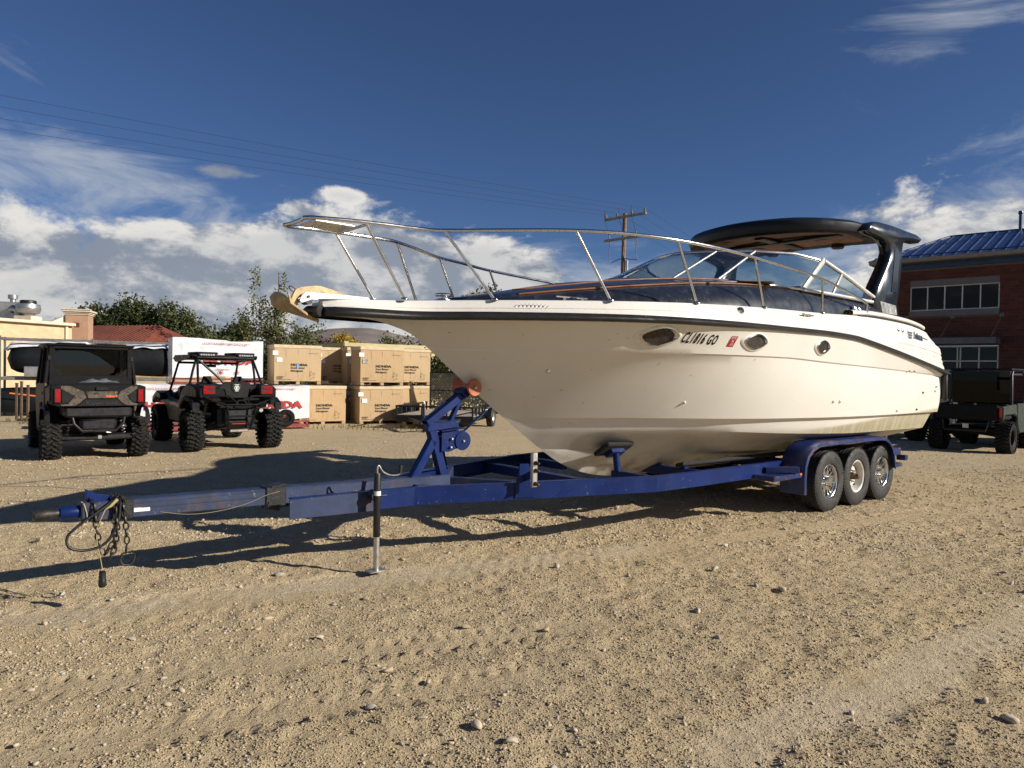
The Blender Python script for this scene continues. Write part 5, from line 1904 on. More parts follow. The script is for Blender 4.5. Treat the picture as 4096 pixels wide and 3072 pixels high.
for sx in (-1, 1):
    with P('tail_light', M_black, krx) as mb:
        mb.bbox((sx * .535, -.385, 1.175), (.25, .08, .20), .02)
    tl = LASTO
    for dz_ in (.045, -.045):
        with P('lens', M_tail, tl) as mb:
            mb.prism([(sx * .44, 1.175 + dz_ + .025), (sx * .64, 1.175 + dz_ + .03), (sx * .64, 1.175 + dz_ - .03), (sx * (.47 if dz_ > 0 else .44), 1.175 + dz_ - .02)], -.432, -.42, lambda u, v_, t_: (u, t_, v_), .003)
    with P('inner_lens', M_tail, tl) as mb:
        mb.prism([(sx * .60, 1.21), (sx * .645, 1.21), (sx * .645, 1.14), (sx * .57, 1.155)], -.431, -.42, lambda u, v_, t_: (u, t_, v_), .003)
    with P('rear_fender', M_plas, krx, 40) as mb:
        mb.bbox((sx * .60, -.30, 1.10), (.28, .20, .30), .05)
        mb.prism([(-.42, .78), (-.40, .93), (-.2, 1.02), (.2, 1.04), (.42, .95), (.50, .78), (.42, .86), (.2, .95), (-.2, .94)], .70, .84, lambda u, v_, t_: (sx * t_, u, v_), .015)
    with P('front_fender', M_gloss, krx, 40) as mb:
        mb.prism([(2.05, .90), (2.15, 1.04), (2.5, 1.08), (2.85, .95), (2.9, .80), (2.5, .95)], .62, .86, lambda u, v_, t_: (sx * t_, u, v_), .02)
    with P('suspension_arm', M_black, krx, 40) as mb:
        mb.tube([(sx * .18, -.30, .46), (sx * .64, -.02, .38)], .026, 8)
        mb.tube([(sx * .18, -.28, .62), (sx * .62, .0, .46)], .022, 8)
    with P('trailing_arm', M_gloss, krx, 40) as mb:
        mb.tube([(sx * .40, .8, .42), (sx * .60, .05, .38)], .045, 8)
    with P('shock_absorber', M_zinc, krx, 40) as mb:
        mb.tube([(sx * .50, .12, .48), (sx * .42, .18, .95)], .022, 8)
        spring(mb, (sx * .50, .12, .50), (sx * .43, .17, .90), .045, 8, .009)
    with P('drive_shaft', M_zinc, krx, 40) as mb:
        mb.tube([(sx * .14, -.04, .45), (sx * .62, 0, .385)], .02, 8)
    with P('seat', M_black, krx, 40) as mb:
        mb.bbox((sx * .30, .72, 1.02), (.44, .14, .58), .06, (R(12), 0, 0))
        mb.bbox((sx * .30, 1.0, .74), (.46, .50, .14), .05)
    st_ = LASTO
    with P('headrest', M_plas2, st_, 40) as mb:
        mb.prism([(-.13, 1.26), (-.07, 1.42), (.07, 1.42), (.13, 1.26)], .60, .68, lambda u, v_, t_: (sx * .30 + u, t_, v_), .025)
cage = [[(.60, -.02, 1.22), (.60, .12, 1.32), (.54, .42, 1.74), (.52, .55, 1.80), (.54, 1.35, 1.82), (.60, 1.65, 1.70), (.66, 2.12, 1.08)],
        [(.66, .62, 1.10), (.60, .55, 1.50), (.54, .50, 1.79)]]
for sx in (-1, 1):
    for j, c in enumerate(cage):
        with P('cage_tube', M_black, krx, 50) as mb:
            mb.tube([(sx * p[0], p[1], p[2]) for p in c], .024, 8)
with P('cage_brace', M_black, krx, 50) as mb:
    mb.tube([(-.52, .52, 1.79), (.52, .52, 1.79)], .024, 8)
with P('cage_brace', M_black, krx, 50) as mb:
    mb.tube([(-.53, .46, 1.76), (-.10, .42, 1.36), (-.02, .42, 1.24)], .022, 8)
with P('cage_brace', M_black, krx, 50) as mb:
    mb.tube([(-.60, 1.66, 1.69), (.60, 1.66, 1.69)], .024, 8)
with P('mirror', M_black, krx, 50) as mb:
    mb.tube([(0, 1.58, 1.72), (0, 1.55, 1.66)], .012, 6)
    mb.bbox((0, 1.54, 1.63), (.24, .03, .06), .012)
with P('roof', M_roofp, krx, 40) as mb:
    mb.prism([(-.62, .42), (.62, .42), (.67, 1.0), (.64, 1.85), (.44, 1.98), (-.44, 1.98), (-.64, 1.85), (-.67, 1.0)], 1.825, 1.865, lambda u, v_, t_: (u, v_, t_ - .05 * abs(u) ** 2), .012)
    for x_ in (-.36, .36):
        mb.bbox((x_, .75, 1.875), (.42, .70, .05), .02)
with P('roof_liner', M_black, krx, 40) as mb:
    mb.bbox((0, 1.15, 1.795), (1.16, 1.5, .10), .04)
for sx in (-1, 1):
    with P('roof_skirt', M_roofp, krx, 40) as mb:
        mb.prism([(.48, 1.83), (1.8, 1.83), (1.95, 1.78), (1.75, 1.70), (1.2, 1.73), (.55, 1.76)], .60, .655, lambda u, v_, t_: (sx * t_, u, v_), .015)
for x_ in (-.36, .38):
    with P('light_bar', M_black, krx) as mb:
        mb.bbox((x_, .42, 1.845), (.34, .07, .06), .015)
    lb = LASTO
    for i in range(6):
        with P('lamp', M_led, lb) as mb:
            mb.bbox((x_ - .115 + i * .046, .383, 1.845), (.038, .008, .032), .004)
bars = [[(-.66, -.48, 1.06), (-.50, -.56, .97), (-.28, -.62, .90), (.28, -.62, .90), (.50, -.56, .97), (.66, -.48, 1.06), (.20, -.52, 1.06), (.12, -.58, .92)],
        [(-.66, -.48, 1.06), (-.20, -.52, 1.06), (-.06, -.60, .91)],
        [(-.28, -.62, .90), (-.24, -.60, .72), (-.20, -.50, .42)], [(.28, -.62, .90), (.24, -.60, .72), (.20, -.50, .42)],
        [(-.235, -.59, .68), (.235, -.59, .68)], [(-.10, -.60, .91), (-.05, -.58, .98), (.05, -.58, .98), (.10, -.60, .91)]]
for b_ in bars:
    with P('bumper_tube', M_plas, krx, 50) as mb:
        mb.tube(b_, .019, 8)
with P('skid_plate', M_zinc, krx) as mb:
    mb.bbox((0, -.46, .40), (.34, .05, .05), .01)
with P('hitch_trim', M_redtrim, krx) as mb:
    mb.bbox((-.02, -.50, .535), (.26, .02, .02), .004)
with P('radiator', M_black, krx) as mb:
    mb.bbox((0, -.40, .68), (.50, .12, .30), .03)
with P('exhaust', M_zinc, krx, 40) as mb:
    mb.lathe([(0, -.46), (.035, -.46), (.045, -.44), (.045, -.2)], (.42, 0, .78), 'Y', 14)
with P('side_graphic', M_redtrim, krx) as mb:
    mb.prism([(.95, .86), (1.35, .88), (1.75, .86), (1.72, .82), (1.3, .80), (1.0, .78)], -.747, -.742, lambda u, v_, t_: (t_, u, v_))
with P('dashboard', M_black, krx) as mb:
    mb.bbox((0, 1.75, 1.05), (1.15, .30, .30), .06)
with P('hood', M_gloss, krx, 40) as mb:
    mb.prism([(1.8, 1.12), (2.4, 1.04), (2.95, .86), (3.0, .60), (1.8, .60)], -.58, .58, lambda u, v_, t_: (t_, u, v_), .05)

# ---------------------------------------------------------------- shaded utility vehicles by the brick building
def shaded_utv(name, loc, rz, label, body):
    t_ = empty(name, loc, rz, off=(0, 0, 0))
    tag(t_, label, 'utility vehicle', 'utility vehicles parked by the brick building')
    place_wheels(knob_wheel(.36, .27, 'block', M_gloss), t_, [(.66, 0, .355), (-.66, 0, .355), (.66, 2.2, .355), (-.66, 2.2, .355)])
    with P('bed', M_plas, t_) as mb:
        mb.bbox((0, .0, .88), (1.30, .95, .30), .04)
        mb.bbox((0, 1.3, .48), (1.15, 2.9, .18), .04)
    with P('tailgate', M_plas, t_) as mb:
        mb.bbox((0, -.50, .90), (1.24, .06, .34), .02)
    for sx in (-1, 1):
        with P('bed_side', body, t_, 40) as mb:
            mb.prism([(-.50, 1.04), (.55, 1.08), (.62, .80), (.40, .86), (-.35, .86), (-.50, .70)], .64, .72, lambda u, v_, tt: (sx * tt, u, v_), .02)
        with P('door', body, t_, 40) as mb:
            mb.prism([(.65, 1.10), (1.75, 1.08), (1.85, .80), (1.65, .42), (.85, .42), (.66, .70)], .66, .72, lambda u, v_, tt: (sx * tt, u, v_), .02)
        with P('tail_light', M_tail, t_) as mb:
            mb.bbox((sx * .66, -.51, .92), (.05, .05, .22), .01)
        with P('cage_tube', M_black, t_, 50) as mb:
            mb.tube([(sx * .62, .55, 1.05), (sx * .60, .58, 1.75), (sx * .58, .75, 1.84), (sx * .58, 1.5, 1.84), (sx * .62, 1.8, 1.66), (sx * .68, 2.15, 1.10)], .026, 8)
        with P('seat', M_black, t_, 40) as mb:
            mb.prism([(-.22, .80), (.22, .80), (.14, 1.40), (-.14, 1.40)], .70, .82, lambda u, v_, tt: (sx * .32 + u, tt, v_), .03)
        with P('mirror', M_black, t_, 40) as mb:
            mb.bbox((sx * .76, 1.7, 1.25), (.05, .10, .18), .02)
        with P('shock_absorber', M_zinc, t_, 40) as mb:
            spring(mb, (sx * .45, -.05, .42), (sx * .40, -.02, .78), .04, 7, .008)
        with P('suspension_arm', M_black, t_, 40) as mb:
            mb.tube([(sx * .18, -.1, .42), (sx * .56, 0, .36)], .022, 8)
    with P('roof', M_roofp, t_, 40) as mb:
        mb.prism([(-.62, .50), (.62, .50), (.64, 1.6), (.50, 1.72), (-.50, 1.72), (-.64, 1.6)], 1.86, 1.91, lambda u, v_, tt: (u, v_, tt - .06 * u * u), .015)
    with P('rear_screen', M_screen, t_) as mb:
        mb.box((0, .56, 1.45), (1.15, .006, .75))
    with P('hood', body, t_, 40) as mb:
        mb.prism([(1.85, 1.12), (2.4, 1.02), (2.75, .85), (2.78, .55), (1.85, .55)], -.60, .60, lambda u, v_, tt: (tt, u, v_), .05)
    with P('licence_plate', M_zinc, t_) as mb:
        mb.bbox((.02, -.545, .60), (.12, .01, .10), .004)
    with P('rear_bumper', M_black, t_, 40) as mb:
        mb.tube([(-.45, -.48, .72), (-.40, -.54, .50), (.40, -.54, .50), (.45, -.48, .72)], .022, 8)
    return t_
shaded_utv('utility_vehicle', (10.45, 16.1, 0), R(-48), 'green camouflage open utility vehicle parked in shade before the brick building', M_camog)
shaded_utv('utility_vehicle', (10.3, 19.2, 0), R(-60), 'black utility vehicle mostly hidden behind the stern of the cruiser', M_plas)
shaded_utv('utility_vehicle', (13.1, 17.3, 0), R(-48), 'dark utility vehicle cut by the frame, beside the green camouflage one', M_gloss)

# ================================================================== CRATES AND YARD GOODS
def card_mat():
    m = bpy.data.materials.new('cardboard')
    m.use_nodes = True
    nt = m.node_tree
    t = NT(nt)
    b = nt.nodes['Principled BSDF']
    v = t.new('ShaderNodeTexCoord').outputs['Object']
    r = t.new('ShaderNodeObjectInfo').outputs['Random']
    x, y, z = t.xyz(v)
    col = t.mix(r, (.44, .285, .135), (.48, .355, .205))
    fl = t.noise(t.vec(t.m('MULTIPLY', x, 26.0), y, t.m('MULTIPLY', z, 1.5)), 1.0, 4, .6)
    col = t.mix(t.ss(fl, .4, .7, 0, .35), col, (.56, .42, .25))
    col = t.mix(t.ss(t.noise(v, 2.2, 6, .65), .5, .7, 0, .45), col, (.36, .24, .12))
    t.put(b.inputs['Base Color'], col)
    b.inputs['Roughness'].default_value = .8
    bn = t.new('ShaderNodeBump')
    bn.inputs['Strength'].default_value = .5
    bn.inputs['Distance'].default_value = .02
    t.put(bn.inputs['Height'], t.noise(v, 3.2, 5, .6))
    nt.links.new(bn.outputs[0], b.inputs['Normal'])
    return m
M_card = card_mat()
M_lid = pm('pale_cardboard', (.60, .48, .31), .8, 0, .12, 4, .4, 8)
M_wood = pm('pallet_wood', (.42, .30, .17), .8, 0, .25, 6, .3, 40)
M_print = pm('black_print', (.035, .030, .026), .8)
M_redprint = pm('red_print', (.40, .035, .03), .7)
M_wrap = pm('white_wrap', (.70, .71, .72), .42, 0, .06, 2.5, 1.0, 5.5, dirt=(.50, .51, .53), dscale=3, damt=.6)
M_redsteel = pm('red_steel_frame', (.24, .05, .045), .55, 0, .2, 8, .2, 40, dirt=(.22, .12, .08), dscale=9, damt=.6)
M_tapeb = pm('blue_tape', (.10, .42, .75), .5)
TH = R(32)
UX, UY = (math.cos(TH), math.sin(TH)), (-math.sin(TH), math.cos(TH))
CW, CD, CH = 1.36, .82, 1.13
def carton():
    t_ = empty('carton_crate', (0, 0, 0), 0, off=(0, 0, 0))
    with P('carton', M_card, t_, 40) as mb:
        # slightly bulging walls
        nx_, nz_ = 9, 7
        def wall(fn):
            o = len(mb.v)
            for i in range(nx_):
                for j in range(nz_):
                    u, v_ = i / (nx_ - 1), j / (nz_ - 1)
                    bl = .012 * math.sin(math.pi * u) * math.sin(math.pi * v_) + .004 * math.sin(u * 23 + v_ * 5)
                    mb.v.append(fn(u, v_, bl))
            for i in range(nx_ - 1):
                for j in range(nz_ - 1):
                    a = o + i * nz_ + j
                    mb.f.append((a, a + 1, a + nz_ + 1, a + nz_))
        z0, z1 = .11, CH - .09
        wall(lambda u, v_, b: (u * CW, -b, z0 + (z1 - z0) * v_))
        wall(lambda u, v_, b: (-b, u * CD, z0 + (z1 - z0) * v_))
        wall(lambda u, v_, b: (CW + b, u * CD, z0 + (z1 - z0) * v_))
        wall(lambda u, v_, b: (u * CW, CD + b, z0 + (z1 - z0) * v_))
        wall(lambda u, v_, b: (u * CW, v_ * CD, z1))
    with P('lid', M_lid, t_) as mb:
        mb.bbox((CW / 2, CD / 2, CH - .05), (CW + .035, CD + .035, .095), .008)
    for x_ in (.06, CW / 2, CW - .06):
        with P('pallet_block', M_wood, t_) as mb:
            mb.bbox((x_, CD / 2, .045), (.11, CD, .085), .004)
    with P('pallet_deck', M_wood, t_) as mb:
        mb.bbox((CW / 2, CD / 2, .10), (CW + .01, CD + .01, .02), .003)
    for x_ in (.33, .68, 1.02):
        with P('fold_seam', M_print, t_) as mb:
            mb.box((x_, -.0085, .60), (.0025, .003, .80))
    f = lambda x_, z_: frame((x_, -.022, z_), (1, 0, 0), (0, 0, 1))
    text('HONDA', 'maker_lettering', M_print, t_, f(.47, .56), size=.088, bold=.004, sx=1.45, align='LEFT')
    text('Snow Blower', 'product_lettering', M_print, t_, f(.47, .475), size=.075, bold=.002, sx=1.0, align='LEFT')
    text('D\u00e9neigeuse', 'product_lettering', M_print, t_, f(.47, .39), size=.075, bold=.002, sx=1.0, align='LEFT')
    text('HONDA', 'corner_lettering', M_print, t_, f(.07, .215), size=.038, bold=.002, sx=1.4, align='LEFT')
    text('Snow Blower', 'corner_lettering', M_print, t_, f(.07, .175), size=.03, bold=.001, align='LEFT')
    with P('print_rule', M_print, t_) as mb:
        mb.box((.28, -.018, .145), (.42, .002, .006))
    for k_ in range(7):
        with P('handling_mark', M_print, t_) as mb:
            x_ = 1.0 + k_ * .042
            mb.lathe([(.011, -.021), (.011, -.019), (.006, -.019), (.006, -.021)], (x_, 0, .90), 'Y', 6 if k_ % 2 else 4, True)
    for x_, z_, s_ in ((1.06, .36, .03), (1.15, .31, .035), (1.04, .27, .028), (1.14, .20, .03), (1.05, .17, .022)):
        with P('handling_mark', M_print, t_) as mb:
            mb.lathe([(s_, -.024), (s_, -.022), (s_ - .005, -.022), (s_ - .005, -.024)], (x_, 0, z_), 'Y', 5, True)
    with P('paper_label', M_paper, t_) as mb:
        mb.box((.03, -.014, .89), (.15, .003, .12))
    return t_
def world_at(px, depth):
    return ((px - 2048) / 2841 * depth, depth)
proto = carton()
STACK = [   # px of the front left foot, depth, level, turn, label
    (1440, 20.9, 0, 0, 'orange brown carton crate on gravel nearest the utility trailer drawbar'),
    (1441, 20.9, 1, 0, 'carton crate with two white labels, top of the stack beside the trailer'),
    (1200, 20.25, 0, .02, 'pale carton crate on gravel right beside the white wrapped crate'),
    (1096, 20.4, 1, .0, 'carton crate with a blue tape strip, upper row beside the white wrap'),
    (1092, 20.6, 0, .0, 'carton crate hidden in the lower row behind the white wrap'),
    (1561, 22.3, 0, -.02, 'carton crate half hidden behind the rail of the utility trailer'),
    (1561, 22.3, 1, -.02, 'pale carton crate of the upper row under the bow of the cruiser'),
    (1272, 22.2, 0, .03, 'carton crate in the dark gap of the lower row'),
    (1272, 22.2, 1, .03, 'shaded carton crate with torn white label in the upper row gap'),
    (1388, 22.0, 0, -.06, 'carton crate in the lower row behind the front stack'),
    (1388, 22.0, 1, -.06, 'carton crate showing a shaded side in the upper row gap'),
]
for i, (px, dep, lv, tn, lab) in enumerate(STACK):
    c = proto if i == 0 else copy_tree(proto)
    gx_, gy_ = world_at(px, dep)
    c.location = (gx_, gy_, lv * (CH + .012) + (-.01 if lv == 0 else 0))
    c.rotation_euler = (0, 0, TH + tn)
    c.scale = (1, 1, 1.0 + (.02 if lv else .0))
    tag(c, lab, 'crate', 'carton crates stacked on pallets')
    if 'two white' in lab or 'orange' in lab:
        for x_, z_, w_, h_ in ((.14, .70, .16, .12),):
            with P('paper_label', M_paper, c) as mb:
                mb.box((x_, -.017, z_), (w_, .003, h_))
    if 'blue' in lab:
        with P('tape_strip', M_tapeb, c) as mb:
            mb.box((.665, -.027, .52), (.055, .003, .13))
# white wrapped crates with red lettering
def wrapped(loc, w_, d_, h_, label, wheel=False):
    t_ = empty('wrapped_crate', loc, TH, off=(0, 0, 0))
    tag(t_, label, 'crate', 'white wrapped crates on red steel frames')
    with P('wrap', M_wrap, t_, 50) as mb:
        def wall(fn, nx_=22, nz_=10):
            o = len(mb.v)
            for i in range(nx_):
                for j in range(nz_):
                    u, v_ = i / (nx_ - 1), j / (nz_ - 1)
                    q = mnoise.noise(Vector((u * 7 + loc[0], v_ * 4, loc[2])))
                    mb.v.append(fn(u, v_, q * .035 * (1 if 0 < u < 1 else .3)))
            for i in range(nx_ - 1):
                for j in range(nz_ - 1):
                    a = o + i * nz_ + j
                    mb.f.append((a, a + 1, a + nz_ + 1, a + nz_))
        hem = lambda u: .03 * math.sin(u * 9 + loc[0])
        top = lambda u: h_ + .02 * math.sin(u * 6 + 1) - (.03 if u > .6 else 0)
        wall(lambda u, v_, b: (u * w_, b - .02, hem(u) + (top(u) - hem(u)) * v_))
        wall(lambda u, v_, b: (b, u * d_, hem(u) + (top(0) - hem(u)) * v_), 10)
        wall(lambda u, v_, b: (w_ + b, u * d_, hem(u) + (top(1) - hem(u)) * v_), 10)
        wall(lambda u, v_, b: (u * w_, v_ * d_, top(u) + b))
    f = lambda x_, z_: frame((x_, -.062, z_), (1, 0, 0), (0, 0, 1))
    text('HONDA', 'red_lettering', M_redprint, t_, f(w_ * .62, h_ * .42), size=.25, bold=.012, sx=1.4, ex=.001)
    text('DO NOT PLACE HEAVY OBJECTS IN THIS AREA', 'warning_lettering', M_redprint, t_, f(w_ * .58, h_ * .88), size=.055, bold=.001)
    text('POWERSPORTS', 'small_lettering', M_redprint, t_, f(w_ * .55, h_ * .20), size=.05, bold=.001)
    for x_ in (.52, .70):
        with P('winged_mark', M_redprint, t_) as mb:
            mb.lathe([(.06, -.062), (.06, -.060), (.048, -.060), (.048, -.062)], (w_ * x_, 0, h_ * .12), 'Y', 16, True)
            mb.prism([(-.03, -.02), (.03, -.02), (.035, .0), (.01, .03), (-.02, .03)], -.062, -.060, lambda u, v_, tt: (w_ * x_ + u, tt, h_ * .12 + v_))
    for zz in (-.16, -.06):
        with P('steel_rail', M_redsteel, t_) as mb:
            mb.bbox((w_ / 2, .05, zz), (w_ + .05, .06, .05), .004)
    for x_ in (.05, w_ - .05):
        with P('steel_post', M_redsteel, t_) as mb:
            mb.bbox((x_, .05, -.11), (.05, .06, .14), .004)
    with P('steel_base', M_redsteel, t_) as mb:
        mb.bbox((w_ / 2, d_ / 2, -.20), (w_, d_, .05), .004)
    if wheel:
        with P('packed_wheel', M_knob, t_, 40) as mb:
            mb.lathe([(0, -.06), (.10, -.06), (.11, -.09), (.20, -.10), (.23, -.05), (.23, .08)], (w_ - .62, 0, .04), 'Y', 22)
    return t_
x0, y0 = world_at(1238, 19.2)
wrapped((x0 - UX[0] * 2.3, y0 - UX[1] * 2.3, .25), 2.3, .9, .92, 'white wrapped crate with red lettering low behind the sport vehicle wheel', True)
x1, y1 = world_at(1050, 19.9)
wrapped((x1 - UX[0] * 2.3, y1 - UX[1] * 2.3, 1.34), 2.3, .9, 1.02, 'white wrapped crate on the upper level above the sport vehicle roof')
wrapped((x0 - UX[0] * 4.75, y0 - UX[1] * 4.75, .25), 2.3, .9, .92, 'white wrapped crate in the lower row between the two parked vehicles')

# ---- utility trailer with mesh ramp
M_blk = pm('black_trailer_paint', (.010, .010, .010), .45, 0, .3, 5, .1, 40)
M_deckw = pm('weathered_planks', (.34, .29, .23), .85, 0, .2, 5, .3, 30)
ut = empty('utility_trailer', (-2.12, 19.4, 0), R(-10), off=(0, 0, 0))
tag(ut, 'black utility trailer with plank deck and mesh ramp behind the winch post', 'trailer')
HW, UL, DZ, RZ = 1.08, 2.9, .37, .62
for k_ in range(12):
    with P('plank', M_deckw, ut) as mb:
        mb.bbox((-HW + .09 + k_ * (2 * HW - .18) / 11, UL / 2, DZ), (.172, UL - .04, .035), .004)
with P('frame', M_blk, ut) as mb:
    mb.bbox((0, .03, DZ - .09), (2 * HW, .06, .19), .006)
    mb.bbox((0, UL, DZ - .07), (2 * HW, .06, .13), .006)
    for sx in (-1, 1):
        mb.bbox((sx * HW, UL / 2, DZ - .07), (.06, UL, .13), .006)
with P('front_rail', M_blk, ut) as mb:
    mb.bbox((0, .03, RZ), (2 * HW + .06, .05, .05), .005)
for sx in (-1, 1):
    with P('side_rail', M_blk, ut) as mb:
        mb.bbox((sx * HW, UL / 2, RZ), (.05, UL, .05), .005)
    for k_ in range(8):
        with P('rail_post', M_blk, ut) as mb:
            mb.bbox((sx * HW, .03 + k_ * (UL - .06) / 7, (DZ + RZ) / 2), (.045, .045, RZ - DZ), .004)
    with P('fender', M_blk, ut, 40) as mb:
        mb.prism([(1.2, .35), (1.3, .58), (1.5, .63), (1.9, .63), (2.1, .58), (2.2, .35), (2.14, .35), (2.06, .53), (1.88, .58), (1.52, .58), (1.34, .53), (1.26, .35)], 1.12, 1.36, lambda u, v_, tt: (sx * tt, u, v_), .006)
    wt_ = empty('wheel', (sx * 1.24, 1.7, .28), 0, off=(0, 0, 0))
    wt_.parent = ut
    with P('tyre', M_tyre, wt_, 40) as mb:
        mb.lathe([(.17, -.08), (.20, -.095), (.25, -.095), (.285, -.07), (.29, 0), (.285, .07), (.25, .095), (.20, .095), (.17, .08)], (0, 0, 0), 'X', 32)
    with P('rim', M_zinc, wt_, 40) as mb:
        mb.lathe([(.172, -.08), (.165, -.06), (.10, .0), (.04, -.03), (0, -.03)], (0, 0, 0), 'X', 24)
        mb.lathe([(.172, .08), (.165, .06), (.10, .0), (.04, .03), (0, .03)], (0, 0, 0), 'X', 24)
for x_ in (-.35, .35):
    with P('front_post', M_blk, ut) as mb:
        mb.bbox((x_, .03, (DZ + RZ) / 2), (.045, .045, RZ - DZ), .004)
for sx in (-1, 1):
    with P('drawbar', M_blk, ut) as mb:
        mb.beam((sx * .75, .05, .27), (0, -1.25, .27), .05, .09, .005)
with P('jack', M_blk, ut, 40) as mb:
    mb.lathe([(0, .75), (.028, .75), (.03, .74), (.03, .25), (.022, .25), (.022, .03), (.06, .03), (.06, .015)], (.02, -1.0, 0), 'Z', 12)
with P('jack_cap', M_alu, ut, 40) as mb:
    mb.lathe([(0, .80), (.025, .80), (.03, .78), (.03, .74)], (.02, -1.0, 0), 'Z', 12)
# ramp: frame bars plus expanded mesh
with P('ramp_frame', M_blk, ut) as mb:
    z0, z1 = .40, 1.56
    mb.bbox((-HW + .10, UL + .04, (z0 + z1) / 2), (.05, .05, z1 - z0), .005)
    mb.bbox((HW - .10, UL + .04, (z0 + z1) / 2), (.05, .05, z1 - z0), .005)
    mb.bbox((0, UL + .04, z1), (2 * HW - .20, .05, .05), .005)
    mb.bbox((0, UL + .04, (z0 + z1) / 2), (.04, .04, z1 - z0), .005)
    mb.bbox((0, UL + .04, 1.0), (2 * HW - .2, .03, .03), .005)
with P('mesh_panel', M_zinc, ut) as mb:
    x0_, x1_, st_ = -HW + .12, HW - .12, .055
    k_ = 0
    q = -1.2
    while q < (x1_ - x0_) + 1.2:
        for sl in (1, -1):
            pts = []
            for (xx, zz) in ((x0_ + q, z0), (x0_ + q + sl * (z1 - z0) * .55, z1)):
                pts.append((xx, zz))
            (ax_, az_), (bx_, bz_) = pts
            lo, hi = 0.0, 1.0
            dxx = bx_ - ax_
            for lim, sgn in ((x0_, 1), (x1_, -1)):
                ta = (lim - ax_) / dxx
                if (dxx > 0) == (sgn > 0):
                    lo = max(lo, ta)
                else:
                    hi = min(hi, ta)
            if hi - lo > .03:
                a_ = (ax_ + dxx * lo, UL + .045, az_ + (bz_ - az_) * lo)
                b_ = (ax_ + dxx * hi, UL + .045, az_ + (bz_ - az_) * hi)
                mb.tube([a_, b_], .0045, 3, caps=False)
        q += st_
tag(LASTO, kind='stuff')

# ---- galvanised storage rack with wrapped machines
M_galv = pm('galvanised_tube', (.20, .195, .185), .5, .5, .25, 6, .1, 40, dirt=(.16, .08, .045), dscale=5, damt=.6)
M_rustp = pm('rusty_stake', (.15, .10, .07), .75, .2, .3, 8, .2, 40)
rk = empty('storage_rack', (-15.3, 21.2, 0), R(30), off=(0, 0, 0))
tag(rk, 'galvanised steel storage rack behind the camouflage vehicle', 'rack')
RL_, RD_ = 4.6, 1.3
for x_ in (0, RL_ * .52, RL_):
    for y_ in (0, RD_):
        with P('post', M_galv, rk) as mb:
            mb.bbox((x_, y_, 1.22), (.065, .065, 2.44), .005)
for y_ in (0, RD_):
    for z_ in (2.36, 1.16):
        with P('rail', M_galv, rk) as mb:
            mb.bbox((RL_ / 2, y_ - .001, z_), (RL_ - .07, .05, .10 if z_ < 2 else .06), .005)
for x_ in (0, RL_):
    for z_ in (2.36, 1.16):
        with P('end_rail', M_galv, rk) as mb:
            mb.bbox((x_, RD_ / 2, z_), (.05, RD_ - .07, .06), .005)
with P('shelf', M_wood, rk) as mb:
    mb.bbox((RL_ / 2, RD_ / 2, 1.20), (RL_ - .1, RD_ - .1, .03), .004)
def machine(name, loc, rz, L, W_, H_, label, cover=True):
    t_ = empty(name, loc, rz, off=(0, 0, 0))
    tag(t_, label, 'machine', 'covered machines on the storage rack')
    with P('body', M_gloss, t_, 60) as mb:
        n_, m_ = 18, 12
        for i in range(n_ + 1):
            u = i / n_
            pw = (1 - abs(2 * u - 1) ** 7) ** .5
            for j in range(m_):
                a = 2 * math.pi * j / m_
                c_, s_ = math.cos(a), math.sin(a)
                mb.v.append((u * L, W_ / 2 + (abs(c_) ** .45) * (1 if c_ > 0 else -1) * W_ / 2 * max(.02, pw), H_ / 2 + (abs(s_) ** .45) * (1 if s_ > 0 else -1) * H_ / 2 * max(.02, pw) * (.8 + .2 * u)))
        for i in range(n_):
            for j in range(m_):
                mb.f.append((i * m_ + j, i * m_ + (j + 1) % m_, (i + 1) * m_ + (j + 1) % m_, (i + 1) * m_ + j))
    if cover:
        with P('cover', M_wrap, t_, 60) as mb:
            n_, m_ = 30, 11
            for i in range(n_ + 1):
                u = i / n_
                pw = (1 - abs(2 * u - 1) ** 7) ** .5
                for j in range(m_):
                    f = j / (m_ - 1) * 2 - 1
                    sag = max(0, abs(f) - .72) / .28
                    end = max(0, abs(2 * u - 1) - .86) / .14
                    rag = .03 * math.sin(u * 9 + j * .4) + .012 * math.sin(u * 31)
                    mb.v.append((-.04 + u * (L + .08), W_ / 2 + f * W_ * .53 * (.75 + .25 * pw),
                                 H_ * (.92 + .10 * u) + .03 - sag * (H_ * .12 + rag * .8) - end * H_ * (.14 + rag) + .018 * math.sin(u * 23 + f * 4)))
            for i in range(n_):
                for j in range(m_ - 1):
                    mb.f.append((i * m_ + j, i * m_ + j + 1, (i + 1) * m_ + j + 1, (i + 1) * m_ + j))
    return t_
def rk_at(x_, y_, z_):
    c_, s_ = math.cos(R(30)), math.sin(R(30))
    return (-15.3 + x_ * c_ - y_ * s_, 21.2 + x_ * s_ + y_ * c_, z_)
machine('covered_machine', rk_at(.12, .15, 1.22), R(30), 2.2, 1.05, 1.08, 'white covered black machine at the outer end of the storage rack')
machine('covered_machine', rk_at(2.55, .1, 1.22), R(30), 2.35, 1.05, 1.08, 'white covered black machine above the camouflage vehicle cab')
machine('covered_machine', rk_at(-.6, .2, .02), R(30), 3.4, 1.0, .92, 'dark machine lying under the lower shelf of the rack', False)
with P('toolbox', M_alu, None) as mb:
    mb.bbox((0, 0, .15), (.75, .4, .32), .02)
LASTO.location, LASTO.rotation_euler = rk_at(1.0, -.1, 1.23), (0, 0, R(30))
tag(LASTO, 'plain aluminium toolbox on the rack shelf before the covered machine', 'toolbox')
with P('orange_strap', M_orange, None) as mb:
    mb.beam((0, 0, 0), (.75, 0, -.10), .02, .04, .003)
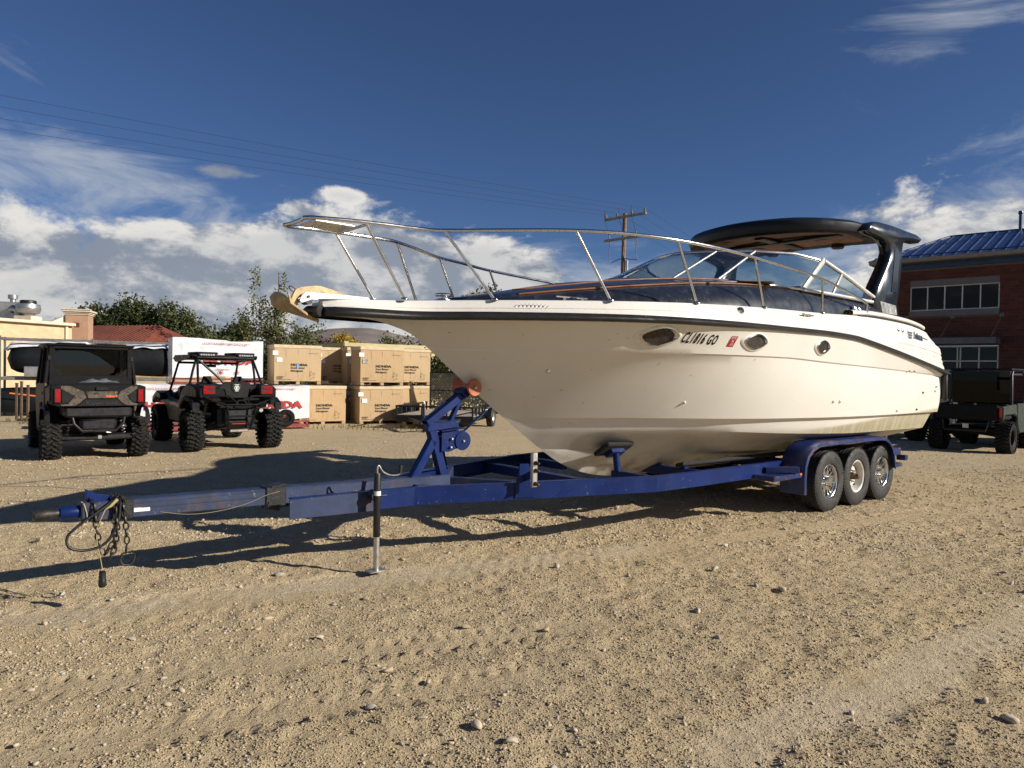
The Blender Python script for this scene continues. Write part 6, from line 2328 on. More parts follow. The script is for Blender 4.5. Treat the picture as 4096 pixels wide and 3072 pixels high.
LASTO.location, LASTO.rotation_euler = rk_at(.25, -.05, .72), (0, 0, R(30))
tag(LASTO, 'faded orange strap hanging low on the rack end', 'strap')
for i, (px, h_) in enumerate(((67, 1.0), (86, 1.05), (112, .95))):
    sx_, sy_ = world_at(px, 19.6)
    with P('stake_post', M_rustp, None) as mb:
        mb.bbox((0, 0, h_ / 2), (.06, .05, h_), .005)
        mb.bbox((0, 0, h_ + .01), (.07, .06, .03), .006)
    LASTO.location = (sx_, sy_, .05)
    tag(LASTO, ('rusty stake nearest the rack corner post', 'reddish rusty stake, middle of three by the camouflage vehicle', 'grey rusty stake closest to the camouflage vehicle door')[i], 'stake', 'stakes standing before the rack')

# ================================================================== BRICK BUILDING (local: x along the wall to the viewer's right, y into the building)
def brick_mat():
    m = bpy.data.materials.new('red_brick')
    m.use_nodes = True
    nt = m.node_tree
    t = NT(nt)
    b = nt.nodes['Principled BSDF']
    v = t.new('ShaderNodeTexCoord').outputs['Object']
    r = t.m('FRACT', t.m('ADD', t.new('ShaderNodeObjectInfo').outputs['Random'], t.new('ShaderNodeNewGeometry').outputs['Random Per Island']))
    col = t.mix(r, (.075, .022, .015), (.125, .038, .025))
    col = t.mix(t.ss(t.noise(v, 25, 5, .7), .4, .75, 0, .5), col, (.07, .022, .016))
    t.put(b.inputs['Base Color'], col)
    b.inputs['Roughness'].default_value = .85
    return m
M_brick = brick_mat()
M_mortar = pm('mortar', (.13, .11, .10), .9, 0, .15, 8, .2, 60)
M_stone = pm('grey_cast_stone', (.15, .147, .15), .8, 0, .1, 4, .15, 60)
M_wframe = pm('pale_window_frame', (.55, .54, .51), .4, .2, .06, 6)
M_bglass = glass_mat('building_glass', (.05, .06, .06), .55)
M_room = pm('dark_interior', (.012, .012, .013), .8, 0, .4, 3)
M_bluemetal = pm('blue_standing_seam', (.014, .042, .145), .4, .1, .12, 3, .03, 12)
M_gutter = pm('grey_gutter', (.22, .205, .19), .5, 0, .1, 4)
bb = empty('brick_building', (19.08, 26.64, 0), R(-42.4), off=(0, 0, 0))   # local x = -e (to the right), y = into the building
tag(bb, 'brown brick building with blue metal roof and a strip window', 'building')
X0, X1, ZW = -4.65, 1.0, 6.12
BL, BH, JT = .312, .128, .012
OPEN = [(-3.80, -.74, 4.15, 5.63), (-3.95, -.72, 0, 2.97)]
with P('wall', M_mortar, bb) as mb:
    # mortar backing with the openings left out
    def slab(x0_, x1_, z0_, z1_):
        mb.box(((x0_ + x1_) / 2, .12, (z0_ + z1_) / 2), (x1_ - x0_, .24, z1_ - z0_))
    slab(X0, -3.95, 0, ZW)
    slab(-.72, X1, 0, ZW)
    slab(-3.95, -3.80, 2.97, ZW)
    slab(-.74, -.72, 2.97, ZW)
    slab(-3.80, -.74, 5.63, ZW)
    slab(-3.80, -.74, 2.97, 4.15)
    mb.box((X0 + .12, 4.0, ZW / 2), (.24, 7.74, ZW))
wallo = LASTO
bricks = []
for j in range(int(ZW / BH)):
    z_ = (j + .5) * BH
    x_ = X0 + (BL / 2 if j % 2 else 0)
    segs = [(x_ + k_ * BL, x_ + (k_ + 1) * BL) for k_ in range(-1, int((X1 - X0) / BL) + 2)]
    for a, b_ in segs:
        a, b_ = max(a, X0), min(b_, X1)
        parts_ = [(a, b_)]
        for o0, o1, oz0, oz1 in OPEN:
            if z_ + BH / 2 > oz0 + .01 and z_ - BH / 2 < oz1 - .01:
                nw = []
                for p, q in parts_:
                    if q <= o0 or p >= o1:
                        nw.append((p, q))
                    else:
                        if p < o0:
                            nw.append((p, o0))
                        if q > o1:
                            nw.append((o1, q))
                parts_ = nw
        for p, q in parts_:
            if q - p > .05:
                bricks.append(((p + q) / 2, z_, q - p - JT))
bricks.sort(key=lambda b_: (0 if (b_[1] > 1.9 and b_[0] > -4.3 and b_[0] < .25) else 1, -b_[0]))
bme = {}
rest = MB()
for i, (x_, z_, L_) in enumerate(bricks):
    if i < 300:
        k_ = round(L_, 2)
        if k_ not in bme:
            q = MB()
            q.box((0, 0, 0), (L_, .03, BH - JT))
            bme[k_] = q.mesh('brick')
            bme[k_].materials.append(M_brick)
        o = bpy.data.objects.new('brick', bme[k_])
        COL.objects.link(o)
        o.parent = bb
        o.location = (x_, -.004 + rnd.uniform(-.0015, .0015), z_)
    else:
        rest.box((x_, -.004, z_), (L_, .03, BH - JT))
tag(rest.build('brickwork', M_brick, bb), kind='stuff')
sb = MB()
for j in range(int(ZW / BH)):
    for k_ in range(25):
        sb.box((X0 - .002, .16 + k_ * BL + (BL / 2 if j % 2 else 0), (j + .5) * BH), (.03, BL - JT, BH - JT))
tag(sb.build('side_brickwork', M_brick, bb), kind='stuff')
with P('lintel', M_stone, bb) as mb:
    mb.bbox((-2.27, .10, 5.50), (3.06, .26, .25), .006)
with P('sill', M_stone, bb) as mb:
    mb.bbox((-2.27, .08, 4.27), (3.08, .30, .23), .006)
win = empty('window', (0, 0, 0), off=(0, 0, 0))
win.parent = bb
with P('frame', M_wframe, win) as mb:
    mb.bbox((-2.27, .06, 5.355), (3.05, .07, .045), .004)
    mb.bbox((-2.27, .06, 4.41), (3.05, .07, .045), .004)
    for k_ in range(6):
        mb.bbox((-3.78 + k_ * .604, .06, 4.88), (.045, .07, .92), .004)
for k_ in range(5):
    with P('pane', M_bglass, win) as mb:
        mb.box((-3.478 + k_ * .604, .07, 4.88), (.56, .008, .90))
with P('room', M_room, bb) as mb:
    mb.box((-2.27, 1.4, 4.9), (3.4, .05, 1.6))
    mb.box((-2.4, 1.6, 1.5), (3.6, .05, 3.0))
sf = empty('storefront', (0, 0, 0), off=(0, 0, 0))
sf.parent = bb
with P('frame', M_wframe, sf) as mb:
    for x_ in (-3.92, -2.84, -2.08, -1.98, -1.36, -.745):
        mb.bbox((x_, .06, 1.47), (.05, .08, 2.94), .004)
    for z_ in (2.925, 2.36):
        mb.bbox((-2.33, .06, z_), (3.2, .08, .05), .004)
    mb.bbox((-1.36, .06, .45), (1.25, .08, .05), .004)
for x_, w_ in ((-3.38, 1.02), (-2.46, .70), (-1.67, .56), (-1.05, .56)):
    for z_, h_ in ((2.64, .50), (1.20, 2.25)):
        with P('pane', M_bglass, sf) as mb:
            mb.box((x_, .07, z_), (w_, .008, h_))
with P('canopy', M_stone, bb) as mb:
    mb.bbox((-2.35, -.50, 3.12), (3.35, 1.0, .24), .01)
for x0_, x1_ in ((-2.28, -2.50), (-.65, -.85), (-3.9, -4.05)):
    with P('canopy_rod', M_zinc, bb, 40) as mb:
        mb.cyl((x0_, .0, 4.10), (x1_, -.9, 3.25), .014, n=8)
    with P('rod_plate', M_stone, bb) as mb:
        mb.bbox((x0_, -.03, 4.12), (.16, .03, .16), .005)
with P('fascia', M_bluemetal, bb) as mb:
    mb.bbox(((X0 + X1) / 2, .06, 6.20), (X1 - X0 + .06, .30, .20), .005)
with P('soffit', M_gutter, bb) as mb:
    mb.bbox(((X0 + X1) / 2, 3.9, 6.33), (X1 - X0 + 1.1, 9.0, .06), .005)
with P('gutter', M_gutter, bb, 40) as mb:
    mb.prism([(-.68, 6.31), (-.50, 6.31), (-.50, 6.46), (-.72, 6.46), (-.71, 6.38)], X0 - .56, X1 + .56, lambda u, v_, tt: (tt, u, v_), .006)
# hip roof with raised seams
EZ, PZ = 6.46, 7.95
ex0, ex1, ey0, ey1 = X0 - .55, X1 + .55, -.62, 8.6
ryc = (ey0 + ey1) / 2
RX0, RX1 = ex0 + 2.05, ex1 - 2.05
ry0, ry1 = ey0 + 4.3, ey1 - 4.3
with P('roof', M_bluemetal, bb) as mb:
    V8 = [(ex0, ey0, EZ), (ex1, ey0, EZ), (ex1, ey1, EZ), (ex0, ey1, EZ), (RX0, ry0, PZ), (RX1, ry0, PZ), (RX1, ry1, PZ), (RX0, ry1, PZ)]
    mb.add(V8, [(0, 1, 5, 4), (1, 2, 6, 5), (2, 3, 7, 6), (3, 0, 4, 7), (4, 5, 6, 7), (0, 3, 2, 1)])
roofo = LASTO
def on_front(x_, f):
    return (x_, ey0 + (ry0 - ey0) * f, EZ + (PZ - EZ) * f)
k_ = 0
x_ = ex0 + .2
while x_ < ex1:
    fm = min(1, (x_ - ex0) / (RX0 - ex0), (ex1 - x_) / (ex1 - RX1))
    a, b_ = on_front(x_, 0.0), on_front(x_, max(.03, fm))
    with P('roof_seam', M_bluemetal, roofo) as mb:
        mb.beam((a[0], a[1], a[2] + .02), (b_[0], b_[1], b_[2] + .02), .03, .05, .004)
    with P('snow_clamp', M_zinc, roofo) as mb:
        q = on_front(x_, .045)
        mb.bbox((q[0], q[1], q[2] + .07), (.05, .05, .05), .006)
    x_ += .405
with P('snow_rail', M_bluemetal, roofo, 40) as mb:
    a, b_ = on_front(ex0 + .15, .045), on_front(ex1 - .15, .045)
    mb.cyl((a[0], a[1] - .03, a[2] + .07), (b_[0], b_[1] - .03, b_[2] + .07), .022, n=8)
for p, q in ((0, 4), (1, 5), (4, 5)):
    with P('ridge_cap', M_bluemetal, roofo) as mb:
        mb.beam(V8[p], V8[q], .16, .05, .006)
with P('vent_pipe', M_bluemetal, bb, 40) as mb:
    mb.lathe([(0, 8.62), (.07, 8.62), (.085, 8.58), (.085, 8.50), (.06, 8.48), (.06, 6.6)], (-.55, 3.2, 0), 'Z', 14)
with P('wall_sign', M_paper, bb) as mb:
    mb.bbox((-.12, -.05, 1.94), (.44, .05, .24), .008)
with P('sign_panel', M_ink, LASTO) as mb:
    mb.bbox((-.12, -.078, 1.93), (.28, .006, .07), .002)
# adjoining wing beyond the frame, unseen, added to shade the parked vehicles
with P('added_wing', M_brick, bb) as mb:
    mb.box((12.6, 5.0, 3.2), (23.0, 8.5, 6.4))
with P('added_wing_parapet', M_bluemetal, bb) as mb:
    mb.bbox((12.6, 5.0, 6.5), (23.2, 8.7, .25), .01)

# ================================================================== RESTAURANT AND HOUSES IN THE WEST
M_stucco = pm('cream_stucco', (.55, .43, .26), .9, 0, .1, 3, .4, 60, dirt=(.46, .35, .20), dscale=7, damt=.4)
M_pink = pm('terracotta_stucco', (.42, .255, .165), .9, 0, .08, 3, .3, 60)
M_redroof = pm('rusty_red_sheet', (.15, .040, .022), .6, 0, .2, 2, .1, 30)
M_coping = pm('pale_coping', (.62, .54, .42), .8, 0, .08, 4)
rb = empty('stucco_building', (-23.2, 37.4, 0), R(70), off=(0, 0, 0))     # local x runs along the lit wall, away from the viewer
tag(rb, 'cream stucco building with terracotta pillar and roof vents', 'building')
with P('wall', M_stucco, rb) as mb:
    mb.box((-6.5, 3.5, 1.82), (13.0, 7.0, 3.64))
with P('coping', M_coping, rb) as mb:
    mb.bbox((-6.5, 3.4, 3.70), (13.1, 7.3, .15), .02)
with P('downpipe', M_coping, rb) as mb:
    mb.bbox((-.35, -.06, 1.8), (.14, .10, 3.6), .01)
pil = empty('pillar', (0, 0, 0), off=(0, 0, 0))
pil.parent = rb
with P('shaft', M_pink, pil) as mb:
    mb.box((.72, .35, 2.15), (1.05, 1.05, 4.3), (0, 0, R(-52)))
with P('cornice', M_coping, pil) as mb:
    for k_, (w_, z_, h_) in enumerate(((1.14, 4.28, .08), (1.24, 4.36, .08), (1.38, 4.45, .10))):
        mb.bbox((.72, .35, z_), (w_, w_, h_), .02, (0, 0, R(-52)))
with P('tile_inset', M_redroof, pil) as mb:
    fdir = (math.cos(R(-52)), math.sin(R(-52)))
    mb.bbox((.72 + (-math.cos(R(-52 + 90))) * .53, .35 - math.sin(R(-52 + 90)) * .53, 3.72), (.24, .04, .24), .006, (0, 0, R(-52)))
for i in range(7):
    with P('cap_tile', M_coping, pil) as mb:
        u = -.6 + i * .2
        mb.bbox((.72 + fdir[0] * u - math.cos(R(38)) * .62, .35 + fdir[1] * u - math.sin(R(38)) * .62, 4.53), (.185, .22, .06), .015, (0, 0, R(-52)))
with P('red_roof', M_redroof, rb) as mb:
    mb.add([(2.6, .4, 2.75), (2.6, 6.0, 2.75), (5.2, .2, 4.05), (5.2, 4.6, 4.05), (8.0, .4, 2.75), (8.0, 6.0, 2.75), (2.6, -1.9, 2.75), (5.2, -.6, 4.0), (8.0, -1.9, 2.75)], [(6, 1, 3, 7), (7, 3, 5, 8), (6, 7, 8)])
rr_o = LASTO
for k_ in range(26):
    with P('roof_rib', M_redroof, rr_o) as mb:
        y_ = -1.75 + k_ * .30
        f = min(1, (y_ + 1.9) / 1.3)
        mb.beam((2.6, y_, 2.77), (2.6 + 2.6 * f, y_, 2.77 + 1.27 * f), .05, .05, .004)
with P('rear_block', M_stucco, rb) as mb:
    mb.box((5.2, 2.0, 1.36), (4.8, 7.0, 2.72))
with P('gable_parapet', M_coping, rb) as mb:
    mb.prism([(-1.2, 3.7), (.4, 3.7), (.4, 4.2), (-.1, 4.1), (-.6, 3.85)], .6, .9, lambda u, v_, tt: (u, tt, v_), .01)
M_galvd = pm('galvanised_duct', (.42, .42, .41), .4, .8, .15, 4, .05, 20)
fan = empty('exhaust_fan', (-24.55, 36.0, 3.78), 0, off=(0, 0, 0))
tag(fan, 'round galvanised exhaust fan on the stucco building roof', 'exhaust fan')
with P('curb', M_coping, fan) as mb:
    mb.box((0, 0, .12), (.85, .85, .24))
with P('drum', M_galvd, fan, 40) as mb:
    mb.lathe([(.25, .24), (.30, .34), (.48, .40), (.54, .52), (.55, .62), (.58, .63), (.55, .64), (.52, .84), (.36, .86)], (0, 0, 0), 'Z', 24)
with P('hood', M_black, fan, 40) as mb:
    mb.lathe([(.36, .86), (.37, .98), (.33, 1.04), (0, 1.06)], (0, 0, 0), 'Z', 20)
ac = empty('rooftop_unit', (-25.75, 36.3, 3.78), R(20), off=(0, 0, 0))
tag(ac, 'boxy grey rooftop air handler with curved duct on the stucco building', 'air handler')
with P('cabinet', M_galvd, ac) as mb:
    mb.bbox((-.2, .4, .5), (1.7, 1.0, .95), .02)
with P('duct', M_galvd, ac, 50) as mb:
    mb.tube([(.20, -.25, .55), (.30, -.35, .62), (.48, -.40, .58), (.55, -.42, .40), (.55, -.42, .0)], .19, 12)
with P('vent_cap', M_galvd, ac, 40) as mb:
    mb.lathe([(.13, .95), (.13, 1.15), (.22, 1.16), (.22, 1.36), (.0, 1.38)], (.1, .3, 0), 'Z', 16)
hs = empty('cream_house', (-17.4, 36.5, 0), R(16), off=(0, 0, 0))
tag(hs, 'low cream boarded house seen through the rack end', 'house')
for k_ in range(13):
    with P('wall_board', M_stucco, hs) as mb:
        mb.box((0, .0 + .003 * (k_ % 2), .09 + k_ * .18), (5.0, .06, .172), (R(-3), 0, 0))
with P('house_wall', M_stucco, hs) as mb:
    mb.box((0, 1.6, 1.15), (4.9, 3.1, 2.3))
with P('roof', M_wood, hs) as mb:
    mb.prism([(-2.8, 2.62), (2.8, 2.10), (2.8, 2.22), (-2.8, 2.76)], -.25, 3.5, lambda u, v_, tt: (u, tt, v_), .01)

# shipping container behind the crates
M_cont = pm('yellow_container_paint', (.46, .40, .20), .6, 0, .12, 3, .1, 20)
ct = empty('shipping_container', (-6.0, 25.4, 0), R(38), off=(0, 0, 0))
tag(ct, 'pale yellow shipping container just showing above the carton crates', 'container')
with P('body', M_cont, ct) as mb:
    n_ = 60
    for i in range(n_):
        x_ = i * .1
        mb.box((x_ + .05, .03 if i % 2 else 0, 1.25), (.1, .04, 2.3))
    mb.box((3.0, 1.25, 1.22), (5.95, 2.4, 2.3))
with P('top_rail', M_cont, ct) as mb:
    mb.bbox((3.0, -.02, 2.50), (6.1, .12, .14), .01)
    mb.bbox((-.02, 1.2, 2.50), (.12, 2.5, .14), .01)
with P('corner_casting', M_cont, ct) as mb:
    mb.bbox((.03, .02, 2.54), (.18, .18, .16), .015)

# ================================================================== UTILITY POLE AND WIRES
M_pole = pm('weathered_pole', (.17, .115, .07), .9, 0, .3, 6, .4, 30, streak=((.26, .16, .08), .6))
M_arm = pm('grey_crossarm', (.27, .26, .22), .85, 0, .2, 6, .2, 30)
M_porc = pm('brown_porcelain', (.22, .20, .18), .25, 0, .2, 8)
M_cable = pm('dark_cable', (.03, .03, .032), .5)
up = empty('utility_pole', (6.17, 40.0, 0), 0, off=(0, 0, 0))
tag(up, 'wooden utility pole with two crossarms behind the cruiser', 'utility pole')
with P('pole', M_pole, up, 40) as mb:
    mb.tube([(-.14, 0, 0), (0, 0, 10.62)], [.17, .115], 14)
with P('conduit', M_galvd, up, 40) as mb:
    mb.tube([(.10, -.12, 0), (.17, -.12, 8.0)], .05, 8)
AD = Vector((1.96, -2.0, 0)).normalized()
for z_, nm in ((10.42, 0), (9.22, 1)):
    with P('crossarm', M_arm, up) as mb:
        c_ = Vector((-.02, -.15, z_))
        mb.beam(c_ - AD * 1.42, c_ + AD * 1.42, .10, .13, .008)
ARM = []
for f in (-1.34, -.55, .45, 1.32):
    q = Vector((-.02, -.15, 10.50)) + AD * f
    with P('insulator', M_porc, up, 40) as mb:
        mb.lathe([(.02, 0), (.075, .02), (.08, .06), (.05, .07), (.07, .10), (.07, .14), (.045, .15), (.055, .19), (.0, .22)], tuple(q), 'Z', 12)
    ARM.append(q + Vector((0, 0, .2)))
for f in (-1.1, -.1, .75):
    q = Vector((-.02, -.2, 9.30)) + AD * f
    with P('cutout', M_porc, up, 40) as mb:
        mb.tube([q + Vector((0, 0, .18)), q + Vector((.05, 0, -.35))], [.05, .035], 8)
    with P('lead_wire', M_cable, up, 50) as mb:
        e_ = q + Vector((.05, 0, -.35))
        mb.tube([e_, e_ + Vector((-.05, 0, -.6)), e_ + Vector((.1, 0, -1.0)), Vector((e_.x * .4, -.15, 8.05)), Vector((.12, -.15, 8.1))], .022, 6)
    with P('jumper_wire', M_cable, up, 50) as mb:
        t_ = q + Vector((0, 0, .2))
        mb.tube([t_, t_ + Vector((-.15, 0, .45)), t_ + Vector((-.28, .05, 1.0)), t_ + Vector((-.26, .05, 1.45))], .010, 5)
names = ('lowest of the thin power wires crossing the blue sky', 'second lowest thin power wire crossing the blue sky', 'second highest thin power wire crossing the blue sky', 'highest of the thin power wires crossing the blue sky')
for i, a in enumerate(ARM):
    a = a + Vector((6.17, 40.0, 0))
    b_ = Vector((-43.5, 9.5, 10.75 + .30 * i)) + AD * (-1.3 + i * .85)
    c_ = Vector((42.0, 92.0, 10.2)) + AD * (-1.3 + i * .85)
    with P('power_wire', M_cable, None, 50) as mb:
        pts = []
        for k_ in range(31):
            f = k_ / 30
            q = b_.lerp(a, f)
            q.z -= 4 * .55 * f * (1 - f)
            pts.append(q)
        for k_ in range(1, 13):
            f = k_ / 12
            q = a.lerp(c_, f)
            q.z -= 4 * .9 * f * (1 - f)
            pts.append(q)
        mb.tube(pts, .0065, 5)
    tag(LASTO, names[i], 'power wire', 'power wires on the utility pole')

# ================================================================== TREES, SHRUBS, HILLS
def leaf_mat(name, dark, light, tr=.25):
    m = bpy.data.materials.new(name)
    m.use_nodes = True
    nt = m.node_tree
    t = NT(nt)
    b = nt.nodes['Principled BSDF']
    r = t.new('ShaderNodeNewGeometry').outputs['Random Per Island']
    v = t.new('ShaderNodeTexCoord').outputs['Object']
    col = t.mix(t.ss(t.m('ADD', t.m('MULTIPLY', r, .6), t.m('MULTIPLY', t.noise(v, .8, 3, .5), .6)), .25, .95), dark, light)
    t.put(b.inputs['Base Color'], col)
    b.inputs['Roughness'].default_value = .6
    b.inputs['Specular IOR Level'].default_value = .25
    tl = t.new('ShaderNodeBsdfTranslucent')
    t.put(tl.inputs[0], col)
    mx = t.new('ShaderNodeMixShader')
    mx.inputs[0].default_value = tr
    nt.links.new(b.outputs[0], mx.inputs[1])
    nt.links.new(tl.outputs[0], mx.inputs[2])
    out_ = nt.nodes['Material Output']
    nt.links.new(mx.outputs[0], out_.inputs[0])
    return m
L_dark = leaf_mat('dark_elm_leaves', (.022, .033, .011), (.095, .108, .034))
L_mid = leaf_mat('sage_green_leaves', (.04, .054, .02), (.15, .162, .065))
L_light = leaf_mat('pale_elm_leaves', (.07, .085, .03), (.22, .23, .10))
L_yel = leaf_mat('autumn_yellow_leaves', (.28, .17, .012), (.55, .38, .03))
L_red = leaf_mat('dark_red_leaves', (.035, .012, .014), (.09, .035, .035))
M_bark = pm('grey_bark', (.09, .07, .05), .9, 0, .3, 6, .4, 20)
def leaves(blobs, n, size, seed, hollow=.45):
    """leaf quads clustered through the volume of ellipsoids (x, y, z, rx, ry, rz)"""
    g = np.random.default_rng(seed)
    B = np.array(blobs, float)
    vol = B[:, 3] * B[:, 4] * B[:, 5]
    pick = g.choice(len(B), n // 9, p=vol ** .8 / (vol ** .8).sum())
    d_ = g.normal(size=(len(pick), 3))
    d_ /= np.linalg.norm(d_, axis=1)[:, None]
    rad_ = (hollow + (1 - hollow) * g.random(len(pick))) * g.uniform(.82, 1.12, len(pick))
    C = B[pick, :3] + d_ * rad_[:, None] * B[pick, 3:6]
    c9 = np.repeat(C, 9, 0)
    c9 = c9 + g.normal(size=c9.shape) * size * 1.7
    k_ = len(c9)
    a = g.normal(size=(k_, 3))
    a /= np.linalg.norm(a, axis=1)[:, None]
    b_ = np.cross(a, g.normal(size=(k_, 3)))
    b_ /= np.linalg.norm(b_, axis=1)[:, None]
    s_ = size * g.uniform(.6, 1.25, (k_, 1))
    V_ = np.stack([c9 - a * s_, c9 + b_ * s_ * .55, c9 + a * s_, c9 - b_ * s_ * .55], 1).reshape(-1, 3)
    F_ = np.arange(k_ * 4).reshape(-1, 4)
    return V_, F_, C
def tree(name, label, cat, loc, blobs, n, size, mat, seed, trunk_h=None, trunk_r=.18, group=None, hollow=.45, limbs=9):
    t_ = empty(name, loc, 0, off=(0, 0, 0))
    tag(t_, label, cat, group)
    V_, F_, C = leaves(blobs, n, size, seed, hollow)
    V_[:, 2] = np.maximum(V_[:, 2], .02)
    me = np_mesh('crown', V_, F_)
    mobj('crown', me, mat, t_)
    g = random.Random(seed)
    zt = max(b_[2] + b_[5] * .5 for b_ in blobs)
    with P('trunk', M_bark, t_, 50) as mb:
        mx_ = sum(b_[0] for b_ in blobs) / len(blobs)
        pts = [(mx_ * f + g.uniform(-.1, .1) * f * 2, 0 + g.uniform(-.1, .1) * f, zt * f) for f in (0, .2, .4, .6, .8, 1.0)]
        mb.tube(pts, [trunk_r, trunk_r * .85, trunk_r * .7, trunk_r * .5, trunk_r * .3, .02], 8)
        for k_ in range(limbs):
            c_ = C[g.randrange(len(C))]
            f = g.uniform(.2, .75)
            i = min(4, int(f * 5))
            p0 = Vector(pts[i]).lerp(Vector(pts[i + 1]), f * 5 - i)
            p1 = Vector(c_)
            md = p0.lerp(p1, .5) + Vector((0, 0, .12 * (p1 - p0).length))
            mb.tube([p0, md, p1], [trunk_r * .35, trunk_r * .2, .012], 6)
    return t_
TG = 'trees beyond the yard'
tree('elm_tree', 'largest dark green tree, rising above the red roof', 'tree', (-33.5, 62, 0), [(0, 0, 4.2, 3.6, 3, 3.1), (-2.6, 0, 5.2, 2.0, 2, 1.9), (1.8, 0, 5.4, 2.0, 2, 1.6), (.2, 0, 6.6, 1.3, 1.3, 1.0), (3.3, 0, 3.4, 2.0, 2, 2.2)], 15000, .15, L_dark, 1, trunk_r=.35, group=TG)
tree('elm_tree', 'lighter green tree with open top beside the largest dark tree', 'tree', (-28.6, 61, 0), [(0, 0, 3.6, 2.4, 2, 2.6), (-1.1, 0, 6.0, .9, .9, 1.3), (.4, 0, 5.4, 1.3, 1.2, 1.2), (1.9, 0, 3.6, 1.6, 1.5, 1.9), (2.9, 0, 2.6, 1.4, 1.2, 1.6)], 11000, .14, L_mid, 2, trunk_r=.25, group=TG)
tree('far_tree', 'small far tree top behind the stucco building roof', 'tree', (-57.5, 92, 0), [(0, 0, 6.0, 2.6, 2, 1.5), (2.5, 0, 5.2, 2.2, 2, 1.4), (-2, 0, 5.2, 1.8, 2, 1.6)], 3000, .22, L_dark, 3, trunk_r=.3, group=TG)
tree('bushy_tree', 'round dark tree between the red roof and the tall pale sapling', 'tree', (-27.6, 70, 0), [(0, 0, 3.6, 2.1, 2, 2.3), (.8, 0, 4.9, 1.3, 1.2, 1.1), (-1.6, 0, 3.2, 1.5, 1.4, 1.8)], 6000, .17, L_dark, 4, trunk_r=.22, group=TG)
tree('young_elm', 'tall airy pale green tree with two upright leaders behind the anchor', 'tree', (-13.2, 40, 0), [(-1.35, 0, 6.4, .38, .35, 1.15), (-1.0, 0, 5.0, .7, .6, 1.0), (.15, 0, 6.2, .34, .3, 1.0), (.0, 0, 4.9, .8, .7, .9), (-.5, 0, 3.6, 1.7, 1.3, 1.5), (1.2, 0, 3.4, 1.1, .9, 1.0), (-1.9, 0, 4.2, .6, .5, .8), (2.1, 0, 3.9, .5, .4, .6)], 4600, .08, L_light, 5, trunk_r=.08, group=TG, hollow=.1, limbs=26)
tree('yellow_tree', 'bright yellow autumn tree above the carton crates', 'tree', (-21.0, 90, 0), [(-.5, 0, 4.6, 1.7, 1.5, 1.5), (1.5, 0, 3.9, 1.5, 1.4, 1.2), (3.2, 0, 3.4, 1.2, 1.1, 1.0)], 4000, .17, L_yel, 6, trunk_r=.15, group=TG)
tree('red_tree', 'dark red leaved tree beside the bright yellow one', 'tree', (-21.8, 80, 0), [(-.3, 0, 3.7, 1.7, 1.4, 1.5), (1.9, 0, 3.1, 1.2, 1.1, 1.2)], 3200, .16, L_red, 7, trunk_r=.14, group=TG)
tree('green_tree', 'green treetop showing over the bow deck behind the rail', 'tree', (-1.7, 46, 0), [(0, 0, 5.4, 1.5, 1.4, 1.7), (1.0, 0, 5.0, 1.1, 1, 1.3), (-.9, 0, 4.8, 1.0, 1, 1.2), (0, 0, 3.6, 1.6, 1.4, 1.8)], 5500, .13, L_mid, 8, trunk_r=.16, group=TG)
SG = 'shrubs behind the crates'
tree('shrub', 'dense dark shrub behind the mesh ramp of the utility trailer', 'shrub', (-1.9, 26.0, 0), [(0, 0, 1.25, 1.3, .9, 1.3), (-.9, 0, 1.3, .8, .8, 1.2), (.9, 0, 1.1, .9, .8, 1.2)], 8000, .075, L_dark, 9, trunk_r=.06, group=SG, hollow=.2)
tree('shrub', 'loose olive shrub poking up beside the upper crate under the bow', 'shrub', (-4.4, 29.5, 0), [(0, 0, 2.0, 1.0, .8, 1.1), (1.2, 0, 1.7, .9, .8, 1.2), (-.7, 0, 2.5, .5, .5, .6)], 4500, .075, L_mid, 10, trunk_r=.05, group=SG, hollow=.15, limbs=18)
labs = ['shrub at the rack end of the green belt, low and dark', 'broad dark shrub rising behind the upper white wrapped crate', 'sage green shrub mass left of the tall pale tree', 'leafy shrub at the foot of the tall pale tree', 'green shrub between the tall pale tree and the red one', 'low shrub hiding the yard edge behind the carton crates', 'shrub behind the container end']
for i, (px, dep, top, hw, lm) in enumerate(((640, 48, 1350, 2.0, L_dark), (790, 46, 1345, 2.2, L_mid), (900, 44, 1330, 1.8, L_mid), (1040, 42, 1325, 2.2, L_mid), (1200, 44, 1328, 2.0, L_light), (1330, 60, 1370, 3.0, L_dark), (1480, 58, 1392, 3.6, L_mid))):
    x_, y_ = world_at(px, dep)
    zt = 1.6 + (1470 - top) / 2841 * dep
    tree('shrub', labs[i], 'shrub', (x_, y_, 0), [(0, 0, zt * .5, hw, 1.2, zt * .5), (-hw * .6, 0, zt * .42, hw * .6, 1, zt * .42), (hw * .6, .2, zt * .45, hw * .6, 1, zt * .45)], 5200, .10 + dep * .0005, lm, 20 + i, trunk_r=.07, group=SG, hollow=.3)
far_px = [(-150, 110, 1425, 7), (330, 120, 1420, 8), (560, 110, 1400, 6), (2100, 120, 1430, 8), (2500, 130, 1435, 9), (3000, 120, 1440, 9), (3500, 110, 1440, 8), (4000, 100, 1450, 8), (4400, 90, 1450, 8)]
fl = ['far tree row behind the stucco building', 'far tree row behind the storage rack', 'far tree row behind the cream house', 'far tree row hidden behind the bow', 'far tree row behind the utility pole foot', 'far tree row behind the middle of the cruiser', 'far tree row behind the stern', 'far tree row behind the brick building', 'far tree row beyond the brick building wing']
hmb_v, hmb_f, cnt = [], [], 0
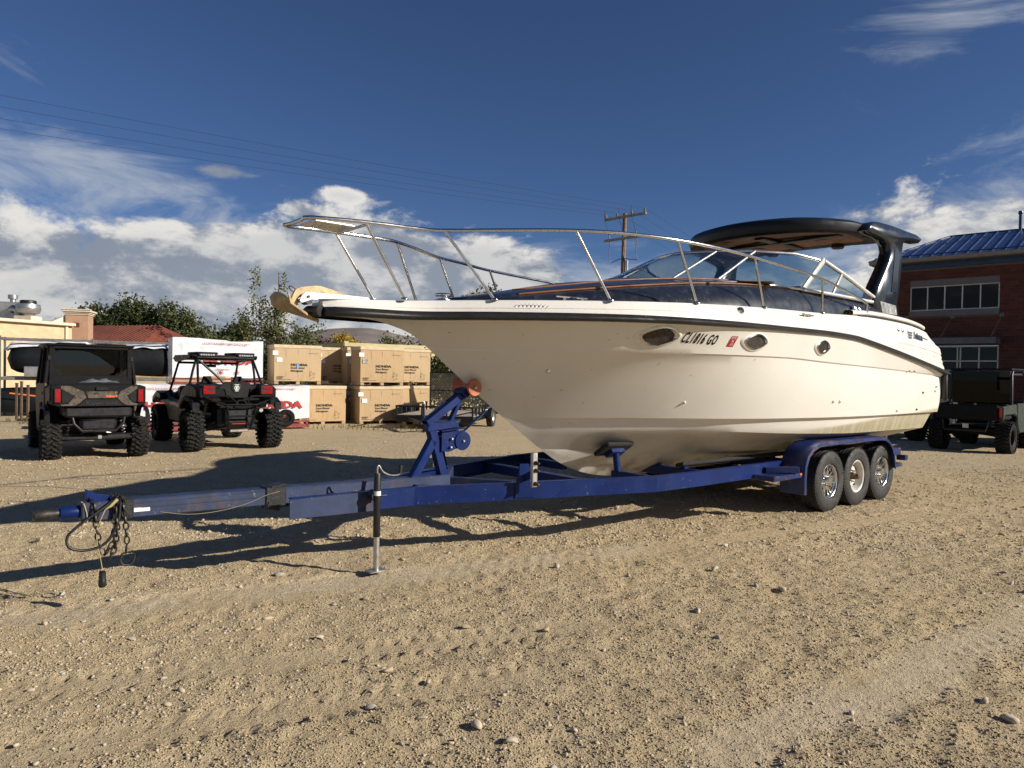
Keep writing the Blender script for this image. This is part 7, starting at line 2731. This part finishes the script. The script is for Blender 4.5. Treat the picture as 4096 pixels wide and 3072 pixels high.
for i, (px, dep, top, hw) in enumerate(far_px):
    x_, y_ = world_at(px, dep)
    zt = 1.6 + (1478 - top) / 2841 * dep
    V_, F_, _ = leaves([(x_, y_, zt * .45, hw, 2, zt * .55), (x_ + hw, y_, zt * .4, hw, 2, zt * .5)], 1800, .3, 60 + i)
    hmb_v.append(V_)
    hmb_f.append(F_ + cnt)
    cnt += len(V_)
wood = mobj('distant_woods', np_mesh('distant_woods', np.concatenate(hmb_v), np.concatenate(hmb_f)), L_dark)
tag(wood, 'distant dark line of woods beyond the yard', 'woods', kind='stuff')
# dry hills on the horizon
hx_, hy_ = np.linspace(-7000, 7000, 180), np.linspace(2600, 7500, 40)
HX, HY = np.meshgrid(hx_, hy_)
rid_ = 190 * np.exp(-((HX + 880) / 620) ** 2) + 120 * np.exp(-((HX + 2600) / 1200) ** 2) + 90 * np.exp(-((HX - 1800) / 2200) ** 2) + 80 * np.exp(-((HX + 5200) / 1600) ** 2)
prof_ = np.clip((HY - 2600) / 1500, 0, 1) ** 1.2 * np.clip((7600 - HY) / 2500, 0, 1)
HZ = rid_ * prof_ * (.86 + .32 * vnoise(HX / 420, HY / 420, 7)) + 26 * prof_ * (vnoise(HX / 150, HY / 150, 8) - .5) - 3
V_ = np.stack([HX.ravel(), HY.ravel(), HZ.ravel()], 1)
n_ = 180
ii = (np.arange(39)[:, None] * n_ + np.arange(n_ - 1)[None, :]).ravel()
hme_ = np_mesh('hills', V_, np.stack([ii, ii + 1, ii + n_ + 1, ii + n_], 1))
hme_.polygons.foreach_set('use_smooth', [True] * len(hme_.polygons))
M_hill = pm('dry_sage_hills', (.20, .165, .145), .95, 0, .25, .006, 0, 1, tint=(.14, .13, .12))
tag(mobj('hills', hme_, M_hill), kind='structure')
# weeds at the edge of the lot
wd = MB()
for k_ in range(160):
    px = rnd.choice((rnd.uniform(1000, 1420), rnd.uniform(20, 230), rnd.uniform(1400, 1700)))
    dep = rnd.uniform(18.6, 20.2)
    x_, y_ = world_at(px, dep)
    for q in range(5):
        a = rnd.uniform(0, 6.28)
        h_ = rnd.uniform(.05, .16)
        dx_, dy_ = math.cos(a) * .05, math.sin(a) * .05
        wd.add([(x_ - dy_ * .15, y_ + dx_ * .15, 0), (x_ + dy_ * .15, y_ - dx_ * .15, 0), (x_ + dx_, y_ + dy_, h_)], [(0, 1, 2)])
tag(wd.build('weeds', L_light, None, off=(0, 0, 0), fix=False), 'sparse low weeds along the foot of the crates', 'weeds', kind='stuff')
for o in bpy.data.objects:
    if '_off' in o:
        del o['_off']
